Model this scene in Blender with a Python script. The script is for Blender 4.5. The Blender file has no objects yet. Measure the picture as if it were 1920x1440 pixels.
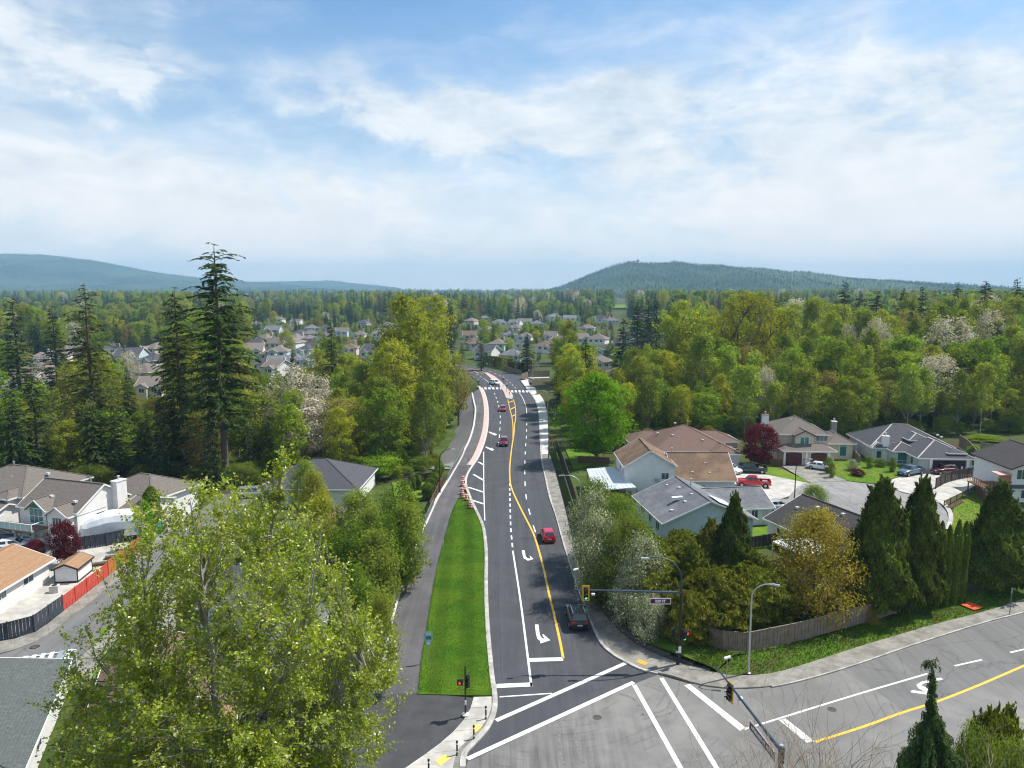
import bpy, bmesh, math, random
import numpy as np
from mathutils import Vector, Matrix
C = bpy.context.scene.collection
scene = bpy.context.scene
PI = math.pi

# ------------------------------------------------------------------ camera, sky, sun, exposure
CAM_H, PITCH, FPX = 34.0, math.radians(7.54), 1360.0
cam_d = bpy.data.cameras.new('camera'); cam = bpy.data.objects.new('camera', cam_d); C.objects.link(cam)
cam.location = (0, 0, CAM_H); cam.rotation_euler = (PI/2 - PITCH, 0, 0)
cam_d.sensor_width = 36; cam_d.lens = 36*FPX/1920; cam_d.clip_start = .5; cam_d.clip_end = 30000
scene.camera = cam
SUN_EL, SUN_AZ = math.radians(55), math.atan2(.93, .37)      # azimuth measured from +Y towards +X
sun_d = bpy.data.lights.new('sun', 'SUN'); sun_d.energy = 4.7; sun_d.angle = math.radians(.6); sun_d.color = (1, .95, .87)
sun = bpy.data.objects.new('sun', sun_d); C.objects.link(sun)
sdir = Vector((math.sin(SUN_AZ)*math.cos(SUN_EL), math.cos(SUN_AZ)*math.cos(SUN_EL), math.sin(SUN_EL)))
sun.rotation_euler = sdir.to_track_quat('Z', 'Y').to_euler(); sun.location = sdir*200
scene.view_settings.view_transform = 'Standard'; scene.view_settings.look = 'None'
scene.view_settings.gamma = 1; scene.view_settings.use_curve_mapping = False
scene.view_settings.exposure = 0.45
scene.cycles.use_denoising = True; scene.cycles.denoising_prefilter = 'ACCURATE'; scene.cycles.use_adaptive_sampling = False; scene.cycles.filter_width = 1.15
scene.cycles.max_bounces = 8; scene.cycles.diffuse_bounces = 2; scene.cycles.transmission_bounces = 3
scene.cycles.transparent_max_bounces = 6; scene.cycles.volume_bounces = 0
scene.cycles.caustics_reflective = False; scene.cycles.caustics_refractive = False

class NT:
    """tiny node helper"""
    def __init__(s, tree): s.t = tree; tree.nodes.clear()
    def n(s, typ, **kw):
        nd = s.t.nodes.new(typ)
        for k, v in kw.items():
            if k.startswith('i_'):
                nd.inputs[k[2:].replace('_', ' ')].default_value = v
            else: setattr(nd, k, v)
        return nd
    def l(s, a, b): s.t.links.new(a, b)
    def m(s, op, a, b=None, c=None):
        nd = s.t.nodes.new('ShaderNodeMath'); nd.operation = op
        for i, v in enumerate((a, b, c)):
            if v is None: continue
            if isinstance(v, (int, float)): nd.inputs[i].default_value = v
            else: s.l(v, nd.inputs[i])
        return nd.outputs[0]
    def mix(s, f, a, b, typ='MIX'):
        nd = s.t.nodes.new('ShaderNodeMixRGB'); nd.blend_type = typ
        for i, v in enumerate((f, a, b)):
            if isinstance(v, (int, float)): nd.inputs[i].default_value = v
            elif isinstance(v, tuple): nd.inputs[i].default_value = (*v, 1) if len(v) == 3 else v
            else: s.l(v, nd.inputs[i])
        return nd.outputs[0]
    def ramp(s, f, stops):
        nd = s.t.nodes.new('ShaderNodeValToRGB'); el = nd.color_ramp.elements
        while len(el) < len(stops): el.new(.5)
        for e, (p, c) in zip(el, stops):
            e.position = p; e.color = (*c, 1) if isinstance(c, tuple) else (c, c, c, 1)
        s.l(f, nd.inputs[0]); return nd.outputs[0]
    def noise(s, vec, scale, detail=4, rough=.55, dist=0):
        nd = s.n('ShaderNodeTexNoise'); nd.inputs['Scale'].default_value = scale
        nd.inputs['Detail'].default_value = detail; nd.inputs['Roughness'].default_value = rough
        nd.inputs['Distortion'].default_value = dist
        if vec is not None: s.l(vec, nd.inputs['Vector'])
        return nd.outputs['Fac']

# ---- world: Nishita sky with a thin broken cloud layer
w = bpy.data.worlds.new('World'); scene.world = w; w.use_nodes = True
t = NT(w.node_tree)
sky = t.n('ShaderNodeTexSky', sky_type='NISHITA'); sky.sun_disc = False
sky.sun_elevation = SUN_EL; sky.sun_rotation = SUN_AZ; sky.air_density = 1.0; sky.dust_density = .6; sky.ozone_density = 2.5
tc = t.n('ShaderNodeTexCoord'); sp = t.n('ShaderNodeSeparateXYZ'); t.l(tc.outputs['Generated'], sp.inputs[0])
X, Y, Z = sp.outputs
zc = t.m('MAXIMUM', Z, 0.0)
# cloud noise lives on the view direction, flattened vertically so that clouds lie in layers
cv = t.n('ShaderNodeCombineXYZ'); t.l(X, cv.inputs[0]); t.l(Y, cv.inputs[1]); t.l(t.m('MULTIPLY', Z, 1.7), cv.inputs[2])
az = t.m('ARCTAN2', X, Y); el = t.m('ARCSINE', Z)
n1 = t.noise(cv.outputs[0], 3.2, 9, .55, .3)
n2 = t.noise(cv.outputs[0], 11.0, 8, .62, .3)
mp = t.n('ShaderNodeMapping'); mp.inputs['Scale'].default_value = (1, 1, 1.9); mp.inputs['Rotation'].default_value = (.0, -.30, 0)
t.l(cv.outputs[0], mp.inputs[0]); n3 = t.noise(mp.outputs[0], 7.5, 9, .66, .4)
warp = t.m('MULTIPLY', t.m('SUBTRACT', n2, .5), .26)
warp2 = t.m('MULTIPLY', t.m('SUBTRACT', n1, .5), .34)
azw = t.m('ADD', az, t.m('ADD', warp, warp2)); elw = t.m('ADD', el, t.m('MULTIPLY', t.m('ADD', warp, warp2), .55))
def pix_ang(px, py):
    u = (px-960)/FPX; v = (720-py)/FPX
    d = Vector((u, math.cos(PITCH)+v*math.sin(PITCH), -math.sin(PITCH)+v*math.cos(PITCH))).normalized()
    return math.atan2(d.x, d.y), math.asin(d.z)
def blob(px, py, sx, sy, amp, tilt=0):
    a, e = pix_ang(px, py); sx /= FPX; sy /= FPX
    da = t.m('SUBTRACT', azw, a); de = t.m('SUBTRACT', elw, e)
    if tilt: de = t.m('ADD', de, t.m('MULTIPLY', da, tilt))
    q = t.m('ADD', t.m('POWER', t.m('ABSOLUTE', t.m('DIVIDE', da, sx)), 2.4), t.m('POWER', t.m('ABSOLUTE', t.m('DIVIDE', de, sy)), 2.4))
    return t.m('MULTIPLY', t.m('EXPONENT', t.m('MULTIPLY', q, -1)), amp)
cov = None
for b in [(50, 50, 170, 75, .95, 0), (262, 155, 70, 32, .75, 0), (110, 270, 420, 75, .62, .20), (200, 370, 470, 70, .75, .10), (480, 400, 260, 50, .5, .1),
          (740, 205, 270, 62, .95, 0), (960, 240, 300, 70, .85, 0), (1120, 170, 200, 48, .75, 0), (1420, 260, 380, 120, .55, 0), (1700, 330, 420, 150, .62, 0), (1800, 130, 260, 120, .55, .3), (1668, 62, 30, 14, .5, 0),
          (1400, 60, 330, 50, .22, .15), (1300, 430, 700, 60, .35, 0)]:
    o = blob(*b); cov = o if cov is None else t.m('ADD', cov, o)
away = t.m('MULTIPLY', t.m('MAXIMUM', t.m('SUBTRACT', t.m('ABSOLUTE', az), .62), 0.0), .8)
cov = t.m('ADD', cov, t.m('MINIMUM', away, .45))
body = t.m('ADD', t.m('MULTIPLY', n1, .42), t.m('ADD', t.m('MULTIPLY', n2, .30), t.m('MULTIPLY', n3, .40)))      # around .56
puff = t.m('MULTIPLY', t.m('SUBTRACT', body, .56), 4.6)
dens = t.n('ShaderNodeClamp'); t.l(t.m('MULTIPLY', cov, t.m('ADD', puff, .95)), dens.inputs[0]); dens = dens.outputs[0]
wisp = t.m('MULTIPLY', t.m('MAXIMUM', t.m('SUBTRACT', n3, .50), 0.0), .6)
veil = t.m('MULTIPLY', t.ramp(el, [(0, 1.0), (.08, .86), (.17, .55), (.27, .26), (.38, .08), (.6, .05)]), .78)
veil = t.m('ADD', veil, wisp)
f = t.n('ShaderNodeClamp'); t.l(t.m('ADD', t.m('MULTIPLY', dens, .92), t.m('MULTIPLY', veil, t.m('SUBTRACT', 1.0, t.m('MULTIPLY', dens, .85)))), f.inputs[0]); f.inputs[2].default_value = .98
skyc = t.mix(1.0, sky.outputs[0], (.68, 1.04, 1.20), 'MULTIPLY')
shade = t.ramp(t.m('ADD', t.m('MULTIPLY', n2, .5), t.m('MULTIPLY', n3, .5)), [(.40, (5.0, 5.7, 6.4)), (.50, (6.2, 6.7, 7.1)), (.60, (7.3, 7.5, 7.7))])
hz = t.ramp(el, [(0, 1.0), (.05, .70), (.20, 0.0)])
ccol = t.mix(hz, shade, (9.5, 8.5, 7.7))
col = t.mix(f.outputs[0], skyc, ccol)
bg = t.n('ShaderNodeBackground'); bg.inputs['Strength'].default_value = .1; t.l(col, bg.inputs[0])
wo = t.n('ShaderNodeOutputWorld'); t.l(bg.outputs[0], wo.inputs[0])

# ------------------------------------------------------------------ helpers
def G(px, py, z=0.0):
    """photograph pixel -> world point on the horizontal plane z"""
    u = (px-960)/FPX; v = (720-py)/FPX
    d = Vector((u, math.cos(PITCH)+v*math.sin(PITCH), -math.sin(PITCH)+v*math.cos(PITCH)))
    k = (z-CAM_H)/d.z
    return Vector((d.x*k, d.y*k, z))
def GP(pts, z=0.0): return [G(x, y, z) for x, y in pts]
def XD(px, D):
    """world x of picture column px at ground distance D"""
    return (px-960)/FPX*(D*math.cos(PITCH)+CAM_H*math.sin(PITCH)*.5)
def HTOP(py, D):
    return CAM_H - D*math.tan(PITCH+math.atan((py-720)/FPX))

def tag(o, label=None, cat=None, group=None, kind=None):
    if label: o['label'] = label
    if cat: o['category'] = cat
    if group: o['group'] = group
    if kind: o['kind'] = kind
    return o
def empty(name, loc=(0, 0, 0), rz=0, label=None, cat=None, group=None):
    o = bpy.data.objects.new(name, None); C.objects.link(o); o.location = loc; o.rotation_euler = (0, 0, rz)
    o.empty_display_size = .3
    return tag(o, label, cat, group)
def link(name, me, mats=None, parent=None):
    o = bpy.data.objects.new(name, me); C.objects.link(o)
    if mats is not None:
        if not isinstance(mats, (list, tuple)): mats = [mats]
        if not me.materials:
            for m in mats: me.materials.append(m)
    if parent: o.parent = parent
    return o
def amesh(name, verts, quads, smooth=False, midx=None):
    """fast mesh from numpy arrays (quads or tris Mx4 / Mx3)"""
    me = bpy.data.meshes.new(name)
    verts = np.asarray(verts, np.float32); quads = np.asarray(quads, np.int32)
    k = quads.shape[1]
    me.vertices.add(len(verts)); me.vertices.foreach_set('co', verts.ravel())
    me.loops.add(quads.size); me.loops.foreach_set('vertex_index', quads.ravel())
    me.polygons.add(len(quads)); me.polygons.foreach_set('loop_start', np.arange(0, quads.size, k, dtype=np.int32))
    me.polygons.foreach_set('loop_total', np.full(len(quads), k, np.int32))
    if midx is not None: me.polygons.foreach_set('material_index', np.asarray(midx, np.int32))
    me.polygons.foreach_set('use_smooth', np.full(len(quads), smooth))
    me.update(calc_edges=True); return me

class MB:
    """collects simple solids into one mesh"""
    def __init__(s): s.v = []; s.f = []
    def add(s, v, f):
        n = len(s.v); s.v += [tuple(p) for p in v]; s.f += [tuple(i+n for i in q) for q in f]; return s
    def box(s, c, d, rz=0, M=None):
        x, y, z = d[0]/2, d[1]/2, d[2]/2
        vs = [Vector((sx*x, sy*y, sz*z)) for sz in (-1, 1) for sy in (-1, 1) for sx in (-1, 1)]
        R = M if M is not None else Matrix.Rotation(rz, 3, 'Z')
        return s.add([R @ p + Vector(c) for p in vs], [(0, 2, 3, 1), (4, 5, 7, 6), (0, 1, 5, 4), (2, 6, 7, 3), (0, 4, 6, 2), (1, 3, 7, 5)])
    def bb(s, x0, x1, y0, y1, z0, z1):
        return s.box(((x0+x1)/2, (y0+y1)/2, (z0+z1)/2), (x1-x0, y1-y0, z1-z0))
    def prism(s, pts, z0, z1):
        """vertical prism from ccw xy points; z0/z1 numbers"""
        n = len(pts); v = [(p[0], p[1], z0) for p in pts]+[(p[0], p[1], z1) for p in pts]
        f = [tuple(range(n-1, -1, -1)), tuple(range(n, 2*n))]+[(i, (i+1) % n, n+(i+1) % n, n+i) for i in range(n)]
        return s.add(v, f)
    def tube(s, pts, rad, seg=8, cap=True):
        pts = [Vector(p) for p in pts]
        if not isinstance(rad, (list, tuple)): rad = [rad]*len(pts)
        ups = None; vs = []; fs = []
        for i, p in enumerate(pts):
            d = (pts[min(i+1, len(pts)-1)]-pts[max(i-1, 0)]).normalized()
            if ups is None:
                ups = Vector((1, 0, 0)) if abs(d.x) < .9 else Vector((0, 1, 0))
            a = (ups-d*ups.dot(d)).normalized(); ups = a; b = d.cross(a)
            for k in range(seg):
                q = 2*PI*k/seg; vs.append(p+(a*math.cos(q)+b*math.sin(q))*rad[i])
        for i in range(len(pts)-1):
            for k in range(seg):
                fs.append((i*seg+k, i*seg+(k+1) % seg, (i+1)*seg+(k+1) % seg, (i+1)*seg+k))
        if cap:
            fs.append(tuple(range(seg-1, -1, -1))); fs.append(tuple(range((len(pts)-1)*seg, len(pts)*seg)))
        return s.add(vs, fs)
    def lathe(s, prof, c=(0, 0, 0), seg=12):
        return s.tube([(c[0], c[1], c[2]+z) for r, z in prof], [max(r, .001) for r, z in prof], seg)
    def build(s, name, mat, parent=None, smooth=False, bevel=0):
        me = bpy.data.meshes.new(name); me.from_pydata(s.v, [], s.f); me.update()
        if smooth:
            me.polygons.foreach_set('use_smooth', [True]*len(me.polygons))
        o = link(name, me, mat, parent)
        if bevel:
            m = o.modifiers.new('bevel', 'BEVEL'); m.width = bevel; m.segments = 2; m.limit_method = 'ANGLE'
        return o

def poly_sheet(name, pts, mat, z, thick=0, parent=None, kind=None):
    """flat, possibly concave polygon in xy at height z; thick>0 gives it sides"""
    bm = bmesh.new(); vs = [bm.verts.new((p[0], p[1], z)) for p in pts]
    f = bm.faces.new(vs); f.normal_update()
    if f.normal.z < 0: f.normal_flip()
    if thick:
        r = bmesh.ops.extrude_face_region(bm, geom=[f]); nv = [e for e in r['geom'] if isinstance(e, bmesh.types.BMVert)]
        bmesh.ops.translate(bm, verts=nv, vec=(0, 0, -thick))
        bmesh.ops.recalc_face_normals(bm, faces=bm.faces)
    bmesh.ops.triangulate(bm, faces=bm.faces, quad_method='BEAUTY', ngon_method='EAR_CLIP')
    me = bpy.data.meshes.new(name); bm.to_mesh(me); bm.free()
    o = link(name, me, mat, parent)
    if kind: o['kind'] = kind
    return o
def smooth_line(pts, n=4):
    """Catmull-Rom through points"""
    P = [Vector(p) for p in pts]; P = [P[0]*2-P[1]]+P+[P[-1]*2-P[-2]]; out = []
    for i in range(1, len(P)-2):
        a, b, c, d = P[i-1:i+3]
        for k in range(n):
            u = k/n; out.append(.5*((2*b)+(c-a)*u+(2*a-5*b+4*c-d)*u*u+(3*b-a-3*c+d)*u**3))
    out.append(P[-2]); return out
def offset_line(pts, d):
    out = []
    for i, p in enumerate(pts):
        t_ = (pts[min(i+1, len(pts)-1)]-pts[max(i-1, 0)]); nrm = Vector((-t_.y, t_.x, 0)).normalized()
        out.append(p+nrm*d)
    return out
def ribbon(A, B, z0, z1, name, mat, parent=None, kind=None, mb=None):
    """solid strip between polylines A and B (same length), top z1, bottom z0"""
    own = mb is None; mb = mb or MB(); n = len(A)
    v = []
    for a, b in zip(A, B): v += [(a[0], a[1], z0), (b[0], b[1], z0), (b[0], b[1], z1), (a[0], a[1], z1)]
    f = []
    for i in range(n-1):
        q = i*4; r = q+4
        f += [(q+3, r+3, r+2, q+2), (q, q+3, r+3, r)[::-1], (q+1, r+1, r+2, q+2)[::-1], (q, r, r+1, q+1)]
    f += [(0, 1, 2, 3), ((n-1)*4+3, (n-1)*4+2, (n-1)*4+1, (n-1)*4)]
    mb.add(v, f)
    if own:
        o = mb.build(name, mat, parent)
        bm = bmesh.new(); bm.from_mesh(o.data); bmesh.ops.recalc_face_normals(bm, faces=bm.faces); bm.to_mesh(o.data); bm.free()
        if kind: o['kind'] = kind
        return o
def flat_ribbon(line, width, z, mb):
    L = offset_line(line, width/2); R = offset_line(line, -width/2); n = len(line)
    v = [(p[0], p[1], z) for p in R]+[(p[0], p[1], z) for p in L]
    mb.add(v, [(i, i+1, n+i+1, n+i) for i in range(n-1)])
def along(line, s):
    for a, b in zip(line, line[1:]):
        L = (b-a).length
        if s <= L: return a+(b-a)*(s/max(L, 1e-6)), (b-a).normalized()
        s -= L
    return line[-1].copy(), (line[-1]-line[-2]).normalized()
def length(line): return sum((b-a).length for a, b in zip(line, line[1:]))
def resample(line, step):
    L = length(line); n = max(1, round(L/step)); return [along(line, L*i/n)[0] for i in range(n+1)]

# ------------------------------------------------------------------ materials
MATS = {}
def pmat(name, c1, c2=None, rough=.8, scale=2.0, detail=6, bump=0, bscale=None, spec=.3, metal=0, coat=0, lo=.35, hi=.65, c3=None, s3=.15, extra=None, obj_coords=True):
    if name in MATS: return MATS[name]
    m = bpy.data.materials.new(name); m.use_nodes = True; t = NT(m.node_tree)
    b = t.n('ShaderNodeBsdfPrincipled'); out = t.n('ShaderNodeOutputMaterial'); t.l(b.outputs[0], out.inputs[0])
    b.inputs['Roughness'].default_value = rough; b.inputs['Metallic'].default_value = metal
    b.inputs['Specular IOR Level'].default_value = spec; b.inputs['Coat Weight'].default_value = coat; b.inputs['Coat Roughness'].default_value = .08
    tc = t.n('ShaderNodeTexCoord'); vec = tc.outputs['Object']
    if c2 is None: b.inputs['Base Color'].default_value = (*c1, 1)
    else:
        col = t.ramp(t.noise(vec, scale, detail, .6), [(lo, c1), (hi, c2)])
        if c3 is not None:
            col = t.mix(t.ramp(t.noise(vec, s3, 5, .6), [(.45, 0), (.62, 1)]), col, c3)
        if extra: col = extra(t, vec, col)
        t.l(col, b.inputs['Base Color'])
    if bump:
        bp = t.n('ShaderNodeBump'); bp.inputs['Strength'].default_value = bump; bp.inputs['Distance'].default_value = .05
        t.l(t.noise(vec, bscale or scale*4, 5, .65), bp.inputs['Height']); t.l(bp.outputs[0], b.inputs['Normal'])
    MATS[name] = m; return m
def stripes(scale, depth, axis=2, sharp=True):
    """shingle courses / siding courses: fine relief-like colour lines"""
    def ex(t, vec, col):
        s_ = t.n('ShaderNodeSeparateXYZ'); t.l(vec, s_.inputs[0])
        fr = t.m('FRACT', t.m('MULTIPLY', s_.outputs[axis], scale))
        k = t.ramp(fr, [(0, 1-depth), (.18, 1.0), (1, 1.0)])
        return t.mix(1.0, col, k, 'MULTIPLY')
    return ex
def asphalt(name, c1, c2, c3, streak=0.0):
    def ex(t, vec, col):
        fine = t.ramp(t.noise(vec, 18, 3, .7), [(.3, .82), (.7, 1.16)])
        col = t.mix(1.0, col, fine, 'MULTIPLY')
        # longitudinal wear and seams
        mp = t.n('ShaderNodeMapping'); mp.inputs['Scale'].default_value = (1.3, .04, 1); t.l(vec, mp.inputs[0])
        lane = t.ramp(t.noise(mp.outputs[0], .9, 5, .6), [(.32, .80), (.68, 1.17)])
        col = t.mix(.8, col, lane, 'MULTIPLY')
        # cracks
        vo = t.n('ShaderNodeTexVoronoi', feature='DISTANCE_TO_EDGE'); vo.inputs['Scale'].default_value = .16
        wv = t.n('ShaderNodeVectorMath', operation='ADD'); nz = t.n('ShaderNodeTexNoise'); nz.inputs['Scale'].default_value = .9; nz.inputs['Detail'].default_value = 5
        t.l(vec, nz.inputs['Vector']); t.l(vec, wv.inputs[0]); t.l(nz.outputs['Color'], wv.inputs[1]); t.l(wv.outputs[0], vo.inputs['Vector'])
        cr = t.ramp(vo.outputs['Distance'], [(0, 1-.5*streak), (.006, 1-.35*streak), (.012, 1.0)])
        return t.mix(1.0, col, cr, 'MULTIPLY')
    return pmat(name, c1, c2, rough=.88, scale=.35, detail=8, bump=.25, bscale=30, c3=c3, s3=.07, extra=ex, spec=.25)
def leaf_mat(name, c1, c2, trans=.35, gloss=0.0, hue=.03, val=.25, dry=None, dryk=.1):
    if name in MATS: return MATS[name]
    m = bpy.data.materials.new(name); m.use_nodes = True; t = NT(m.node_tree)
    g = t.n('ShaderNodeNewGeometry'); oi = t.n('ShaderNodeObjectInfo'); tc = t.n('ShaderNodeTexCoord')
    base = t.ramp(g.outputs['Random Per Island'], [(0, c1), (1, c2)])
    if dry is not None:
        base = t.mix(t.ramp(t.m('FRACT', t.m('MULTIPLY', g.outputs['Random Per Island'], 7.31)), [(1-dryk, 0), (1-dryk+.02, 1)]), base, dry)
    cl = t.noise(tc.outputs['Object'], .55, 3, .5)
    base = t.mix(1.0, base, t.ramp(cl, [(.3, .72), (.7, 1.28)]), 'MULTIPLY')
    hs = t.n('ShaderNodeHueSaturation')
    t.l(t.m('ADD', t.m('MULTIPLY', t.m('SUBTRACT', oi.outputs['Random'], .5), hue*2), .5), hs.inputs['Hue'])
    t.l(t.m('ADD', t.m('MULTIPLY', t.m('FRACT', t.m('MULTIPLY', oi.outputs['Random'], 13.7)), val*2), 1-val), hs.inputs['Value'])
    t.l(base, hs.inputs['Color'])
    d = t.n('ShaderNodeBsdfDiffuse'); tr = t.n('ShaderNodeBsdfTranslucent'); mx = t.n('ShaderNodeMixShader')
    t.l(hs.outputs[0], d.inputs[0])
    t.l(t.mix(1.0, hs.outputs[0], (1.25, 1.25, .6), 'MULTIPLY'), tr.inputs[0])
    mx.inputs[0].default_value = trans; t.l(d.outputs[0], mx.inputs[1]); t.l(tr.outputs[0], mx.inputs[2])
    res = mx.outputs[0]
    if gloss:
        gl = t.n('ShaderNodeBsdfGlossy'); gl.inputs['Roughness'].default_value = .38; gl.inputs['Color'].default_value = (.9, .95, .85, 1)
        m2 = t.n('ShaderNodeMixShader'); m2.inputs[0].default_value = gloss; t.l(res, m2.inputs[1]); t.l(gl.outputs[0], m2.inputs[2]); res = m2.outputs[0]
    o = t.n('ShaderNodeOutputMaterial'); t.l(res, o.inputs[0]); MATS[name] = m; return m
def glow_mat(name, c, s=3):
    m = bpy.data.materials.new(name); m.use_nodes = True; t = NT(m.node_tree)
    e = t.n('ShaderNodeEmission'); e.inputs[0].default_value = (*c, 1); e.inputs[1].default_value = s
    o = t.n('ShaderNodeOutputMaterial'); t.l(e.outputs[0], o.inputs[0]); return m

M_new = asphalt('new_asphalt', (.060, .061, .067), (.080, .081, .088), (.069, .071, .078), .15)
M_path = asphalt('path_asphalt', (.105, .099, .102), (.138, .13, .132), (.092, .088, .092), .3)
M_old = asphalt('old_asphalt', (.23, .225, .215), (.285, .275, .26), (.205, .20, .195), .6)
M_older = asphalt('older_asphalt_patch', (.145, .142, .138), (.178, .175, .169), (.158, .155, .15), .5)
M_worn = None
M_conc = pmat('concrete', (.42, .40, .36), (.54, .51, .46), .85, 1.2, bump=.1, bscale=20, c3=(.36, .34, .31), s3=.5)
M_conc_old = pmat('old_concrete', (.225, .212, .185), (.305, .288, .25), .9, 1.6, bump=.15, bscale=20, c3=(.18, .17, .145), s3=.6)
M_conc_white = pmat('new_white_concrete', (.50, .485, .45), (.60, .585, .55), .8, 2, bump=.08, bscale=18)
M_kerb = pmat('kerb_concrete', (.40, .385, .35), (.52, .50, .46), .85, 1.5, c3=(.3, .29, .26), s3=.8)
M_pink = pmat('pink_stamped_concrete', (.62, .33, .27), (.72, .42, .35), .85, 2.5, bump=.2, bscale=12)
M_pinkpale = pmat('pale_pink_concrete', (.50, .37, .33), (.58, .45, .41), .85, 2.5)
M_paint = pmat('white_road_paint', (.52, .52, .51), (.76, .76, .74), .6, 6, detail=9, lo=.30, hi=.48)
M_paint_old = pmat('worn_white_road_paint', (.50, .48, .44), (.68, .67, .63), .7, 3, lo=.32, hi=.5)
M_yel = pmat('yellow_road_paint', (.72, .42, .04), (.80, .50, .07), .6, 5)
M_yelpale = pmat('yellow_tactile_pad', (.74, .50, .10), (.82, .58, .16), .7, 5)
def mown(t, vec, col):
    col = t.mix(1.0, col, t.ramp(t.noise(vec, 22, 4, .75), [(.25, .72), (.75, 1.28)]), 'MULTIPLY')
    s_ = t.n('ShaderNodeSeparateXYZ'); t.l(vec, s_.inputs[0])
    lane = t.m('SINE', t.m('MULTIPLY', t.m('ADD', s_.outputs[0], t.m('MULTIPLY', s_.outputs[1], .055)), 2.3))       # mowing passes
    col = t.mix(1.0, col, t.ramp(t.m('ADD', t.m('MULTIPLY', lane, .5), .5), [(.2, .80), (.8, 1.10)]), 'MULTIPLY')
    return t.mix(t.ramp(t.noise(vec, 1.3, 6, .7), [(.60, 0), (.74, .6)]), col, (.16, .19, .03))
M_grass = pmat('mown_grass', (.038, .098, .005), (.062, .138, .008), .95, .6, detail=9, bump=.6, bscale=14, c3=(.085, .15, .010), s3=.16, extra=mown, spec=.1)
M_lawn = pmat('garden_lawn', (.075, .16, .010), (.13, .22, .02), .95, .7, bump=.5, bscale=14, c3=(.17, .20, .03), s3=.12, spec=.1)
M_rough = pmat('rough_grass', (.05, .11, .01), (.10, .17, .02), .95, 1.4, detail=9, bump=.8, bscale=8, c3=(.07, .075, .02), s3=.35, spec=.1)
M_floor = pmat('woodland_floor', (.045, .072, .018), (.085, .118, .026), .95, .25, detail=9, bump=.8, bscale=3, c3=(.065, .055, .03), s3=.03, spec=.1)
M_gravel = pmat('grey_gravel', (.18, .175, .17), (.30, .29, .28), .95, 3, bump=.8, bscale=9)
M_wood = pmat('weathered_fence_wood', (.18, .14, .11), (.28, .22, .17), .85, 1.8, bump=.2)
M_wood_dark = pmat('dark_fence_wood', (.045, .036, .03), (.085, .068, .058), .85, 1.5, bump=.2)
M_wood_brown = pmat('brown_fence_wood', (.10, .055, .033), (.17, .095, .055), .85, 1.5, bump=.2)
M_wood_red = pmat('red_fence_paint', (.46, .055, .036), (.56, .085, .055), .7, 1.5)
M_wood_orange = pmat('orange_fence_stain', (.40, .125, .032), (.50, .17, .048), .7, 1.5)
M_wood_blue = pmat('charcoal_fence_paint', (.035, .042, .055), (.065, .072, .09), .8, 1.5)
M_green_mesh = pmat('green_mesh', (.02, .20, .14), (.03, .26, .18), .7, 2)
M_black = pmat('black_paint_metal', (.012, .013, .015), rough=.4, spec=.5)
M_navy = pmat('dark_blue_grey_paint', (.035, .06, .09), rough=.35, spec=.6, metal=.2)
M_silver = pmat('galvanised_steel', (.45, .47, .48), (.56, .58, .58), .4, 3, metal=.6)
M_white = pmat('white_paint', (.78, .78, .76), (.84, .84, .82), .6, .6)
M_sigyel = pmat('signal_yellow', (.80, .44, .02), rough=.5)
M_sigblk = pmat('signal_black', (.015, .015, .016), rough=.5)
M_sign = pmat('burgundy_sign', (.11, .012, .045), rough=.45)
M_signw = pmat('sign_white', (.80, .80, .80), rough=.5)
M_signteal = pmat('sign_teal', (.03, .24, .26), rough=.5)
M_signblue = pmat('sign_pale_blue', (.30, .50, .62), rough=.5)
M_orange = pmat('barrel_orange', (.80, .10, .02), rough=.5)
M_refl = pmat('barrel_white', (.80, .74, .70), rough=.4)
M_rubber = pmat('tyre_rubber', (.012, .012, .013), rough=.85)
M_glass = pmat('vehicle_glass', (.012, .018, .022), rough=.06, spec=.8, coat=.6)
M_rim = pmat('alloy_rim', (.42, .43, .45), rough=.35, metal=.7)
M_lamp = pmat('head_lamp', (.75, .78, .8), rough=.15, spec=.8)
M_tail = pmat('tail_lamp', (.42, .010, .012), rough=.25, spec=.6)
M_plate = pmat('number_plate', (.65, .68, .74), rough=.5)
M_pane = pmat('window_pane', (.035, .055, .065), (.06, .10, .11), rough=.08, scale=.6, spec=.8, coat=.3)
M_panegreen = pmat('green_window_pane', (.03, .13, .12), (.06, .22, .20), rough=.08, scale=.8, spec=.8)
M_brickdark = pmat('dark_block', (.055, .050, .045), (.105, .095, .085), .9, 2.2, bump=.4)
M_bark = pmat('bark', (.085, .072, .055), (.16, .14, .11), .9, 2, bump=.5)
M_barkpale = pmat('pale_grey_bark', (.23, .21, .18), (.36, .34, .30), .9, 2, bump=.3)
M_barkfir = pmat('fir_bark', (.085, .065, .05), (.14, .11, .085), .9, 2, bump=.5)
M_greenglow = glow_mat('green_signal_lens', (.02, .9, .42), 1.6)
M_redglow = glow_mat('red_signal_lens', (.9, .06, .02), 1.0)
def roof_mat(name, c1, c2, c3=None, s=.9):
    return pmat(name, c1, c2, rough=.92, scale=s*3, detail=9, bump=.4, bscale=9, c3=c3, s3=.35, spec=.15, lo=.3, hi=.7,
        extra=lambda t, vec, col: t.mix(1.0, stripes(3.2, .16)(t, vec, col), t.ramp(t.noise(vec, 9, 4, .7), [(.3, .8), (.7, 1.2)]), 'MULTIPLY'))
R_brown = roof_mat('brown_shingle', (.13, .085, .058), (.19, .13, .09), (.235, .155, .10))
R_redbrown = roof_mat('red_brown_shingle', (.145, .092, .075), (.195, .128, .105), (.165, .11, .09))
R_grey = roof_mat('grey_shingle', (.115, .12, .13), (.175, .18, .19), (.20, .205, .21))
R_dark = roof_mat('charcoal_shingle', (.05, .045, .045), (.085, .075, .072), (.06, .055, .055))
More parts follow.
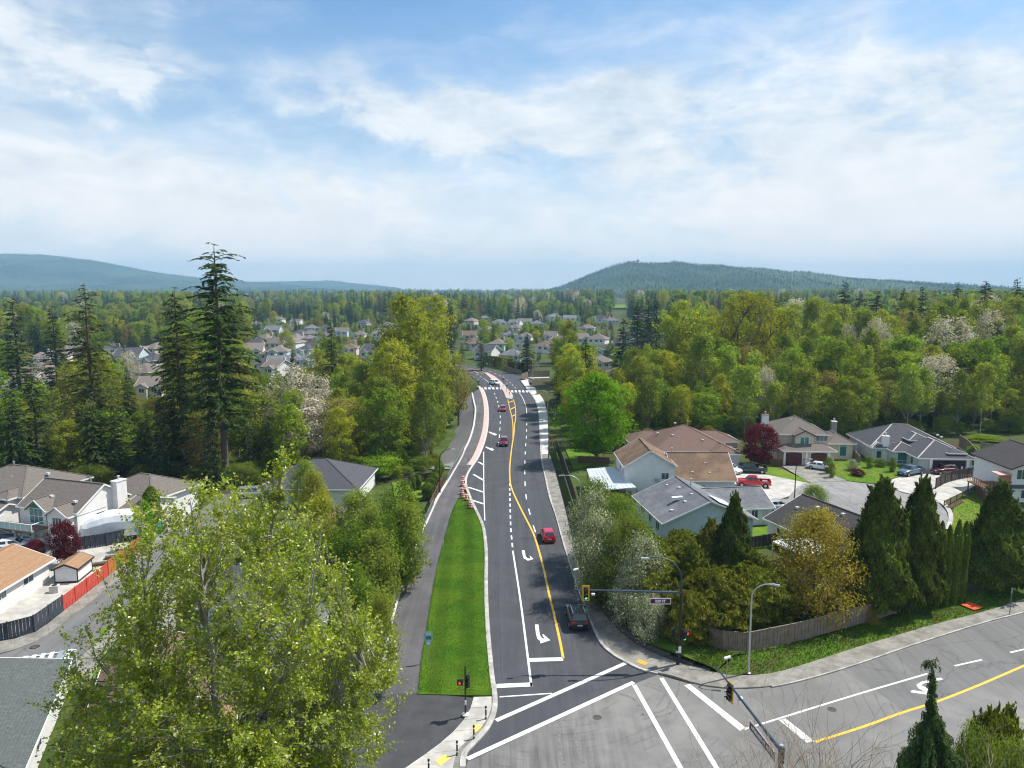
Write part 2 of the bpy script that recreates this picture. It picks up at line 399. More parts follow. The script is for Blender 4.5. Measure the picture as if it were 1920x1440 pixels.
R_slate = roof_mat('blue_grey_shingle', (.065, .066, .075), (.10, .10, .11), (.085, .085, .095))
R_taupe = roof_mat('taupe_shingle', (.135, .115, .10), (.195, .168, .148), (.16, .14, .125))
R_tan = roof_mat('tan_shingle', (.28, .165, .09), (.36, .22, .13), (.31, .19, .11))
R_green = roof_mat('green_grey_shingle', (.12, .14, .13), (.17, .19, .178), (.14, .155, .145))
R_greennear = pmat('green_grey_shingle_near', (.082, .094, .088), (.125, .138, .130), rough=.92, scale=3, detail=9, bump=.5, bscale=9, c3=(.10, .11, .105), s3=.35, spec=.15, extra=lambda t, vec, col: t.mix(1.0, stripes(4.2, .30, 0)(t, vec, col), t.ramp(t.noise(vec, 7, 4, .75), [(.3, .74), (.7, 1.26)]), 'MULTIPLY'))
R_pink = roof_mat('pinkish_brown_shingle', (.17, .14, .125), (.225, .19, .17), (.20, .165, .145))
def siding(name, c1, c2): return pmat(name, c1, c2, rough=.7, scale=1.2, bump=.05, extra=stripes(4.5, .22))
W_white = siding('white_siding', (.70, .70, .68), (.78, .78, .76))
W_blue = siding('pale_blue_siding', (.46, .58, .62), (.54, .65, .69))
W_mint = siding('mint_siding', (.40, .60, .52), (.48, .68, .60))
W_grey = siding('grey_siding', (.50, .53, .53), (.58, .61, .60))
W_beige = siding('beige_siding', (.56, .47, .38), (.64, .55, .45))
W_stucco = pmat('white_stucco', (.68, .66, .63), (.76, .74, .71), .85, 1.5, bump=.1)
W_cream = pmat('cream_stucco', (.62, .52, .42), (.70, .60, .50), .85, 1.5)
M_gdoor = pmat('brown_garage_door', (.075, .020, .014), (.11, .032, .022), .5, 1)
M_gdoorw = pmat('pale_garage_door', (.56, .56, .54), (.64, .64, .62), .6, 1)
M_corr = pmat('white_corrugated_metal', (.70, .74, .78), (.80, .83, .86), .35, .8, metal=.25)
# ------------------------------------------------------------------ ground
EDGE_Y = [100, 138, 150, 165, 185, 200, 220, 240, 262, 300]; EDGE_X = [-13.2, -10.7, -10.2, -9.75, -9.95, -10.4, -12.1, -13.4, -16, -30]
def smooth01(a, b, x):
    u = min(1, max(0, (x-a)/(b-a))); return u*u*(3-2*u)
def gz(x, y):
    """terrain height: flat plateau, a wooded gully left of the path, a gentle rise far right"""
    ex = float(np.interp(y, EDGE_Y, EDGE_X))
    g = smooth01(ex+2.5, ex-3.5, x)*smooth01(136, 150, y)*smooth01(330, 250, y)*smooth01(-95, -60, x)
    r = smooth01(150, 420, y)*smooth01(30, 260, x)*6
    return -.16 - 4.2*g + r
def build_ground():
    xs = np.concatenate([np.linspace(-8300, -400, 14), np.linspace(-380, -120, 14), np.arange(-116, 118, 2.5), np.linspace(120, 400, 15), np.linspace(500, 8300, 14)])
    ys = np.concatenate([np.linspace(-600, 20, 6), np.arange(24, 360, 2.5), np.linspace(365, 700, 18), np.linspace(800, 9600, 20)])
    XX, YY = np.meshgrid(xs, ys); ZZ = np.vectorize(gz)(XX, YY)
    nx, ny = len(xs), len(ys); v = np.stack([XX.ravel(), YY.ravel(), ZZ.ravel()], 1)
    i = np.arange(nx-1)[None, :]+np.arange(ny-1)[:, None]*nx; i = i.ravel()
    q = np.stack([i, i+1, i+nx+1, i+nx], 1)
    o = link('ground', amesh('ground', v, q, True), M_floor); o['kind'] = 'structure'
build_ground()

# ------------------------------------------------------------------ main road outline, read off the photograph and put on the ground
LK = [(873, 1440), (873.7, 1426), (877, 1413), (884.5, 1404), (897, 1391), (909.8, 1377), (920.6, 1362), (929.7, 1341), (933, 1322), (932, 1300), (928, 1275), (924, 1240), (918, 1173), (915, 1107), (915, 1048), (913, 1015), (908, 986), (897, 961), (887, 940), (879, 920), (875, 903), (879, 888), (888, 873), (897, 860), (905, 842), (911, 824), (915, 805), (916.5, 785), (915.5, 760), (910, 738), (902, 724), (890, 711), (879, 702), (866, 695), (850, 690), (830, 686)]
RK = [(1233, 1265), (1200, 1256.7), (1166.7, 1240), (1146, 1227.5), (1125, 1207), (1108, 1173), (1096, 1140), (1083, 1107), (1066.7, 1056.7), (1054, 1015), (1041.7, 969), (1029, 932), (1021, 894), (1014.6, 865), (1012.5, 836), (1011.5, 817.5), (1010.6, 799), (1009.8, 780), (1008, 767.5), (1004, 754), (997.5, 742.5), (988, 732), (975, 716), (976, 712), (988, 711), (1010, 712)]
LKw = smooth_line(GP(LK), 4); RKw = smooth_line(GP(RK[:22]), 4)+GP(RK[22:])
farL = GP([(845, 689), (815, 686.5)]); 
road_pts = LKw + GP([(830, 682.5), (860, 684), (900, 688), (940, 697), (975, 704), (1010, 709)]) + RKw[::-1]
# bottom edge of the new asphalt
road_pts = road_pts + GP([(1187, 1283), (1085, 1330), (985, 1377), (900, 1418), (877, 1428)])
poly_sheet('road', road_pts, M_new, 0.0, 0, None, 'structure')
# worn intersection and cross road
cross = GP([(1233, 1265), (1290, 1281), (1374, 1291), (1446, 1287), (1525, 1269), (1608, 1244), (1692, 1215), (1775, 1188), (1858, 1163), (1925, 1146), (2250, 1060), (2420, 1170), (2100, 1305), (1920, 1345), (1817, 1394), (1740, 1440), (1640, 1520), (1500, 1700), (700, 1700), (800, 1500), (873, 1440), (877, 1428), (900, 1418), (985, 1377), (1085, 1330), (1187, 1283)])
def streaks_and_arcs(t, vec, col):
    mp = t.n('ShaderNodeMapping'); mp.inputs['Scale'].default_value = (2.6, .13, 1); mp.inputs['Rotation'].default_value = (0, 0, -.12)
    wv = t.n('ShaderNodeVectorMath', operation='ADD'); nz = t.n('ShaderNodeTexNoise'); nz.inputs['Scale'].default_value = .12; nz.inputs['Detail'].default_value = 2
    sc_ = t.n('ShaderNodeVectorMath', operation='SCALE'); sc_.inputs['Scale'].default_value = .5
    t.l(vec, nz.inputs['Vector']); t.l(nz.outputs['Color'], sc_.inputs[0]); t.l(vec, wv.inputs[0]); t.l(sc_.outputs[0], wv.inputs[1]); t.l(wv.outputs[0], mp.inputs[0])
    a = t.noise(mp.outputs[0], .8, 7, .68)
    # dark streaks fade away from the mouth of the new road
    d = t.n('ShaderNodeVectorMath', operation='DISTANCE'); t.l(vec, d.inputs[0]); d.inputs[1].default_value = (0, 47, 0)
    near = t.ramp(t.m('ADD', t.m('DIVIDE', d.outputs['Value'], 15), t.m('MULTIPLY', t.m('SUBTRACT', t.noise(vec, .25, 5, .6), .5), 1.6)), [(.2, 1), (1, 0)])
    k = t.ramp(a, [(.36, .60), (.62, 1.03)])
    col = t.mix(near, col, t.mix(1.0, col, k, 'MULTIPLY'))
    # turning tyre arcs
    wv2 = t.n('ShaderNodeTexWave', wave_type='RINGS', rings_direction='Z'); wv2.inputs['Scale'].default_value = .33; wv2.inputs['Distortion'].default_value = 3; wv2.inputs['Detail'].default_value = 3; wv2.inputs['Detail Scale'].default_value = .6
    off = t.n('ShaderNodeVectorMath', operation='SUBTRACT'); t.l(vec, off.inputs[0]); off.inputs[1].default_value = (2.5, 62, 0); t.l(off.outputs[0], wv2.inputs['Vector'])
    r = t.ramp(wv2.outputs['Fac'], [(0, .72), (.10, 1.0), (1, 1.0)])
    patch = t.ramp(t.noise(vec, .22, 3, .6), [(.5, 0), (.6, .8)])
    return t.mix(patch, col, t.mix(1.0, col, r, 'MULTIPLY'))
M_int = pmat('worn_intersection_asphalt', (.178, .173, .163), (.228, .22, .207), rough=.9, scale=.5, detail=9, bump=.25, bscale=30, c3=(.158, .154, .146), s3=.07, extra=streaks_and_arcs)
poly_sheet('road', cross, M_int, -0.004, 0, None, 'structure')
poly_sheet('asphalt_patch', GP([(1579, 1256), (1646, 1297), (1697, 1334), (1765, 1312), (1838, 1283.5), (1925, 1246), (2060, 1192), (1925, 1150), (1858, 1168), (1775, 1192), (1692, 1220), (1608, 1248)]), M_older, 0.001, 0, None, 'structure')

# markings: one object per marking
def mark(name, pts, mat=M_paint, z=.005): o = poly_sheet(name, GP(pts), mat, z); o['kind'] = 'structure'; return o
def mline(name, pts, wd, mat=M_paint, z=.005, n=4, sm=True):
    mb = MB(); L = GP(pts); L = smooth_line(L, n) if sm and len(L) > 2 else L; flat_ribbon(L, wd, z, mb)
    o = mb.build(name, mat); o['kind'] = 'structure'; return o
mark('stop_line', [(931, 1282.5), (998, 1279.6), (998, 1287), (931, 1290)])
mark('stop_line', [(992, 1234), (1056, 1232.5), (1056, 1239), (992, 1241)])
mark('stop_line', [(1282.5, 1285), (1294, 1282.5), (1399, 1365), (1387, 1370)], M_paint_old)
mark('stop_line', [(1460, 1350), (1473, 1347), (1527, 1390), (1512.5, 1392.5)], M_paint_old)
mline('crosswalk_line', [(1176, 1242), (930, 1351)], .42)
mline('crosswalk_line', [(1188, 1279), (876, 1423)], .42)
mline('crosswalk_line', [(1189, 1284), (1277, 1442)], .40, M_paint_old)
mline('crosswalk_line', [(1240, 1271), (1345, 1442)], .40, M_paint_old)
mline('guide_line', [(936.7, 1306.7), (1035, 1300)], .16)
mline('lane_line', [(961.5, 1032.5), (975.5, 1123), (989, 1227.5), (996.5, 1287)], .20)
mline('lane_line', [(1395, 1367.5), (1600, 1304), (1743, 1262)], .20, M_paint_old)
mline('lane_line', [(1790, 1248.5), (1841, 1237)], .2, M_paint_old); mline('lane_line', [(1894, 1223.5), (1935, 1214)], .2, M_paint_old)
YC = [(965, 792), (963.8, 811), (962, 824), (960, 836), (957.5, 856), (955.6, 882), (958, 911), (971, 942), (985, 970), (1000, 1000), (1010, 1031), (1019, 1065), (1028, 1107), (1040, 1157), (1050, 1202), (1056, 1234)]
mline('centre_line', YC, .24, M_yel)
mline('centre_line', [(952, 749), (955.6, 765), (959.4, 780), (961.5, 795), (962, 808), (961.5, 822)], .2, M_yel)
mline('centre_line', [(962.5, 749), (966, 761), (967, 776), (966, 792)], .2, M_yel)
for a, b in (((953, 755), (964, 751)), ((956, 768), (966, 763)), ((959.5, 781), (966.5, 777))): mline('median_hatch', [a, b], .5, M_yel)
mline('centre_line', [(1529, 1391), (1620, 1362), (1692, 1336), (1758, 1315), (1837, 1284), (1930, 1244), (2060, 1190)], .24, M_yel)
for a, b in (((889, 695), (897, 700)), ((895, 693), (907, 698))): mline('median_hatch', [a, b], .4, M_yel)
mline('centre_line', [(876, 690), (892, 693), (911, 699)], .2, M_yel); mline('centre_line', [(876, 693), (890, 697), (908, 701.5)], .2, M_yel)
# dashed lane lines
def dashes(pts, on, off, wd=.15, mat=M_paint, n=6, start=0):
    L = smooth_line(GP(pts), n); s = start; tot = length(L)
    while s+on < tot:
        seg = [along(L, s+on*k/3)[0] for k in range(4)]
        mb = MB(); flat_ribbon(seg, wd, .005, mb); o = mb.build('lane_dash', mat); o['kind'] = 'structure'; s += on+off
dashes([(961, 1026), (957.5, 985), (956, 925), (955.5, 905)], 1.6, 1.4, .2)
dashes([(1004, 998), (996, 972), (986, 928), (984, 880), (985, 845), (987, 815), (988, 785)], 3, 5, .17)
mline('lane_line', [(988, 776), (986, 762), (980, 746), (974, 737)], .15)
dashes([(967, 728), (950, 712), (925, 699), (900, 692)], 3, 4, .17)
dashes([(934, 836), (936.5, 815), (938, 790), (937, 770), (932, 750), (924, 731)], 4, 4.5, .17)
mline('lane_line', [(922, 727), (915, 716), (906, 709)], .15)
dashes([(903, 707), (894, 702), (880, 697)], 3, 4, .15)
mline('lane_line', [(909, 976), (907.5, 930), (907, 890), (907, 847)], .16)
for a, b in (((886, 938), (907.5, 945)), ((878, 913.5), (907.5, 923)), ((888, 889.5), (907.5, 901)), ((897, 866), (907, 871.5))): mline('hatch_line', [a, b], .45)
# crosswalk bars at the far crossing
for i in range(5): x = 908+i*7.3; mark('crosswalk_bar', [(x, 726.3), (x+4, 726.5), (x+4.6, 730), (x+.6, 729.8)])
for i in range(5): x = 958+i*6.9; mark('crosswalk_bar', [(x, 731.8), (x+3.8, 732.2), (x+4.8, 735.8), (x+.9, 735.5)])
mline('lane_line', [(978, 707), (996, 714)], .3); mline('lane_line', [(990, 707), (1002, 711)], .3)
M_seam = pmat('asphalt_seam', (.030, .030, .033), (.055, .055, .06), .9, 3)
for pts in ([(940, 1275), (937, 1200), (934, 1107), (934, 1030), (930, 960), (922, 880), (925, 800)], [(1019, 1230), (1004, 1150), (992, 1060), (978, 980), (970, 900), (973, 830)], [(1082, 1215), (1062, 1120), (1045, 1050), (1020, 960), (1002, 880), (1000, 820)]): mline('asphalt_seam', pts, .05, M_seam, .002)
for px_, py_ in ((1040, 1130), (948, 990), (1003, 905), (1120, 1345), (1560, 1330)): mb_ = MB().lathe([(.36, 0), (.36, .004), (.01, .004)], (0, 0, 0), 16); o_ = mb_.build('manhole_cover', M_brickdark); o_.location = G(px_, py_, .001); tag(o_, {1040: 'round manhole cover in the right lane before the turn arrow', 948: 'round manhole cover in the left lane below the barrels', 1003: 'round manhole cover in the far right lane', 1120: 'round manhole cover in the worn intersection asphalt', 1560: 'round manhole cover in the cross road left lane'}[px_], 'manhole cover')
# turn arrows
def turn_arrow(p0, scale, rz, mat=M_paint, flip=1, k=1.0):
    """left-turn arrow, origin at the bottom of its shaft"""
    w_ = .32
    shaft = [(-w_/2, 0), (w_/2, 0), (w_/2, 2.1), (.55, 2.55), (1.0, 2.55), (1.0, 2.0), (1.9, 2.85), (1.0, 3.7), (1.0, 3.05), (.45, 3.05), (-w_/2, 2.35)]
    R = Matrix.Rotation(rz, 3, 'Z'); P = [p0+R @ Vector((x*flip*scale, y*scale*k, 0)) for x, y in shaft]
    if flip < 0: P = P[::-1]
    o = poly_sheet('turn_arrow', P, mat, .006); o['kind'] = 'structure'
mark('turn_arrow', [(978.5, 1032), (984, 1032), (985.5, 1043), (989, 1047), (995, 1047.5), (993, 1041.5), (1000.5, 1048), (989, 1051.5), (987.5, 1049.5), (982.5, 1047.5), (980.5, 1043)])
mark('turn_arrow', [(1003, 1171), (1009.5, 1171), (1012, 1190), (1016, 1196.5), (1021, 1198), (1016.5, 1190), (1019, 1189.5), (1032, 1200.5), (1013, 1206.5), (1013.5, 1202.5), (1008, 1198), (1005, 1189)])
mark('turn_arrow', [(1707, 1298), (1710, 1294), (1735, 1297.5), (1722, 1290.5), (1718, 1284), (1728, 1278), (1764, 1270.5), (1769, 1274), (1732, 1281.5), (1727, 1285), (1742, 1292), (1742, 1303)], M_paint_old)
mark('turn_arrow', [(917, 809), (925, 812.3), (925.6, 811), (932, 815), (928, 816.5), (926, 815.6), (916.5, 811)])
mark('turn_arrow', [(911, 837), (920, 840.7), (921, 839.4), (926.5, 843.4), (922.5, 845), (920, 844), (910.5, 839)])

# ------------------------------------------------------------------ kerbs, median, path, grass strip, pavements
KI = offset_line(LKw, .42)        # inner (left) side of the left kerb
ribbon(LKw[:20*4], KI[:20*4], -.12, .13, 'kerb', M_kerb, None, 'structure')
ribbon(LKw[20*4-1:30*4], offset_line(LKw, .35)[20*4-1:30*4], -.12, .13, 'kerb', M_conc_white, None, 'structure')
nk = range(22*4, 30*4+1)
A = [offset_line(LKw, .37)[i] for i in nk]; B = [offset_line(LKw, 1.35)[i] for i in nk]
ribbon(A, B, -.12, .125, 'pink_boulevard_strip', M_pinkpale, None, 'structure')
ribbon(RKw[:21*4+1], offset_line(RKw, -.40)[:21*4+1], -.12, .13, 'kerb', M_kerb, None, 'structure')
med = smooth_line(GP([(952, 748), (948, 745), (945, 736), (940, 729), (935, 721), (925, 714), (915, 705), (908, 699)]), 3)+smooth_line(GP([(914, 699), (927.5, 706), (937.5, 714), (946, 722), (952.5, 730), (959, 737), (962, 744), (960, 748.5)]), 3)
poly_sheet('median_island', med, M_kerb, .13, .2, None, 'structure')
cen = sum(med, Vector())/len(med)
A = smooth_line(GP([(949, 743), (946, 736.5), (941.5, 729.5)]), 3); B = smooth_line(GP([(960, 743.5), (957.5, 737.5), (951.5, 731.5)]), 3); ribbon(A, B, .1, .135, 'median_paving', M_pink, None, 'structure')
A = smooth_line(GP([(936.5, 722.5), (926.5, 714.5), (916, 705.5), (910, 700.3)]), 3); B = smooth_line(GP([(945.5, 723.5), (936.8, 715), (926, 706.6), (914, 700)]), 3); ribbon(A, B, .1, .135, 'median_paving', M_pink, None, 'structure')
# multi-use path on the left, with its white edge wall
PL = [(700, 1310), (716, 1262), (728, 1205), (748, 1123), (764, 1073), (782, 1023), (803, 977.5), (822, 936), (838, 909), (849, 890), (866, 860), (872, 846), (880, 830), (885.5, 815), (889.5, 800), (891.5, 786), (893, 767.5), (890, 754), (886.5, 737)]
PR = [(784, 1300), (790, 1240), (801, 1173), (817.5, 1073), (834, 1007), (847, 961), (863, 928), (869, 908), (878, 884), (890, 864), (899, 842), (905.5, 824), (909.5, 805), (910.2, 785), (909, 760), (904.5, 738), (900, 728)]
PLw = smooth_line(GP(PL), 3); PRw = smooth_line(GP(PR), 3)
poly_sheet('path', PLw+PRw[::-1]+GP([(740, 1302)]), M_path, .035, .15, None, 'structure')
poly_sheet('path', GP([(700, 1310), (740, 1302), (784, 1300), (888, 1309), (884, 1325), (872, 1348), (851, 1373), (822, 1398), (788, 1423), (763, 1440), (640, 1520), (560, 1500)]), pmat('plaza_asphalt', (.05, .05, .052), (.07, .07, .072), .9, .8, bump=.2, bscale=25), .03, .15, None, 'structure')
EW = offset_line(PLw, .42)
ribbon(PLw, EW, -4.5, .16, 'path_edge_wall', M_conc_white, None, 'structure')
# grass strip
gr = smooth_line(GP([(784, 1299), (790, 1240), (801, 1173), (817.5, 1073), (834, 1007), (847, 961), (858, 938), (868, 926)], .08), 3)
# right side follows the kerb's inner line
ki = [p for p in KI if G(900, 1308).y < p.y < G(880, 923).y]
blade_poly = gr+ki[::-1]
gs = poly_sheet('grass_strip', gr+[p+Vector((-.03, 0, 0)) for p in ki[::-1]]+GP([(784, 1303)]), M_grass, .10, .25, None, 'structure')
def skid(pts, wd=.22):
    o = mline('tyre_mark', pts, wd, M_skid, .003, 6)
M_skid = pmat('tyre_mark', (.10, .098, .095), (.19, .185, .175), .9, 3.5, lo=.3, hi=.55)
for pts in ([(1205, 1283), (1240, 1296), (1256, 1315), (1244, 1332), (1200, 1342)], [(1212, 1280), (1250, 1293), (1268, 1315), (1256, 1337), (1205, 1349)], [(1160, 1300), (1190, 1312), (1205, 1340)], [(1060, 1440), (1048, 1400), (1052, 1350)], [(1100, 1440), (1080, 1395), (1082, 1348)], [(1400, 1415), (1300, 1425), (1200, 1460)]): skid(pts)
def grass_blades(name, poly, zf, n, h, mat, seed=1, wd=.03):
    """tufts scattered inside an xy polygon"""
    rng = np.random.default_rng(seed); P = np.array([(p[0], p[1]) for p in poly]); mn, mx = P.min(0), P.max(0)
    pts = rng.uniform(mn, mx, (n*3, 2)); ins = np.zeros(len(pts), bool); j = len(P)-1
    for i in range(len(P)):
        c = (P[i, 1] > pts[:, 1]) != (P[j, 1] > pts[:, 1])
        with np.errstate(divide='ignore', invalid='ignore'):
            xx = (P[j, 0]-P[i, 0])*(pts[:, 1]-P[i, 1])/(P[j, 1]-P[i, 1])+P[i, 0]
        ins ^= c & (pts[:, 0] < xx); j = i
    pts = pts[ins][:n]; n = len(pts); a = rng.uniform(0, PI, n); hh = h*rng.uniform(.5, 1.3, n); lean = rng.normal(0, .4, (n, 2))*hh[:, None]
    b = np.c_[pts, np.full(n, zf)]; d = np.c_[np.cos(a), np.sin(a), np.zeros(n)]*wd*rng.uniform(.7, 1.6, n)[:, None]; tip = b+np.c_[lean, hh]
    v = np.stack([b-d, b+d, tip], 1).reshape(-1, 3); o = link(name, amesh(name, v, np.arange(3*n).reshape(-1, 3)), mat); o['kind'] = 'stuff'; return o
L_grass = leaf_mat('grass_blade', (.075, .19, .010), (.15, .27, .02), .3, hue=0, val=0, dry=(.22, .22, .06), dryk=.06)
L_lawn = leaf_mat('lawn_blade', (.09, .19, .012), (.15, .26, .022), .3, hue=0, val=0, dry=(.25, .25, .06), dryk=.08)
L_weed = leaf_mat('rough_grass_blade', (.06, .14, .010), (.13, .22, .02), .3, hue=0, val=0, dry=(.22, .19, .07), dryk=.12)
grass_blades('grass', blade_poly, .10, 42000, .055, leaf_mat('mown_blade', (.060, .145, .008), (.11, .215, .012), .3, hue=0, val=0, dry=(.15, .17, .04), dryk=.05), 3, .028)
for q in (resample(gr, .12), resample(ki, .12)):
    cs_ = np.array([(p.x, p.y) for p in q]); MBt = MB()
    for x_, y_ in cs_:
        for k_ in range(2): a_ = random.uniform(0, 6.28); r_ = random.uniform(.02, .16); MBt.add([(x_+math.cos(a_)*r_, y_+math.sin(a_)*r_, .09), (x_+math.cos(a_)*r_+.05, y_+math.sin(a_)*r_, .09), (x_+math.cos(a_)*r_*1.6, y_+math.sin(a_)*r_*1.6, .19)], [(0, 1, 2)])
    MBt.build('grass', MATS['mown_blade'])['kind'] = 'stuff'
# corner pavement with joints: every slab is a part of the pavement
def paving(name, A, B, step, top, mat, base_mat, gap=.025, kind='structure'):
    """pavement between two polylines: a base sheet and slab parts with recessed joints"""
    base = ribbon(resample(A, step), [along(B, length(B)*i/max(1, round(length(A)/step)))[0] for i in range(round(length(A)/step)+1)] if False else resample2(B, len(resample(A, step))), -.2, top-.025, name, base_mat, None, kind)
    RA = resample(A, step); RB = resample2(B, len(RA))
    for i in range(len(RA)-1):
        a0, a1, b0, b1 = RA[i], RA[i+1], RB[i], RB[i+1]; c = (a0+a1+b0+b1)/4
        q = [c+(p-c)*(1-gap/max(.4, (p-c).length)) for p in (a0, b0, b1, a1)]
        if ((q[1]-q[0]).cross(q[2]-q[0])).z < 0: q = q[::-1]
        MB().prism([(p.x, p.y) for p in q], top-.04, top+random.uniform(-.003, .003)).build('slab', mat, base)
    return base
def resample2(line, n):
    L = length(line); return [along(line, L*i/(n-1))[0] for i in range(n)]
random.seed(4)
inner = smooth_line(GP([(888, 1309), (884, 1325), (872, 1348), (851, 1373), (822, 1398), (788, 1423), (763, 1440), (735, 1460)]), 4)
outer = smooth_line(GP([(922, 1308), (921.5, 1330), (913, 1352), (896, 1374), (872, 1394), (858, 1410), (850, 1440), (845, 1462)]), 4)
paving('pavement', inner, outer, 1.7, .12, M_conc, M_conc_old)
poly_sheet('kerb_apron', GP([(922, 1309), (931, 1320), (927, 1342), (918, 1363), (907, 1378), (895, 1392), (882, 1405), (875, 1416), (872, 1440), (871, 1462)])+inner[::-1], M_conc_old, .085, .2, None, 'structure')
mark('tactile_pad', [(891, 1360), (905, 1363), (893, 1376.5), (885, 1373)], M_yelpale, .135); mark('tactile_pad', [(834, 1417), (845, 1424), (826, 1440), (816, 1430)], M_yelpale, .135)
mark('tactile_pad', [(1199, 1238), (1216, 1246), (1209, 1251), (1192, 1244)], pmat('worn_tactile_pad', (.50, .30, .05), (.58, .38, .08), .8, 4), .155)
# right pavement
RBk = GP([(1031, 853), (1037, 870), (1045, 894), (1060, 952), (1075, 1007), (1090, 1057), (1108, 1098), (1125, 1132), (1140, 1157), (1167, 1186), (1200, 1211), (1233, 1227), (1267, 1240), (1300, 1249)], .12)
RFk = GP([(1016, 853), (1018.5, 870), (1023.5, 894), (1038, 950), (1055, 1007), (1069, 1057), (1083, 1095), (1097, 1132), (1106, 1157), (1124, 1194), (1146, 1220), (1178, 1240), (1215, 1257), (1262, 1267)], .12)
RFs = [p for p in offset_line(RKw, -.42)]
paving('pavement', smooth_line(RFk, 3), smooth_line(RBk, 3), 1.6, .135, M_conc_old, M_conc_old)
UB = smooth_line(GP([(1012, 740), (1020, 752), (1025, 770), (1027, 790), (1028, 815), (1030, 853)]), 3); UF = smooth_line(GP([(999, 742), (1005.5, 753), (1009.5, 768), (1011.5, 790), (1013.5, 815), (1016, 853)]), 3)
paving('pavement', UF, UB, 2.2, .13, M_conc_white, M_conc)
poly_sheet('pavement', GP([(976, 714), (990, 712), (992, 722), (1004, 728), (1006, 738), (999, 741), (988, 730)]), M_conc_white, .13, .3, None, 'structure')
poly_sheet('pavement', GP([(985, 707.5), (1030, 707), (1030, 709), (1000, 709.5)]), M_kerb, .05, .3, None, 'structure')
# cross-road pavement (far side)
CF = smooth_line(GP([(1262, 1267), (1290, 1277), (1335, 1287), (1374, 1290), (1446, 1286), (1525, 1268), (1608, 1243), (1692, 1214), (1775, 1187), (1858, 1162), (1925, 1145), (2100, 1095)], .1), 3)
CB = smooth_line(GP([(1300, 1249), (1317, 1253), (1342, 1261), (1368, 1266), (1442, 1263), (1525, 1240), (1608, 1213), (1692, 1188), (1754, 1170), (1858, 1143), (1925, 1121), (2100, 1068)], .1), 3)
paving('pavement', CF, CB, 1.6, .12, M_conc_old, M_conc_old)
ribbon(CF[12:], offset_line(CF, -.16)[12:], -.1, .125, 'kerb', M_kerb, None, 'structure')
# near-side kerb and pavement of the cross road
NF = smooth_line(GP([(1640, 1520), (1740, 1442), (1817, 1396), (1920, 1347), (2000, 1322)]), 3); NB = smooth_line(GP([(1760, 1560), (1830, 1460), (1880, 1410), (1935, 1385), (2040, 1345)]), 3)
paving('pavement', NF, NB, 1.6, .12, M_conc_old, M_conc_old)
# corner bank with block retaining wall
WL = smooth_line(GP([(1098, 1068), (1111, 1096), (1127, 1130), (1142, 1155), (1169, 1184), (1202, 1209), (1235, 1224), (1268, 1236), (1300, 1246), (1330, 1254), (1345, 1259)], .12), 3)
def bank():
    top = [p+Vector((0, 0, 0)) for p in WL]; n = len(top)
    back = resample2(smooth_line(GP([(1125, 1040), (1160, 1100), (1200, 1150), (1231, 1170), (1300, 1205), (1378, 1228)], .5), 4), n)
    A = [Vector((p.x, p.y, .80 if i < n*.72 else .80-.58*(i-n*.72)/(n*.28))) for i, p in enumerate(offset_line(top, -.2))]
    B = [Vector((p.x, p.y, .62)) for p in back]; M_ = [a.lerp(b, .5)+Vector((0, 0, .12)) for a, b in zip(A, B)]
    mb = MB(); mb.add(A+M_+B, [(i, i+1, n+i+1, n+i)[::-1] for i in range(n-1)]+[(n+i, n+i+1, 2*n+i+1, 2*n+i)[::-1] for i in range(n-1)])
    o = mb.build('grass_bank', M_rough, None, True); o['kind'] = 'structure'
    return A, B
bA, bB = bank()
w0 = empty('retaining_wall', WL[0], 0, 'curved dark block retaining wall behind the corner pavement', 'retaining wall')
Lw = length(WL); nb = int(Lw/.62)
for row in range(4):
    for i in range(nb):
        s = (i+(row % 2)*.5)*.62; p, d = along(WL, s); fr = s/Lw
        if fr > .99 or (row == 3 and fr > .74) or (row == 2 and fr > .84) or (row == 1 and fr > .93): continue
        o = MB().box((0, 0, 0), (.60, .30, .195)).build('block', M_brickdark, w0)
        nn = Vector((-d.y, d.x, 0)); q = p-nn*.16-w0.location
        o.location = (q.x, q.y, .0+row*.2); o.rotation_euler = (0, 0, math.atan2(d.y, d.x)+random.uniform(-.02, .02))
grass_blades('grass', [(p.x, p.y) for p in bA]+[(p.x, p.y) for p in bB[::-1]], .6, 14000, .22, L_weed, 5, .04)
# verge behind the cross-road pavement
vg = GP([(1345, 1260), (1368, 1266), (1442, 1263), (1525, 1240), (1608, 1213), (1692, 1188), (1754, 1170), (1858, 1143), (1925, 1121), (2100, 1068), (2100, 1020), (1900, 1090), (1830, 1110), (1700, 1140), (1545, 1192), (1380, 1227), (1340, 1225)], .1)
poly_sheet('verge', vg, M_rough, .11, .3, None, 'structure')
grass_blades('grass', vg, .11, 26000, .22, L_weed, 6, .045)
# gravel slope beside the path
GA = resample([p for p in EW if 132 < p.y < 250], 3); GB = [p+Vector((-5.8-.8*math.sin(i*.22), 0, 0)) for i, p in enumerate(GA)]
mb = MB(); n = len(GA); rr = random.Random(3)
rows = [[Vector((a.x*(1-u)+b.x*u+.0+rr.uniform(-.2, .2)*(u > 0), a.y, -.03-4.5*u*smooth01(134, 150, a.y)*smooth01(330, 250, a.y)+rr.uniform(-.2, .2)*(u > 0))) for a, b in zip(GA, GB)] for u in (0, .25, .5, .75, 1)]
mb.add([p for r in rows for p in r], [(k*n+i, k*n+i+1, (k+1)*n+i+1, (k+1)*n+i) for k in range(4) for i in range(n-1)])
o = mb.build('gravel_slope', M_gravel, None, True); o['kind'] = 'structure'
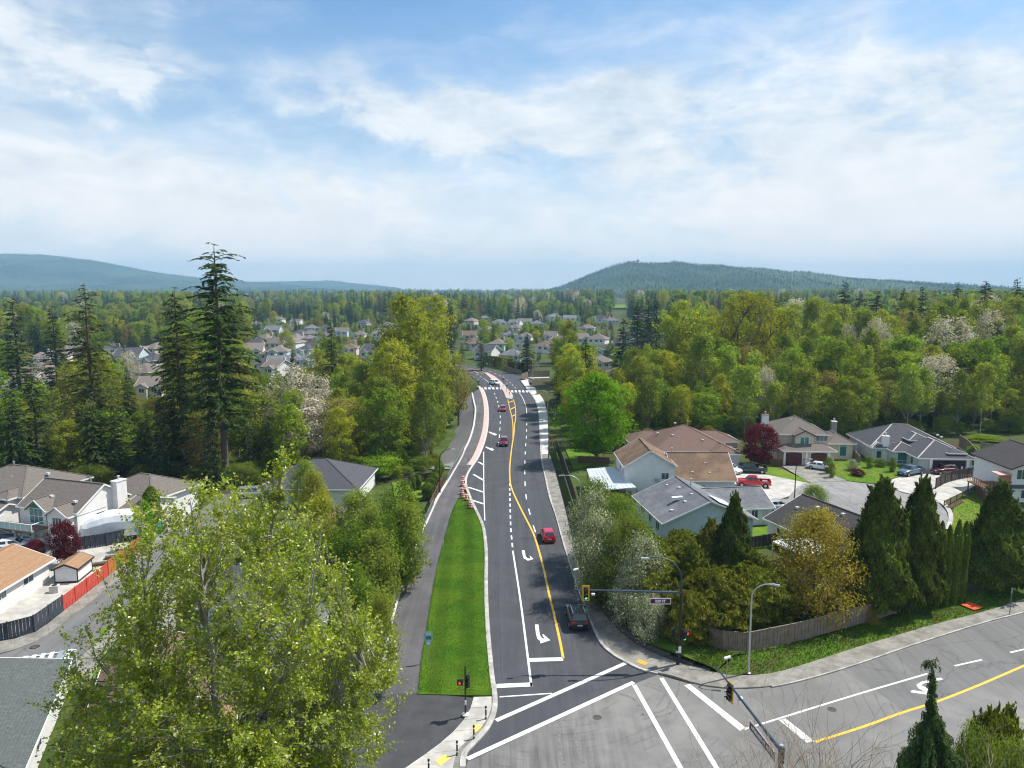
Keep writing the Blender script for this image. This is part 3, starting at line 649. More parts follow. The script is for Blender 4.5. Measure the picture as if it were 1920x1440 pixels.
# lower left residential street
sl = GP([(-60, 1240), (0, 1227), (62.5, 1206), (125, 1165), (208, 1098), (271, 1048), (333, 994), (372, 960), (410, 930), (430, 925), (505, 930), (500, 948), (440, 960), (380, 1010), (300, 1090), (233, 1157), (170, 1215), (100, 1290), (0, 1350), (-60, 1370)])
poly_sheet('street', sl, M_older, -.01, 0, None, 'structure')
A = smooth_line(GP([(-60, 1240), (0, 1227), (62.5, 1206), (125, 1165), (208, 1098), (271, 1048), (333, 994), (372, 960)]), 3); B = smooth_line(GP([(-60, 1216), (0, 1203), (60, 1190), (119, 1147), (204, 1080), (277, 1022), (325, 980), (362, 948)]), 3)
paving('pavement', A, B, 1.8, .09, M_conc_old, M_conc_old)
A = smooth_line(GP([(100, 1290), (170, 1215), (233, 1157), (300, 1090)]), 3); B = smooth_line(GP([(150, 1300), (205, 1225), (262, 1165), (330, 1095)]), 3); paving('pavement', A, B, 1.8, .09, M_conc_old, M_conc_old)
poly_sheet('driveway', GP([(212, 1170), (240, 1150), (330, 1110), (330, 1200), (240, 1215)]), M_conc_old, .07, .2, None, 'structure')
# left yards
yl = GP([(-80, 1210), (0, 1200), (60, 1188), (119, 1145), (204, 1078), (277, 1020), (262, 1005), (120, 1030), (90, 1055), (-80, 1060)])
poly_sheet('yard', yl, M_conc, .02, .1, None, 'structure')
poly_sheet('driveway', GP([(-60, 1010), (75, 1012), (130, 1036), (110, 1045), (0, 1042), (-60, 1045)]), M_conc_old, .04, .1, None, 'structure')
poly_sheet('yard', GP([(140, 990), (285, 975), (300, 1010), (262, 1007), (120, 1032)]), M_conc_old, .03, .1, None, 'structure')
for pts in ([(265, 960), (330, 940), (345, 975), (300, 1008)], [(640, 1000), (720, 1000), (735, 1120), (640, 1130)], [(735, 905), (820, 890), (815, 925), (745, 960)], [(190, 1180), (216, 1170), (250, 1290), (170, 1300)]):
    poly_sheet('lawn', GP(pts), M_lawn, .05, .2, None, 'structure')
# cul-de-sac, driveways and lawns on the right
poly_sheet('street', GP([(1480, 930), (1491, 917), (1506, 907), (1537, 903), (1588, 902), (1622, 906), (1656, 909), (1690, 923), (1740, 935), (1762, 945), (1774, 958), (1778, 970), (1774, 990), (1740, 1020), (1600, 1040), (1500, 985), (1470, 955)]), M_old, -.02, 0, None, 'structure')
A = smooth_line(GP([(1754, 938), (1768, 948), (1777, 962), (1778, 975), (1772, 992)]), 3); B = smooth_line(GP([(1760, 934), (1776, 946), (1786, 962), (1787, 977), (1781, 994)]), 3); paving('pavement', A, B, 1.5, .1, M_conc, M_conc_old)
poly_sheet('driveway', GP([(1370, 880), (1436, 890), (1487, 900), (1520, 906.5), (1506, 907.5), (1491, 917), (1480, 930), (1440, 945), (1400, 935), (1370, 930)]), M_conc, .03, .1, None, 'structure')
poly_sheet('driveway', GP([(1464, 873), (1537, 871), (1554, 886), (1588, 901.5), (1537, 903.5), (1520, 906)]), M_conc_old, .03, .1, None, 'structure')
poly_sheet('driveway', GP([(1641.5, 907.6), (1686, 895), (1709, 884), (1735, 878), (1835, 872), (1842, 888), (1827, 912), (1762, 944), (1740, 934), (1690, 922), (1656, 908.6)]), M_conc, .03, .1, None, 'structure')
poly_sheet('driveway', GP([(1395, 945), (1480, 935), (1490, 960), (1400, 985)]), M_conc_old, .02, .1, None, 'structure')
lw = [[(1400, 868), (1440, 873), (1464, 879), (1522, 905.5), (1487, 900), (1436, 890), (1378, 880)], [(1554, 860), (1590, 856), (1650, 862), (1700, 868), (1705, 880), (1686, 894), (1641, 907), (1588, 901.5), (1556, 887), (1542, 871)],
      [(1787, 960), (1790, 945), (1830, 925), (1860, 940), (1880, 980), (1850, 1060), (1790, 1060), (1784, 990)], [(1395, 990), (1456, 985), (1456, 1024), (1400, 1030)], [(1825, 846), (1850, 834), (1990, 850), (1990, 880), (1880, 874), (1840, 868)],
      [(1075, 880), (1110, 870), (1130, 840), (1060, 842)], [(1100, 925), (1130, 915), (1120, 960), (1095, 960)]]
for p in lw: 
    poly_sheet('lawn', GP(p), M_lawn, .05, .2, None, 'structure')
grass_blades('grass', GP(lw[1]), .05, 7000, .06, L_lawn, 8, .05)
grass_blades('grass', GP(lw[2]), .05, 5000, .10, L_lawn, 9, .05)
# far green field and hills
poly_sheet('field', GP([(1152, 571), (1172, 571), (1176, 577), (1150, 577)], 6), M_lawn, 6, 6, None, 'structure')
# ------------------------------------------------------------------ houses
M_trim = pmat('white_trim', (.72, .72, .70), (.78, .78, .76), .6, 1)
M_tdark = pmat('dark_trim', (.05, .04, .04), rough=.6)
M_vent = pmat('roof_vent_metal', (.50, .50, .50), (.6, .6, .6), .5, 3)
class House:
    def __init__(s, name, loc, rz, label, cat='house', group=None, far=False):
        s.e = empty(name, (loc[0], loc[1], loc[2] if len(loc) > 2 else 0), rz, label, cat, group); s.far = far; s.lastroof = None
    def block(s, x0, x1, y0, y1, ze, roof, wall, rmat, pitch=.4, over=.45, z0=0, trim=M_trim, caps=True, wall_on=True, ext=(0, 0)):
        e = s.e
        dx, dy = x1-x0, y1-y0; kx = roof in ('gable_x', 'hip_x')
        ov = over; X0, X1, Y0, Y1 = x0-ov, x1+ov, y0-ov, y1+ov
        half = (Y1-Y0)/2 if kx else (X1-X0)/2
        ze_ = ze; zr = ze_+pitch*half; th = .16
        gable = roof.startswith('gable')
        if roof in ('hip', ): kx = dx >= dy; half = (min(X1-X0, Y1-Y0))/2; zr = ze_+pitch*half
        mb = MB()
        if wall_on:
            mb.bb(x0, x1, y0, y1, z0, ze+.02)
            if gable:
                hh = (dy if kx else dx)/2; zt = ze+pitch*(hh+ov)-.12
                if kx: mb.add([(x0, y0, ze), (x0, y1, ze), (x0, (y0+y1)/2, zt), (x1, y0, ze), (x1, y1, ze), (x1, (y0+y1)/2, zt)], [(0, 2, 1), (3, 4, 5), (0, 3, 5, 2), (1, 2, 5, 4)])
                else: mb.add([(x0, y0, ze), (x1, y0, ze), ((x0+x1)/2, y0, zt), (x0, y1, ze), (x1, y1, ze), ((x0+x1)/2, y1, zt)], [(0, 1, 2), (3, 5, 4), (0, 2, 5, 3), (1, 4, 5, 2)])
            mb.build('wall', wall, e)
        # roof shell
        if kx: R0, R1 = (X0 if gable else X0+half, (Y0+Y1)/2), (X1 if gable else X1-half, (Y0+Y1)/2)
        else: R0, R1 = ((X0+X1)/2, Y0 if gable else Y0+half), ((X0+X1)/2, Y1 if gable else Y1-half)
        if roof == 'hipfront': R0 = ((X0+X1)/2, Y0+half); R1 = ((X0+X1)/2, Y1)
        c = [(X0, Y0), (X1, Y0), (X1, Y1), (X0, Y1)]
        T = [(p[0], p[1], ze_) for p in c]+[(R0[0], R0[1], zr), (R1[0], R1[1], zr)]
        Bt = [(p[0], p[1], p[2]-th) for p in T]
        if kx: F = [(0, 1, 5, 4), (2, 3, 4, 5), (3, 0, 4), (1, 2, 5)]
        else: F = [(1, 2, 5, 4), (3, 0, 4, 5), (0, 1, 4), (2, 3, 5)]
        open_ = []
        if gable: open_ = [F[2], F[3]]; F = F[:2]
        if roof == 'hipfront': F = F[:3]
        rb = MB(); rb.add(T, F); rb.add(Bt, [f[::-1] for f in F])
        o = rb.build('roof', rmat, e)
        bm = bmesh.new(); bm.from_mesh(o.data); bm.to_mesh(o.data); bm.free()
        s.lastroof = o
        # fascia boards / gutters
        fb = MB(); tt = .05
        def bar(a, b, h=.2, w_=.07, dz=-.09):
            a, b = Vector(a), Vector(b); d = (b-a); L = d.length; d.normalize(); side = Vector((d.y, -d.x, 0)).normalized(); up = side.cross(d)
            M = Matrix((d, -side, up)).transposed() if True else None
            fb.box((a+b)/2+Vector((0, 0, dz)), (L, w_, h), M=M)
        if kx: eaves = [(T[0], T[1]), (T[2], T[3])]; rakes = [(T[0], T[4]), (T[4], T[3]), (T[1], T[5]), (T[5], T[2])]; hips = rakes; ends = [(T[3], T[0]), (T[1], T[2])]
        else: eaves = [(T[1], T[2]), (T[3], T[0])]; rakes = [(T[0], T[4]), (T[4], T[1]), (T[2], T[5]), (T[5], T[3])]; hips = rakes; ends = [(T[0], T[1]), (T[2], T[3])]
        for a, b in eaves: bar(a, b)
        if gable: [bar(a, b) for a, b in rakes]
        elif roof == 'hipfront': bar(*ends[0]); bar(*rakes[2]); bar(*rakes[3])
        else: [bar(a, b) for a, b in ends]
        fb.build('gutter', trim, e)
        if caps:
            cb = MB(); fb = cb
            bar(T[4], T[5], .05, .28, .02)
            if not gable:
                for a, b in (hips if roof != 'hipfront' else hips[:2]): bar(a, b, .05, .24, .02)
            cb.build('ridge_cap', rmat if not s.__dict__.get('capmat') else s.capmat, e)
        return zr
    def window(s, face, u, z, w, h, at, frame=M_trim, pane=None, mull=1, trans=0, name='window'):
        """face: 'f' (toward -y), 'b', 'l' (-x), 'r' (+x); at = wall coordinate"""
        fr = MB(); d = .05; t_ = .08
        def P(a, b, za, zb, off0, off1, mb):
            if face == 'f': mb.bb(a, b, at-off1, at-off0, za, zb)
            elif face == 'b': mb.bb(a, b, at+off0, at+off1, za, zb)
            elif face == 'l': mb.bb(at-off1, at-off0, a, b, za, zb)
            else: mb.bb(at+off0, at+off1, a, b, za, zb)
        u0, u1 = u-w/2, u+w/2
        P(u0-t_, u1+t_, z-t_, z, -.02, d, fr); P(u0-t_, u1+t_, z+h, z+h+t_, -.02, d, fr); P(u0-t_, u0, z, z+h, -.02, d, fr); P(u1, u1+t_, z, z+h, -.02, d, fr)
        for i in range(mull): m_ = u0+w*(i+1)/(mull+1); P(m_-.03, m_+.03, z, z+h, 0, d-.008, fr)
        for i in range(trans): m_ = z+h*(i+1)/(trans+1); P(u0, u1, m_-.03, m_+.03, 0, d-.012, fr)
        o = fr.build(name, frame, s.e); pb = MB(); P(u0, u1, z, z+h, -.02, .02, pb); pb.build('pane', pane or M_pane, o); return o
    def door(s, face, u, w, h, at, mat, name='door', z=0, panels=0):
        o = MB()
        def P(a, b, za, zb, o0, o1, mb):
            if face == 'f': mb.bb(a, b, at-o1, at-o0, za, zb)
            elif face == 'r': mb.bb(at+o0, at+o1, a, b, za, zb)
            else: mb.bb(at-o1, at-o0, a, b, za, zb)
        P(u-w/2-.12, u+w/2+.12, z, z+h+.12, -.01, .03, o); fr = o.build(name, M_trim, s.e); q = MB()
        if panels:
            for k in range(panels):
                for j in range(4):
                    a = u-w/2+w*j/4; P(a+.03, a+w/4-.03, z+h*k/panels+.025, z+h*(k+1)/panels-.025, .02, .065, q)
        P(u-w/2, u+w/2, z, z+h, .02, .045, q); q.build('door_panel', mat, fr); return fr
    def box(s, name, x0, x1, y0, y1, z0, z1, mat): return MB().bb(x0, x1, y0, y1, z0, z1).build(name, mat, s.e)
    def chimney(s, x, y, w, d, z0, z1, mat, cap=M_trim):
        o = s.box('chimney', x-w/2, x+w/2, y-d/2, y+d/2, z0, z1, mat); MB().bb(x-w/2-.08, x+w/2+.08, y-d/2-.08, y+d/2+.08, z1, z1+.12).build('chimney_cap', cap, o)
        MB().lathe([(.12, z1+.1), (.12, z1+.6), (.2, z1+.6), (.2, z1+.7)], (x, y, 0), 8).build('flue', M_vent, o)
    def vent(s, x, y, z, kind=0, mat=None):
        if kind == 0: MB().bb(x-.22, x+.22, y-.22, y+.22, z-.1, z+.18).build('roof_vent', mat or M_vent, s.e)
        else: MB().lathe([(.09, z-.2), (.09, z+.75), (.17, z+.75), (.17, z+.95), (.02, z+1.0)], (x, y, 0), 8).build('vent_pipe', mat or M_silver, s.e)

R = math.radians
# --- right side -------------------------------------------------------------
h = House('house', (22.3, 114.3), R(.5), 'two-storey white house with a brown gable roof and a lower brown wing')
h.block(-4.0, 4.0, 0, 9.6, 5.5, 'gable_y', W_white, R_brown, pitch=.60, over=.4)
h.window('f', 2.45, 3.35, 1.15, 1.0, 0, mull=1); ac = h.box('air_conditioner', .85, 1.45, -.5, 0, 3.0, 3.5, M_silver)
h.window('l', 2, 3.6, 1.0, .9, -4.0); h.window('l', 5, 3.6, 1.0, .9, -4.0); h.window('l', 7.6, 1.0, 1.4, 1.2, -4.0)
h.block(4.3, 14.0, .7, 11.2, 2.9, 'gable_x', W_white, R_brown, pitch=.62, over=.4)
h.window('f', 8.0, .9, 2.2, 1.2, .7, mull=1, pane=M_panegreen)
for x, y, z in ((10, 4.0, 5.0), (10.2, 2.0, 3.8), (7.4, 2.2, 3.9)): h.vent(x, y, z)
h.vent(5.2, 7.8, 5.9, 1); h.vent(-1.6, 8.6, 6.9, 0)
h.door('r', 4.5, 1.2, 2.1, 14.0, M_gdoorw)
pc = empty('patio_cover', (0, 0, 0), 0, 'white corrugated metal patio cover beside the white two-storey house', 'patio cover')
def slab(name, pts4, z, th, mat, parent, zs=None, ribs=0):
    P = [Vector(p) for p in pts4]; zs = zs or [z]*4; n = 4
    v = [(p.x, p.y, q) for p, q in zip(P, zs)]+[(p.x, p.y, q-th) for p, q in zip(P, zs)]
    mb = MB().add(v, [(0, 1, 2, 3), (7, 6, 5, 4), (0, 4, 5, 1), (1, 5, 6, 2), (2, 6, 7, 3), (3, 7, 4, 0)])
    o = mb.build(name, mat, parent); bm = bmesh.new(); bm.from_mesh(o.data); bmesh.ops.recalc_face_normals(bm, faces=bm.faces); bm.to_mesh(o.data); bm.free()
    if ribs:
        for i in range(ribs):
            u = (i+.5)/ribs; a = Vector(v[0]).lerp(Vector(v[1]), u); b = Vector(v[3]).lerp(Vector(v[2]), u)
            MB().tube([a+Vector((0, 0, .02)), b+Vector((0, 0, .02))], .035, 5).build('rib', mat, o)
    return o
p4 = [G(1100, 878, 2.9), G(1150, 875, 3.1), G(1193, 913.5, 3.1), G(1114, 919, 2.9)]
slab('roof_sheet', p4, 3, .12, M_corr, pc, [2.8, 3.1, 3.1, 2.8], 9)
for p in p4[2:3]+p4[3:]+[p4[0]]: MB().tube([(p.x+.15, p.y+.25, 0), (p.x+.15, p.y+.25, 2.75)], .07, 6).build('post', M_wood_brown, pc)
b0 = p4[3]; b1 = p4[2]
MB().box(((b0.x+b1.x)/2+.6, (b0.y+b1.y)/2+.5, 1.2), (4.0, .1, 2.4)).build('side_panel', M_wood_brown, pc)

h = House('house', (19.9, 93.4), R(8), 'single-storey pale blue house with a grey gable roof behind the cedar shrubs')
h.block(.6, 13.2, .5, 12.9, 2.8, 'gable_y', W_blue, R_grey, pitch=.42, over=.5, trim=M_trim)
h.block(7.6, 18.6, 5.6, 14.2, 2.6, 'gable_x', W_white, R_grey, pitch=.42, over=.4)
h.window('l', 3, 1.0, 1.2, 1.2, .6); h.window('l', 6, 1.0, 1.2, 1.2, .6); h.window('l', 9.5, 1.0, 1.6, 1.2, .6)
h.window('f', 16, 1.0, .9, 1.4, 5.6); h.door('f', 17.6, .9, 2.05, 5.6, M_gdoorw)
o = h.box('skylight', 3.5, 5.0, 4.6, 5.2, 4.35, 4.75, M_white); o.rotation_euler = (0, R(-3), 0)
for x, y, z in ((5.0, 11.5, 4.7), (5.7, 8.6, 5.1), (6.1, 4.8, 5.2), (2.4, 2.6, 3.7), (4.6, 3.4, 4.6)): h.vent(x, y, z)
h.vent(7.6, 9, 5.4, 1)
MB().add([(8.2, .35, 5.37), (10.6, .35, 4.38), (10.6, 4.2, 4.38), (8.2, 4.2, 5.37), (8.2, .35, 5.31), (10.6, .35, 4.32), (10.6, 4.2, 4.32), (8.2, 4.2, 5.31)], [(0, 1, 2, 3), (7, 6, 5, 4), (0, 4, 5, 1), (1, 5, 6, 2), (2, 6, 7, 3), (3, 7, 4, 0)]).build('roof_glare_panel', M_corr, h.e)  # white panel added to paint the glare on the right roof slope

h = House('house', (35, 137.5), R(2), 'large house with a hipped red-brown roof behind the white two-storey house')
h.block(-7.6, 7.6, 0, 14.5, 2.8, 'hip', W_cream, R_redbrown, pitch=.47, over=.6)
h.block(1.5, 11.2, 7, 14, 3.0, 'hip', W_grey, R_redbrown, pitch=.42, over=.5)
h.block(-10.5, -2, 8, 15, 2.8, 'hip', W_cream, R_redbrown, pitch=.45, over=.5)
h.block(3.2, 8.2, -2.5, 4, 2.7, 'hip', W_grey, R_redbrown, pitch=.45, over=.5)
h.window('r', 8.5, .8, 1.6, 1.3, 11.2); h.box('brick_planter', 9.0, 11.0, 5.7, 7, 0, 1.8, pmat('reddish_brick', (.20, .10, .07), (.28, .15, .10), .85, 5))
for x, y, z in ((-3, 4, 5), (-1, 9.8, 6.3), (2.6, 2.5, 4.3), (-5, 8, 4.6)): h.vent(x, y, z)
h.vent(1.2, 8.4, 6.2, 1)

h = House('house', (52.3, 137.6), R(-4), 'beige two-storey house with two brown arched garage doors and taupe hip roof')
h.block(.2, 9.8, 3.4, 14.5, 5.4, 'hip', W_beige, R_taupe, pitch=.5, over=.5)
h.block(.4, 9.9, 0, 3.8, 2.8, 'hip', W_beige, R_taupe, pitch=.42, over=.45, caps=False)
h.block(3.0, 6.6, 1.9, 6.0, 5.4, 'gable_y', W_beige, R_taupe, pitch=.5, over=.35, trim=M_tdark)
h.block(10.3, 15.2, 5.0, 13.0, 3.3, 'hip', W_beige, R_taupe, pitch=.55, over=.5)
h.window('f', 4.8, 3.6, 1.6, 1.5, 1.9, pane=M_panegreen); h.window('f', 8.6, 4.1, 2.2, 1.1, 3.4, mull=2)
h.window('f', 13.4, .8, 1.3, 1.9, 5.0, mull=0, pane=M_panegreen); h.window('f', 13.4, 2.85, 1.3, .45, 5.0, mull=0, pane=M_panegreen)
for u in (2.3, 7.0):
    h.door('f', u, 3.1, 2.2, 0, M_gdoor, 'garage_door', 0, 4)
    mb = MB(); n = 9
    pts = [(u-1.55, 2.2)]+[(u+1.55*math.cos(PI-PI*i/n), 2.2+.24*math.sin(PI*i/n)) for i in range(1, n)]+[(u+1.55, 2.2)]
    mb.add([(x, -.07, z) for x, z in pts]+[(x, .02, z) for x, z in pts], [tuple(range(len(pts)))]+[(i, i+len(pts), i+1+len(pts), i+1) for i in range(len(pts)-1)]); mb.build('door_arch', M_gdoor, h.e)
for x in (.5, 4.65, 8.9): h.box('garage_pillar', x-.2, x+.2, -.22, .0, 0, 2.7, M_trim)
h.chimney(.0, 12.5, 1.3, .8, 3, 7.6, M_white, pmat('reddish_brick', (.2, .1, .07)))
h.chimney(14.4, 13.3, .9, .9, 0, 6.2, pmat('grey_stone', (.22, .21, .20), (.34, .33, .31), .9, 5))
for x, y, z in ((4, 8, 7.4), (5.4, 7.2, 7.3), (8.5, 8, 6.2)): h.vent(x, y, z)
h.box('stone_facing', 15.3, 16.6, 6.2, 7.0, 0, 3.0, MATS['grey_stone'])

h = House('house', (76.9, 131.6), R(-5), 'grey house with slate hip roofs, dormers and an open double garage')
h.capmat = M_conc
h.block(-6.2, 8.8, 9, 21, 2.9, 'hip', W_grey, R_slate, pitch=.52, over=.55)
h.block(-1.2, 8.2, .2, 12, 2.75, 'hip', W_grey, R_slate, pitch=.46, over=.55)
h.block(-3.6, .9, 5.3, 10.0, 2.8, 'hip', W_grey, R_slate, pitch=.5, over=.45)
h.block(-6.4, -3.9, 8.2, 12, 2.8, 'hip', W_grey, R_slate, pitch=.5, over=.4)
h.block(.9, 4.1, 8.6, 14, 4.4, 'hip', W_grey, R_slate, pitch=.45, over=.6)
h.block(4.4, 7.0, .9, 4.6, 3.6, 'hip', W_grey, R_slate, pitch=.36, over=.4, caps=False)
h.window('f', 2.5, 3.55, 1.9, .7, 8.6, mull=0); h.window('f', 5.7, 2.95, 1.5, .4, .9, mull=0)
h.window('f', -1.5, .5, 2.7, 2.0, 5.3, pane=M_panegreen, mull=0, trans=0); h.window('f', -1.5, .35, 2.7, .5, 5.28, mull=2)
h.window('f', -5.2, .7, .9, 1.4, 8.2, mull=0)
h.window('l', 3, .9, .9, 1.3, -1.2, mull=0)
h.box('garage_shade_panel', 1.0, 7.0, -.02, .22, 0, 2.25, pmat('garage_shadow', (.02, .02, .022), (.05, .05, .05), .9, 2))  # dark panel paints the shade inside the open garage
for i, (x, z, w_, hh) in enumerate(((1.6, .9, .5, 1.2), (2.6, 1.3, .7, .6), (4.2, .6, .4, 1.0), (5.2, 1.5, .6, .5), (6.2, .9, .3, 1.3))): h.box('stored_box', x, x+w_, -.08, 0, z*.4, z*.4+hh*.7, (M_wood, M_white, M_silver)[i % 3])
for x in (.75, 7.25): h.box('garage_pillar', x-.22, x+.22, -.35, .15, 0, 2.6, M_trim)
h.chimney(-3.9, 8.6, 1.1, .9, 0, 5.0, M_white)
for x, y, z in ((6.2, 9.4, 5.2), (6.8, 9.1, 4.9)): h.vent(x, y, z)

h = House('house', (39.3, 84.2), R(20), 'single-storey white house with a charcoal roof behind the bronze tree')
h.block(0, 12.2, 0, 12.5, 2.7, 'gable_y', W_white, R_dark, pitch=.42, over=.5)
h.window('l', 9.6, 1.0, 1.9, 1.1, 0, mull=2); h.window('l', 5, 1.0, 1.5, 1.1, 0)
h.vent(3.4, 10.8, 4.35); h.vent(4.8, 8.6, 4.9); h.vent(3.6, 6.0, 4.4, 1); h.vent(5.2, 4.6, 5.1)
pc = empty('patio_cover', (0, 0, 0), 0, 'flat white patio roof beside the charcoal-roofed house, half behind the bronze tree', 'patio cover')
p4 = [G(1449, 1015, 2.5), G(1520, 998, 2.5), G(1580, 1022, 2.5), G(1512, 1045, 2.5)]
slab('roof_sheet', p4, 2.5, .2, M_corr, pc, None, 7)
for p in p4: MB().tube([(p.x, p.y, 0), (p.x, p.y, 2.3)], .08, 6).build('post', M_trim, pc)

h = House('house', (79.6, 112.6), R(-2), 'white two-storey house with a dark band at the right edge of the picture')
h.block(0, 12, 0, 10, 5.6, 'gable_y', W_white, R_dark, pitch=.38, over=.5, trim=M_tdark)
h.window('f', 1.55, 3.8, 1.5, 1.5, 0, mull=1); h.window('f', 2.4, .7, 1.4, 1.3, 0, mull=1); h.door('f', 4.9, 2.6, 2.1, 0, pmat('blue_grey_door', (.20, .28, .32), (.26, .34, .38)), 'garage_door', 0, 4)
MB().bb(-.05, 12.05, -.35, .02, 2.35, 2.9).build('band', pmat('dark_green_grey_band', (.08, .10, .11)), h.e)
# wooden deck
dk = empty('deck', (75.4, 112.5, 0), 0, 'brown wooden deck with railings and stairs beside the right edge house', 'deck')
MB().bb(0, 4.3, 0, 4.5, 2.2, 2.35).build('deck_floor', M_wood_brown, dk)
M_cedar = pmat('cedar_lattice', (.36, .18, .09), (.46, .25, .13), .8, 2)
for x in np.arange(0, 4.4, .55): MB().bb(x-.04, x+.04, -.04, .04, 2.3, 3.3).build('baluster', M_cedar, dk)
for y in np.arange(.5, 4.6, .55): MB().bb(-.04, .04, y-.04, y+.04, 2.3, 3.3).build('baluster', M_cedar, dk)
MB().bb(-.06, 4.3, -.06, .06, 3.3, 3.4).build('rail', M_wood_brown, dk); MB().bb(-.06, .06, .06, 4.5, 3.3, 3.4).build('rail', M_wood_brown, dk)
for x, y in ((0.1, .1), (4.2, .1), (.1, 4.3), (2, .1)): MB().bb(x-.07, x+.07, y-.07, y+.07, 0, 2.2).build('post', M_wood_brown, dk)
for k in range(9): MB().bb(1.2, 2.2, -.28*(k+1), -.28*k, 2.1-.25*k-.05, 2.1-.25*k).build('stair_tread', M_cedar, dk)
MB().bb(2.4, 4.3, .3, .4, 2.4, 4.4).build('privacy_screen', M_cedar, dk)
slab('awning', [(2.0, -.4, 0), (4.3, -.2, 0), (4.3, 2, 0), (2.2, 2.2, 0)], 4.6, .08, M_pink, dk)
# dark gazebo
gzb = empty('gazebo', (*G(1185, 838)[:2], 0), 0, 'dark blue gazebo roof beside the bright green maple', 'gazebo')
MB().add([(-1.9, -1.9, 2.1), (1.9, -1.9, 2.1), (1.9, 1.9, 2.1), (-1.9, 1.9, 2.1), (0, 0, 3.2)], [(0, 1, 4), (1, 2, 4), (2, 3, 4), (3, 0, 4), (3, 2, 1, 0)]).build('canopy', pmat('slate_fabric', (.09, .13, .17), (.12, .17, .21)), gzb)
for x in (-1.7, 1.7):
    for y in (-1.7, 1.7): MB().bb(x-.05, x+.05, y-.05, y+.05, 0, 2.1).build('post', M_black, gzb)

# --- left side --------------------------------------------------------------
h = House('townhouse', (-67.5, 95.7), R(-18), 'white townhouse with balcony, two front gables, tall white chimney and taupe roof', 'townhouse')
h.block(.2, 10.4, .3, 9.0, 4.5, 'gable_x', W_stucco, R_taupe, pitch=.62, over=.3)
h.block(2.6, 5.9, -.5, 4.5, 4.6, 'gable_y', W_stucco, R_taupe, pitch=.75, over=.35)
h.block(6.6, 10.1, -.9, 4.5, 4.3, 'gable_y', W_stucco, R_taupe, pitch=.62, over=.35)
h.window('f', 4.25, 2.75, 2.3, 2.0, -.5, pane=M_panegreen, mull=2, trans=1); h.window('f', 8.3, 2.9, 1.5, 1.1, -.9, mull=2)
mb = MB().add([(3.0, -.56, 4.85), (5.5, -.56, 4.85), (4.25, -.56, 5.75)], [(0, 1, 2)]); mb.build('gable_window', M_panegreen, h.e)
h.window('r', 4.0, 2.4, 1.5, 1.2, 10.4, mull=1)
h.chimney(10.9, 6.8, 1.0, 1.7, 0, 7.3, M_stucco := W_stucco)
bal = h.box('balcony', -1.6, 6.2, -2.9, -.5, 2.3, 2.5, pmat('brown_fascia', (.16, .11, .09), (.21, .15, .12)))
for x in np.arange(-1.5, 6.21, .96): MB().bb(x-.03, x+.03, -2.88, -2.82, 2.5, 3.4).build('baluster', M_white, bal)
MB().bb(-1.6, 6.2, -2.9, -2.8, 3.4, 3.47).build('rail', M_white, bal); MB().bb(-1.55, 6.15, -2.86, -2.84, 2.55, 3.35).build('glass_panel', pmat('balcony_glass', (.42, .52, .54), rough=.15), bal)
MB().bb(6.1, 6.2, -2.8, -.6, 3.4, 3.47).build('rail', M_white, bal); MB().bb(-1.6, -1.5, -2.8, -.6, 3.4, 3.47).build('rail', M_white, bal)
h.door('f', 1.3, 2.8, 2.0, .3, M_gdoorw, 'garage_door', 0, 4); h.door('f', 4.6, 2.8, 2.0, -.5, M_gdoorw, 'garage_door', 0, 4)
for x in (-1.4, 2.9, 6.0): h.box('balcony_post', x-.15, x+.15, -2.7, -2.4, 0, 2.3, pmat('green_grey_post', (.22, .28, .27)))
h.vent(4.6, 1.6, 5.9); h.vent(9.0, 1.4, 5.6); h.vent(6.9, 5.9, 6.7, 1)
h = House('townhouse', (-62.5, 101.2), R(-18), 'white townhouse behind the chimney with a taupe hip roof under the dark trees', 'townhouse')
h.block(.6, 11.5, 2.0, 11, 4.3, 'hip', W_stucco, R_taupe, pitch=.45, over=.5)
h.block(9.6, 12.4, -1.6, 5, 3.9, 'gable_x', W_stucco, R_taupe, pitch=.3, over=.3)
h.window('r', 1, 1.0, 1.0, 1.4, 12.4)
h = House('townhouse', (-82, 101.2), R(-17), 'leftmost taupe-roofed townhouse above the parked cars at the left edge', 'townhouse')
h.block(-2, 12.4, 2.5, 13.5, 4.7, 'hip', W_stucco, R_taupe, pitch=.45, over=.5)
h.block(-4, 11.8, -2.4, 3.4, 2.9, 'gable_x', W_stucco, R_taupe, pitch=.4, over=.4)
h.block(8.6, 11.6, .9, 5, 4.7, 'hip', W_stucco, R_taupe, pitch=.45, over=.35)
h.window('f', 10.1, 3.3, 1.8, 1.1, .9, pane=M_panegreen, mull=1); h.door('f', 9.4, 2.2, 2.1, -2.4, M_gdoorw, 'garage_door', 0, 4); h.door('f', 6.4, 2.2, 2.1, -2.4, M_gdoorw, 'garage_door', 0, 4)
for x, y, z in ((6.5, 5.8, 6.2), (10.2, 8.5, 6.3), (2.5, 5.4, 6.1), (9.6, -.6, 4.1), (7.0, -.7, 4.0)): h.vent(x, y, z)
h.vent(4.2, 8, 7.0, 1)
h = House('house', (-54.0, 81.6), R(0), 'low white house with a tan roof at the left edge beside the small shed', 'house')
h.block(-8.5, 0, -20, -.6, 2.6, 'gable_y', W_stucco, R_tan, pitch=.38, over=.55)
for v in (-8.6, -4.2, -13): h.window('r', v, 1.35, 1.6, .75, 0, mull=1)
sh = House('garden_shed', (-53.0, 80.4), R(6), 'small white garden shed with black trim and tan roof', 'shed')
sh.block(0, 2.5, 0, 3.6, 1.75, 'gable_y', W_white, R_tan, pitch=.42, over=.22, z0=.2, trim=M_tdark, caps=False)
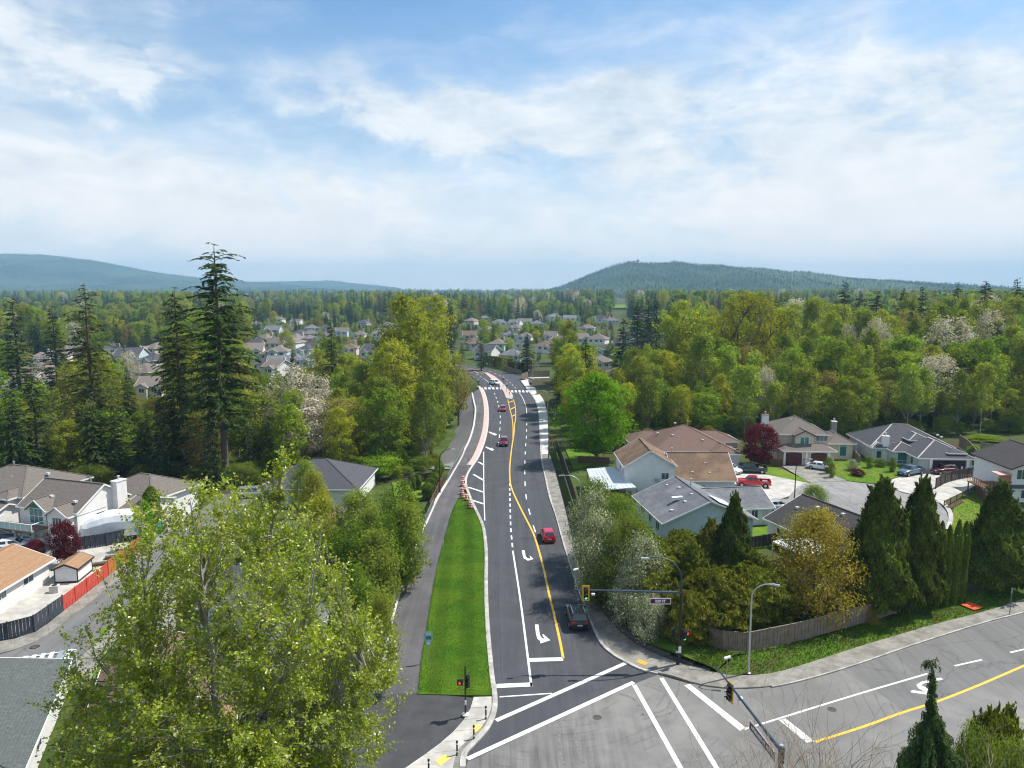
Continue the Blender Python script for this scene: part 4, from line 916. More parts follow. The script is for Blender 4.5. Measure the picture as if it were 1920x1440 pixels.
for x in (0, 2.5): sh.box('corner_trim', x-.05, x+.05, -.05, .05, .2, 1.8, M_tdark)
sh.box('corner_trim', 2.45, 2.55, 3.55, 3.65, .2, 1.8, M_tdark); sh.box('base', -.05, 2.55, -.05, 3.65, .0, .22, M_tdark)
h = House('house', (-37.3, 58.0), R(21), 'green-grey roofed white house in the bottom left corner', 'house')
h.block(-15, -.5, -15.6, -.5, 2.8, 'hipfront', W_white, R_greennear, pitch=.21, over=.5)
for k in range(22):
    x = -14.5+k*.66
    MB().bb(x, x+(.34 if k % 5 else .6), .05, 1.7, 2.86, 2.92).build('corrugated_strip', M_corr if k % 5 else M_silver, h.e)
h.box('patio_frame', -14.6, 0, 1.55, 1.68, 2.68, 2.84, M_trim); 
for x in (-14, -9, -4.5, -.1): h.box('post', x-.06, x+.06, 1.5, 1.62, 0, 2.7, M_trim)
h.vent(-6.4, -7.6, 3.9, 0, M_tdark); h.window('r', -4, 1, 1.2, 1.1, -.5); h.window('r', -10, 1, 1.2, 1.1, -.5)
h = House('house', (-31.2, 50.5), R(21), 'brown-roofed house mostly hidden by the big cottonwood', 'house')
h.block(0, 7.5, -1, 8.5, 2.8, 'gable_y', W_stucco, R_redbrown, pitch=.38, over=.5)
h.block(2.5, 9.5, -6.5, -1.2, 2.4, 'gable_x', W_stucco, R_tan, pitch=.35, over=.5)
h.window('f', 6, .7, 2.8, 1.4, -6.5, mull=3, trans=1)
h.vent(2.2, 7.2, 4.0, 0, M_tdark)
h = House('house', (-39.3, 110.6), R(-2), 'white-walled house with a grey hip roof behind the top of the cottonwood', 'house')
h.block(0, 15, 0, 13, 2.9, 'hip', W_white, R_slate, pitch=.47, over=.5)
h.door('f', 3.6, 4.6, 2.1, 0, M_gdoorw, 'garage_door', 0, 4); h.door('f', 9, 2.4, 2.1, 0, M_gdoorw, 'garage_door', 0, 4)
h = House('house', (-28.2, 89), R(3), 'tan and grey roofed house behind the middle of the cottonwood', 'house')
h.block(0, 9.5, 0, 9, 2.9, 'hip', W_cream, R_pink, pitch=.45, over=.5)
h.block(-4.5, 3, -5, 4, 2.8, 'hip', W_white, R_slate, pitch=.45, over=.5)
h.window('f', 6, 1, 1.8, 1.1, 0)
h = House('house', (-31, 68), R(10), 'grey-roofed white house behind the lower branches of the cottonwood', 'house')
h.block(0, 11, 0, 10, 2.9, 'hip', W_white, R_slate, pitch=.42, over=.5)
h.block(6, 12.4, -5, 1, 2.7, 'gable_y', W_white, R_grey, pitch=.4, over=.4)
h.window('f', 2.5, 1, 2.2, 1.1, 0, mull=2)

# --- distant houses: cheap but complete -------------------------------------
WM = dict(w=W_stucco, c=W_cream, b=W_blue, g=W_grey, m=W_mint, e=W_beige); RM = dict(t=R_taupe, g=R_grey, s=R_slate, r=R_redbrown, b=R_brown, p=R_pink, d=R_dark)
fr = random.Random(11)
WN = dict(w='white', c='cream', b='pale blue', g='light grey', m='mint green', e='beige'); RN = dict(t='taupe', g='grey', s='slate grey', r='red-brown', b='brown', p='pinkish brown', d='charcoal')
def far_house(px, py, wpx, wall, roof, where, two=1, kind='hip', gable=True, rz=None, group=None):
    b = G(px, py); D = b.y; W = wpx/FPX*D; W = max(7, min(W*.9, 17)); dep = fr.uniform(9, 12); z = gz(b.x, b.y)
    rz = fr.uniform(-.5, .5) if rz is None else rz
    h = House('house', (b.x, D, z), rz, ' '.join(('%s house, %s roof, %s' % (WN[wall], RN[roof], where)).split()[:16]), 'house', group)
    ze = 4.1 if two else 2.8
    h.block(-W/2, W/2, 0, dep, ze, kind if kind != 'hip' else 'hip', WM[wall], RM[roof], pitch=.5, over=.5, caps=False)
    if gable:
        sx = fr.choice((-1, 1))*W*.2
        h.block(sx-W*.2, sx+W*.2, -1.6, dep*.5, ze-.2, 'gable_y', WM[wall], RM[roof], pitch=.6, over=.35, caps=False)
        h.window('f', sx, ze-1.9, W*.2, 1.2, -1.6, mull=1)
        h.window('f', -sx, ze-1.9, W*.18, 1.2, 0, mull=1)
    else:
        for u in (-.28, .05, .3): h.window('f', u*W, ze-1.9, W*.14, 1.2, 0, mull=1)
    if two: h.door('f', -W*.2 if not gable else -sx, 3.2, 2.1, -.0, M_gdoorw, 'garage_door', 0, 0)
    if fr.random() < .4: h.chimney(W*.3, dep*.7, .9, .7, ze, ze+3.2, W_cream)
    return h
# (px, py base, width px, wall, roof, place words)
FAR = [
 (880, 634, 26, 'c', 'r', 'leftmost of the far centre row'), (907, 622, 22, 'e', 'p', 'beside an autumn-coloured tree, far centre'), (938, 608, 30, 'w', 'g', 'on the far slope, left of centre'),
 (962, 618, 24, 'g', 't', 'second from the left on the far slope'), (984, 606, 28, 'c', 't', 'on the far slope above the arched-window houses'), (958, 633, 24, 'b', 'g', 'with its front to the valley, left of the arched one'),
 (982, 636, 30, 'w', 't', 'with an arched gable in the middle of the valley'), (1008, 610, 24, 'g', 'g', 'behind the bright green round tree'), (1032, 634, 26, 'w', 't', 'right of the bright green round tree'),
 (1100, 620, 30, 'e', 'p', 'large and pinkish between dark conifers'), (930, 656, 34, 'm', 'p', 'with a gabled front beside the red-leaved shrub'), (892, 655, 26, 'e', 'r', 'at the bend, under the far rows'),
 (905, 672, 40, 'w', 's', 'with a white gable end above the road bend'), (955, 680, 46, 'b', 'g', 'behind the clipped dark hedge'), (975, 656, 26, 'w', 's', 'partly behind the tall spruce at the bend'),
 (1018, 660, 34, 'w', 'r', 'right of the tall spruce'), (1042, 650, 24, 'c', 't', 'behind the yellow-green trees, centre'), (1131, 668, 34, 'm', 's', 'between the conifers right of the bend'), (1130, 694, 40, 'e', 'p', 'half hidden under the conifer right of the road'),
 (1205, 634, 22, 'w', 's', 'left one of the pair on the right rise'), (1225, 634, 32, 'b', 's', 'right one of the pair on the right rise'), (1205, 668, 30, 'e', 'd', 'with a steep dark roof below the pair'), (1150, 720, 34, 'w', 't', 'deep in the green wood right of the road'),
 (478, 612, 26, 'g', 't', 'among pale blossom, far left of centre'), (552, 607, 22, 'w', 't', 'small and far, beside the tall poplar'), (490, 640, 30, 'c', 'p', 'at the left end of the far left rows'), (545, 640, 34, 'e', 'p', 'with a tall hipped roof, left valley'),
 (585, 640, 24, 'c', 'p', 'next to the street lamp, left valley'), (510, 655, 38, 'w', 't', 'with a long low front, left valley'), (568, 668, 30, 'b', 's', 'with an arched front window, left valley'), (520, 672, 40, 'b', 'p', 'with a broad hipped roof, left valley'),
 (550, 690, 30, 'w', 'g', 'behind the small dark pine, left valley'), (506, 705, 34, 'w', 'p', 'at the left edge of the lower row, left valley'), (570, 690, 36, 'b', 'g', 'lowest in the left valley above the blossom tree'), (585, 656, 24, 'g', 'd', 'behind the tall dark fir, left valley'),
 (655, 665, 20, 'c', 'b', 'with a pale gable beside the tall fir'), (690, 672, 34, 'g', 's', 'behind the pale budding tree'), (678, 608, 22, 'b', 's', 'small blue one far behind the wood'), (672, 632, 24, 'c', 't', 'half hidden by the yellow-green tall trees'), (706, 630, 22, 'w', 'p', 'just left of the tall cottonwoods'),
 (238, 680, 50, 'b', 's', 'with a fan window, behind the pink blossom'), (275, 690, 46, 'w', 's', 'right of the fan window house'), (280, 665, 36, 'c', 'p', 'behind the slate-roofed pair on the left'), (255, 716, 60, 'e', 't', 'long and low below the pink blossom'), (280, 745, 52, 'c', 'p', 'below the long taupe roof, half behind the firs'),
 (60, 715, 70, 'e', 't', 'uppermost at the far left edge'), (95, 735, 60, 'w', 't', 'right one of the far left cluster'), (20, 750, 80, 'e', 't', 'lowest at the far left edge'), (35, 730, 70, 'e', 't', 'in the middle of the far left cluster'), (150, 760, 50, 'w', 't', 'behind the ragged tall fir at left'),
 (105, 604, 20, 'w', 'g', 'tiny and pale on the far left forest edge'), (1300, 566, 20, 'c', 't', 'tiny on the far right horizon'), (1340, 600, 22, 'w', 'g', 'behind the right-hand cottonwoods')]
for i, (px, py, wd, wa, ro, wh) in enumerate(FAR):
    near = py > 640
    far_house(px, py+2, wd, wa, ro, wh, two=1 if (i % 3 and near) else 0 if not near else 1, kind='gable_x' if i % 4 == 0 else 'hip', gable=i % 3 != 1, group='houses in the valley beyond the wood')

EX = []; er = random.Random(21)
for (x0, x1, y0, y1, n_, wh) in ((465, 735, 603, 632, 9, 'far left valley'), (470, 600, 636, 700, 6, 'left valley'), (870, 1240, 598, 612, 9, 'far centre'), (1000, 1240, 622, 660, 6, 'right side of the valley'), (0, 300, 640, 700, 6, 'far left edge of the wood')):
    for _ in range(n_*6):
        if n_ == 0: break
        px, py = er.uniform(x0, x1), er.uniform(y0, y1)
        if any(abs(px-q[0]) < 17 and abs(py-q[1]) < 9 for q in FAR+EX): continue
        n_ -= 1; EX.append((px, py, er.uniform(20, 30)*(1+(py-600)/160), er.choice('wwcgeb'), er.choice('ttggsdpb'), wh))
for i, (px, py, wd, wa, ro, wh) in enumerate(EX): far_house(px, py+2, wd, wa, ro, wh, two=i % 2, kind='hip' if i % 3 else 'gable_x', gable=i % 3 == 0, group='houses in the valley beyond the wood')
FAR = FAR+EX
# ------------------------------------------------------------------ fences
def fence(pts, label, mat, hgt=1.8, step=2.4, z=.05, board=.28, name='wooden_fence', postmat=None, lattice=False, cap=True, parts=True):
    L = [Vector((p.x, p.y, 0)) for p in pts]; tot = length(L); n = max(1, round(tot/step)); P = [along(L, tot*i/n)[0] for i in range(n+1)]
    e = empty(name, (P[0].x, P[0].y, z), 0, label, 'fence')
    pm = None; cache = {}
    for i, p in enumerate(P):
        o = MB().bb(-.06, .06, -.06, .06, 0, hgt+.12).build('post', postmat or mat, e) if pm is None else link('post', pm.data, None, e)
        pm = pm or o; o.location = (p.x-P[0].x, p.y-P[0].y, 0)
    for a, b in zip(P, P[1:]):
        d = b-a; w_ = d.length; key = round(w_, 1)
        if key not in cache:
            mb = MB(); nb = max(3, int((w_-.12)/board)); bw = (w_-.12)/nb
            for k in range(nb): x = -w_/2+.06+bw*(k+.5); mb.box((x, (.012 if k % 2 else -.012), hgt/2+.03), (bw-.02, .022, hgt-.06+random.uniform(-.02, .02)))
            mb.bb(-w_/2+.06, w_/2-.06, .03, .07, .3, .38); mb.bb(-w_/2+.06, w_/2-.06, .03, .07, hgt-.4, hgt-.32)
            if cap: mb.bb(-w_/2+.06, w_/2-.06, -.06, .06, hgt, hgt+.04)
            o = mb.build('fence_panel', mat, e); cache[key] = o.data
        else: o = link('fence_panel', cache[key], None, e)
        c = (a+b)/2-P[0]; o.location = (c.x, c.y, 0); o.rotation_euler = (0, 0, math.atan2(d.y, d.x))
    return e
fence(GP([(0, 1203), (-40, 1211)][::-1]+[(60, 1190), (119, 1147)]), 'charcoal fence with lattice top at the left street corner', M_wood_blue, 1.7, 2.6)
fence(GP([(119, 1147), (204, 1080)]), 'bright red painted fence along the left street', M_wood_red, 1.6, 2.4)
fence(GP([(204, 1080), (277, 1022)]), 'orange stained fence along the left street next to the covered boat', M_wood_orange, 1.8, 2.4)
fence(GP([(277, 1022), (305, 1000)]), 'green mesh fence beside the orange fence', M_green_mesh, 1.8, 2.4, board=1.0, postmat=M_silver, name='mesh_fence')
fence(GP([(120, 1036), (190, 1026), (275, 1008)]), 'charcoal fence in front of the covered boat', M_wood_blue, 1.7, 2.6)
fence(GP([(120, 1034), (146, 1008)]), 'short orange fence beside the red-leaved tree', M_wood_orange, 1.5, 2.4)
fence(GP([(1231, 1171), (1283, 1197), (1379, 1227), (1500, 1202), (1650, 1160), (1680, 1150)], .3), 'weathered wooden fence at the corner below the cedars', M_wood, 1.9, 2.4, z=.3, board=.2)
fence(GP([(1036, 853), (1043, 875), (1053, 905), (1066, 950), (1078, 985), (1092, 1025)])and[p+Vector((1.1, 0, 0)) for p in GP([(1034, 845), (1040, 868), (1048, 892), (1063, 945), (1077, 1000), (1092, 1050)])], 'tall dark wooden noise fence beside the right pavement', M_wood_dark, 2.5, 2.4, z=0, postmat=M_wood_dark)
fence(GP([(1068, 840), (1076, 836), (1150, 850), (1170, 846)]), 'dark fence under the bright green maple', M_wood_dark, 1.6)
fence(GP([(1084, 868), (1142, 871)]), 'short dark garden fence in front of the bright green maple', M_wood_brown, 1.3)
fence(GP([(1754, 917), (1775, 905), (1800, 899), (1839, 893), (1842, 880)]), 'dark brown fence between the two driveways on the right', M_wood_dark, 1.8)
fence(GP([(1574, 832), (1590, 846), (1612, 872)]), 'brown fence between the beige house and the grey house', M_wood, 1.7)
fence(GP([(1798, 838), (1815, 850), (1838, 880)]), 'tall weathered fence behind the open garage', M_wood, 2.6, postmat=M_wood)
fence(GP([(1838, 848), (1870, 852), (1990, 866)]), 'weathered back fence at the right edge below the forest', M_wood, 2.0)
fence(GP([(1838, 885), (1870, 893), (1885, 900)]), 'dark fence behind the wooden deck', M_wood_dark, 2.2)
fence(GP([(1828, 922), (1850, 948), (1875, 975)]), 'dark brown fence below the wooden deck', M_wood_brown, 1.6)
fence(GP([(1405, 1030), (1456, 1022)]), 'dark fence between the blue house and the charcoal-roofed house', M_wood_dark, 1.6)
fence(GP([(1408, 866), (1440, 874), (1466, 876)]), 'brown fence beside the beige house garage', M_wood_brown, 1.5)
fence(GP([(722, 1195), (735, 1150), (744, 1120)])and[p+Vector((-1.3, 0, 0)) for p in GP([(700, 1270), (720, 1200), (745, 1120), (775, 1035)])], 'reddish brown fence below the path railing', M_wood_brown, 1.6, z=-.4)
fence(GP([(753, 912), (790, 905), (822, 900)]), 'dark fence under the yellow-green tree left of the path', M_wood_dark, 1.5)
fence(GP([(806, 960), (822, 925), (832, 903)]), 'rusty brown fence beside the clipped cedar hedge', M_wood_brown, 1.5)
fence(GP([(978, 712), (990, 708), (1030, 706)]), 'taupe wooden fence at the far side street', M_wood, 2.2, z=.1)
fence(GP([(945, 694), (978, 704)]), 'taupe wooden fence above the road bend', M_wood, 1.8, z=.1)
# rail stairs beside right lawn
rl = GP([(1770, 950), (1826, 922)]); e = empty('rail_fence', rl[0], 0, 'brown three-rail fence beside timber steps on the right lawn', 'fence'); d = rl[1]-rl[0]
for k in range(6): p = d*k/5; MB().bb(-.05, .05, -.05, .05, 0, 1.0).build('post', M_wood_brown, e).location = p
for zz in (.3, .6, .92): MB().tube([Vector((0, 0, zz)), d+Vector((0, 0, zz))], .045, 5).build('rail', M_wood_brown, e)
e = empty('timber_steps', rl[0]+Vector((.5, -1.2, 0)), math.atan2(d.y, d.x), 'flight of timber steps beside the three-rail fence', 'steps')
for k in range(9): MB().bb(k*.62, k*.62+.35, 0, .9, .04, .18).build('step', M_wood_brown, e)

# ------------------------------------------------------------------ metal railing along the path wall
def railing(line, label, step=1.9, h=1.15):
    tot = length(line); n = round(tot/step); P = [along(line, tot*i/n)[0] for i in range(n+1)]; o0 = P[0]
    e = empty('railing', (o0.x, o0.y, .14), 0, label, 'railing'); pm = None
    for p in P:
        o = MB().tube([(0, 0, 0), (0, 0, h)], .035, 6).build('post', M_silver, e) if pm is None else link('post', pm.data, None, e); pm = pm or o; o.location = (p.x-o0.x, p.y-o0.y, 0)
    for zz in (.15, h): MB().tube([(p.x-o0.x, p.y-o0.y, zz) for p in P], .035, 6).build('rail', M_silver, e)
    mb = MB(); 
    for i in range(int(tot/.16)):
        p = along(line, i*.16)[0]-o0; mb.bb(p.x-.012, p.x+.012, p.y-.012, p.y+.012, .15, h)
    mb.build('infill_bars', M_silver, e)['kind'] = 'stuff'
EWm = offset_line(PLw, .21)
railing([p for p in EWm if G(0, 1300).y < p.y < G(0, 938).y], 'silver metal railing along the near part of the left path')
railing([p for p in EWm if G(0, 905).y < p.y < G(0, 845).y], 'silver metal railing along the middle part of the left path')
# ------------------------------------------------------------------ vegetation
L_alder = leaf_mat('alder_leaf', (.175, .225, .034), (.29, .35, .055), .52, hue=.015)
L_cotton = leaf_mat('cottonwood_leaf', (.25, .285, .022), (.38, .40, .048), .52, hue=.015)
L_olive = leaf_mat('olive_bud', (.21, .195, .05), (.33, .29, .08), .4)
L_bright = leaf_mat('bright_maple_leaf', (.10, .25, .008), (.19, .38, .018), .48, hue=.01, val=.1)
L_lime = leaf_mat('lime_leaf', (.16, .26, .012), (.26, .36, .025), .42, hue=.01, val=.1)
L_blossom = leaf_mat('pale_blossom', (.42, .37, .30), (.62, .56, .48), .25, hue=.01, val=.12)
L_wblossom = leaf_mat('white_blossom', (.50, .52, .44), (.66, .68, .62), .3, hue=.01, val=.1)
L_pinkb = leaf_mat('pink_blossom', (.50, .20, .22), (.62, .30, .32), .25, hue=.01, val=.1)
L_fir = leaf_mat('fir_needle', (.036, .064, .016), (.09, .13, .026), .22, hue=.02, val=.22)
L_firfar = leaf_mat('dark_conifer_needle', (.034, .060, .022), (.075, .110, .034), .2, hue=.02, val=.25)
L_spruce = leaf_mat('spruce_needle', (.026, .055, .034), (.055, .10, .052), .15, hue=.01, val=.15)
L_thuja = leaf_mat('cedar_spray', (.045, .082, .012), (.14, .18, .030), .25, hue=.01, val=.1, dry=(.12, .10, .02), dryk=.05)
L_cedarhedge = leaf_mat('golden_cedar_spray', (.11, .14, .014), (.24, .25, .035), .35, hue=.015, val=.12, dry=(.17, .13, .03), dryk=.08)
L_shrub = leaf_mat('shrub_leaf', (.125, .175, .028), (.22, .285, .048), .46, hue=.01, val=.1)
L_red = leaf_mat('red_maple_leaf', (.075, .010, .018), (.17, .026, .040), .35, hue=.005, val=.1)
L_bronze = leaf_mat('bronze_leaf', (.235, .20, .022), (.37, .35, .042), .42, hue=.005, val=.1, dry=(.30, .16, .04), dryk=.25)
L_fore = leaf_mat('young_cottonwood_leaf', (.17, .25, .008), (.47, .52, .030), .56, gloss=.05, hue=0, val=0, dry=(.50, .46, .16), dryk=.06)
L_bare = pmat('bare_twig', (.25, .19, .13), (.36, .29, .21), .9, 4)

def unit(v): return v/np.maximum(np.linalg.norm(v, axis=1, keepdims=True), 1e-9)
def cards(c, nrm, size, aspect, rng, axis=None, fold=0.0):
    """diamond leaf cards: centre c, normal nrm, half length size, optional long axis"""
    n = len(c); nrm = unit(nrm)
    a = rng.normal(size=(n, 3)) if axis is None else axis
    a = unit(a-nrm*(a*nrm).sum(1, keepdims=True)); b = np.cross(nrm, a); s = np.asarray(size).reshape(-1, 1)
    v = np.stack([c-a*s, c+b*s*aspect+nrm*s*fold, c+a*s, c-b*s*aspect+nrm*s*fold], 1).reshape(-1, 3)
    return v, np.arange(4*n).reshape(-1, 4)
class Wood:
    """branches as tapered tubes, numpy"""
    def __init__(s, seg=5): s.v = []; s.f = []; s.n = 0; s.seg = seg
    def tube(s, P, r, seg=None):
        seg = seg or s.seg; P = np.asarray(P, float); k = len(P); r = np.asarray(r, float)
        T = unit(np.gradient(P, axis=0)); up = np.array([1., 0, 0]) if abs(T[0, 0]) < .8 else np.array([0, 1., 0])
        A = unit(np.cross(T, up)); B = np.cross(T, A); q = np.linspace(0, 2*PI, seg, endpoint=False)
        R_ = P[:, None]+(A[:, None]*np.cos(q)[None, :, None]+B[:, None]*np.sin(q)[None, :, None])*r[:, None, None]
        s.v.append(R_.reshape(-1, 3)); i = np.arange(seg); j = (i+1) % seg
        for a in range(k-1): s.f.append(np.stack([i+a*seg, j+a*seg, j+(a+1)*seg, i+(a+1)*seg], 1)+s.n)
        s.n += k*seg
    def mesh(s, name): return amesh(name, np.concatenate(s.v), np.concatenate(s.f), True)
def bez(a, b, c, n): t_ = np.linspace(0, 1, n)[:, None]; return (1-t_)**2*a+2*t_*(1-t_)*b+t_**2*c

def broadleaf(seed, H=20, R=5, base=.25, clumps=90, per=55, leaf=.30, shape='round', rc=.16, trunk=.22, limbs=14, forks=1, wob=.4, flat=.7, twig=.02, upn=.5):
    rng = np.random.default_rng(seed); wd = Wood(5)
    tp = np.array([[0, 0, -.5], [rng.normal(0, wob*.3), rng.normal(0, wob*.3), H*.3], [rng.normal(0, wob), rng.normal(0, wob), H*.62], [rng.normal(0, wob), rng.normal(0, wob), H*.93]])
    tt = np.linspace(0, 1, 4); zz = np.linspace(0, 1, 9); TP = np.stack([np.interp(zz, tt, tp[:, k]) for k in range(3)], 1)
    wd.tube(TP, trunk*(1.02-zz)**.8+.02, 7)
    def env(t_):
        if shape == 'round': return np.sqrt(np.maximum(0, 1-(2*t_-1)**2))**.85
        if shape == 'oval': return np.sin(PI*np.clip(t_, 0, 1)**.8)**.6*.95
        if shape == 'fan': return np.clip(.35+1.1*t_, 0, 1)*np.sqrt(np.maximum(0, 1-np.clip((t_-.55)/.45, 0, 1)**2))
        if shape == 'tall': return np.clip(1.25-t_, 0, 1)**.6*np.clip(t_*4+.25, 0, 1)
        return np.ones_like(t_)
    K = clumps; t_ = rng.uniform(.03, .99, K); az = np.arange(K)*2.39996+rng.normal(0, .35, K); rf = np.sqrt(rng.uniform(.12, 1, K))*rng.uniform(.82, 1.08, K)
    er = env(t_)*R*(1+.22*np.sin(az*2+seed)+.12*np.sin(az*3+t_*7+seed*2)); rad = er*rf
    zb = H*base; cz = zb+(H-zb)*t_
    Cc = np.stack([rad*np.cos(az), rad*np.sin(az), cz], 1)
    # limbs towards the outermost clumps
    idx = np.argsort(-rad/R-rng.uniform(0, .3, K))[:limbs]; LP = []
    for i in idx:
        e = Cc[i]; zs = max(H*base*.6, e[2]-rad[i]*rng.uniform(.8, 1.3)-H*.05); zs = min(zs, H*.85)
        s_ = np.array([np.interp(zs/H, TP[:, 2]/H, TP[:, 0]), np.interp(zs/H, TP[:, 2]/H, TP[:, 1]), zs])
        m_ = (s_+e)/2+np.array([e[0]*.18, e[1]*.18, -H*.015*rng.uniform(0, 1)])+rng.normal(0, .25, 3)
        B_ = bez(s_, m_, e, 7); r0 = trunk*.42*(1-zs/H*.6); wd.tube(B_, np.linspace(r0, .02, 7)); LP.append(B_)
    LPa = np.concatenate(LP+[TP[2:]])
    for i in range(K):
        if i in idx: continue
        c = Cc[i]; d = np.linalg.norm(LPa-(c-np.array([0, 0, R*.18])), axis=1); j = np.argmin(d); s_ = LPa[j]
        if d[j] < .4: continue
        wd.tube(bez(s_, (s_+c)/2+rng.normal(0, .12, 3), c, 4), np.linspace(max(twig, trunk*.12), twig*.5, 4), 4)
    # foliage
    n = per*K; ci = np.repeat(np.arange(K), per); rr = R*rc*rng.uniform(.7, 1.35, K)[ci]
    g = rng.normal(size=(n, 3)); g = g/np.maximum(1, np.linalg.norm(g, axis=1, keepdims=True)/1.9)
    off = g*rr[:, None]*np.array([1, 1, flat]); P = Cc[ci]+off
    out = unit(np.c_[P[:, :2], (P[:, 2]-H*(base+1)/2)*.6])
    N_ = unit(off)*.5+out*.5+np.array([0, 0, upn])+rng.normal(size=(n, 3))*.55
    v, f = cards(P, N_, leaf*rng.uniform(.6, 1.3, n), .62, rng)
    return wd.mesh('trunk'), amesh('crown', v, f)

def conifer(seed, H=30, R=4.2, base=.12, whorls=34, per=7, leaf=.55, droop=.28, gap=0.0, trunk=.35, taper=.85, dens=11, ragged=.25, top=1.0, bend=0):
    rng = np.random.default_rng(seed); wd = Wood(6); zz = np.linspace(0, 1, 8)
    TP = np.c_[np.sin(zz*3)*bend, np.cos(zz*2)*bend-bend, zz*H]; TP[0, 2] = -.5; wd.tube(TP, trunk*(1.02-zz)**.8+.02, 7)
    V = []; A = []; Nn = []; S = []
    for wi in range(whorls):
        t_ = (wi+rng.uniform(-.4, .4))/whorls; t_ = min(max(t_, 0), .985); z = H*(base+(1-base)*t_)
        prof = (1-t_)**taper*np.clip(.55+t_*3, 0, 1); L0 = R*prof+.25
        if rng.random() < gap: continue
        for b in range(per if t_ < .9 else 5):
            a = 2*PI*b/per+rng.uniform(-.5, .5)+wi*.7; L = L0*rng.uniform(1-ragged*1.6, 1+ragged)
            if rng.random() < ragged*.25: continue
            rise = (.25+.55*t_*top)*L; dr = droop*L
            zj = z+rng.normal(0, .018*H); s_ = np.array([0, 0, zj]); tip = np.array([math.cos(a)*L, math.sin(a)*L, zj+rise*.55-dr*1.15]); mid = np.array([math.cos(a)*L*.55, math.sin(a)*L*.55, zj+rise*.55-dr*.15])
            B_ = bez(s_, mid, tip, 6)
            if L > R*.35: wd.tube(B_, np.linspace(.05*trunk/.35+.01, .01, 6), 3)
            n = max(5, int(dens*(L/R)+4)); u = np.sort(rng.uniform(.10, 1.0, n)); P = np.stack([np.interp(u, np.linspace(0, 1, 6), B_[:, k]) for k in range(3)], 1)
            d = unit(np.gradient(P, axis=0)+1e-6); side = np.sign(rng.uniform(-1, 1, n))[:, None]*np.array([-math.sin(a), math.cos(a), 0]); 
            ax = d*rng.uniform(.5, 1.1, (n, 1))+side*rng.uniform(.2, 1.0, (n, 1))+np.array([0, 0, -1])*rng.uniform(.05, .75, (n, 1)); ax = unit(ax)
            s__ = leaf*rng.uniform(.55, 1.25, n)*(.65+.5*(1-u))*(.6+.4*prof)
            V.append(P+ax*s__[:, None]*.7); A.append(ax); S.append(s__); Nn.append(np.array([0, 0, 1])+d*.35+rng.normal(0, .5, (n, 3)))
    V = np.concatenate(V); A = np.concatenate(A); S = np.concatenate(S); Nn = np.concatenate(Nn)
    v, f = cards(V, Nn, S, .34, rng, A)
    return wd.mesh('trunk'), amesh('crown', v, f)

def thuja(seed, H=9, R=2.6, n=9000, leaf=.20, prof='cone', lump=.16, trunk=.14, zb=.1, aspect=.42):
    rng = np.random.default_rng(seed); wd = Wood(6); wd.tube([[0, 0, -.3], [0, 0, H*.5], [0, 0, H*.9]], [trunk, trunk*.6, .03])
    t_ = rng.uniform(0, 1, n)**1.25; az = rng.uniform(0, 2*PI, n)
    if prof == 'cone': pr = (1-t_)**.72*np.clip(.62+t_*3.0, 0, 1)
    elif prof == 'column': pr = np.clip((1-t_)*5, 0, 1)**.6*np.clip(.75+t_*2, 0, 1)
    else: pr = np.sqrt(np.maximum(0, 1-(2*t_*.92-.84)**2))**.8
    ph = rng.uniform(0, 6.28, 6)
    lumpf = 1+lump*(np.sin(az*3+t_*11+ph[0])*.5+np.sin(az*5-t_*17+ph[1])*.45+np.sin(az*9+t_*29+ph[2])*.35+np.sin(az*2-t_*6+ph[3])*.5)
    dep = 1+rng.normal(0, .03, n)-rng.exponential(.10, n).clip(0, .5); r = R*pr*lumpf*dep
    P = np.stack([r*np.cos(az), r*np.sin(az), H*(zb+(1-zb)*t_)], 1); out = np.stack([np.cos(az), np.sin(az), np.full(n, .35)], 1)
    ax = np.stack([np.cos(az)*.45, np.sin(az)*.45, np.full(n, .9)], 1)+rng.normal(0, .38, (n, 3))
    if n > 8000:      # ragged sprays standing out of the surface
        k = n//90; j = rng.choice(n, k); m_ = 26; jj = np.repeat(j, m_); g_ = rng.uniform(0, 1, (k*m_, 1)); L_ = np.repeat(rng.uniform(.25, .65, k), m_)[:, None]
        P2 = P[jj]+unit(ax[jj])*g_*L_+rng.normal(0, .07, (k*m_, 3))*(1.2-g_); P = np.concatenate([P, P2]); out = np.concatenate([out, out[jj]]); ax = np.concatenate([ax, ax[jj]+rng.normal(0, .3, (k*m_, 3))]); n = len(P)
    v, f = cards(P, out+rng.normal(0, .55, (n, 3)), leaf*rng.uniform(.55, 1.35, n), aspect, rng, unit(ax))
    return wd.mesh('trunk'), amesh('crown', v, f)

def place_tree(name, proto, loc, H, Rx, rz, label, cat='tree', mats=None, group=None, H0=1, R0=1):
    """a tree: empty at its foot, trunk and crown as parts (mesh data shared between copies)"""
    e = empty(name, loc, rz, label, cat, group); e.scale = (Rx/R0, Rx/R0, H/H0)
    for nm, me, mt in (('trunk', proto[0], proto[2]), ('crown', proto[1], proto[3])):
        if not me.materials: me.materials.append(mt)
        o = bpy.data.objects.new(nm, me); C.objects.link(o); o.parent = e
    return e
PROTO = {}
def proto(key, fn, H, R, bark_m, leaf_m, **kw):
    a, b = fn(H=H, R=R, **kw); PROTO[key] = (a, b, bark_m, leaf_m, H, R)
def T(name, key, x, y, H, Rr, label, cat='tree', group=None, rz=None, z=None):
    p = PROTO[key]; z = gz(x, y) if z is None else z
    return place_tree(name, p, (x, y, z), H, Rr, fr.uniform(0, 6.28) if rz is None else rz, label, cat, None, group, p[4], p[5])
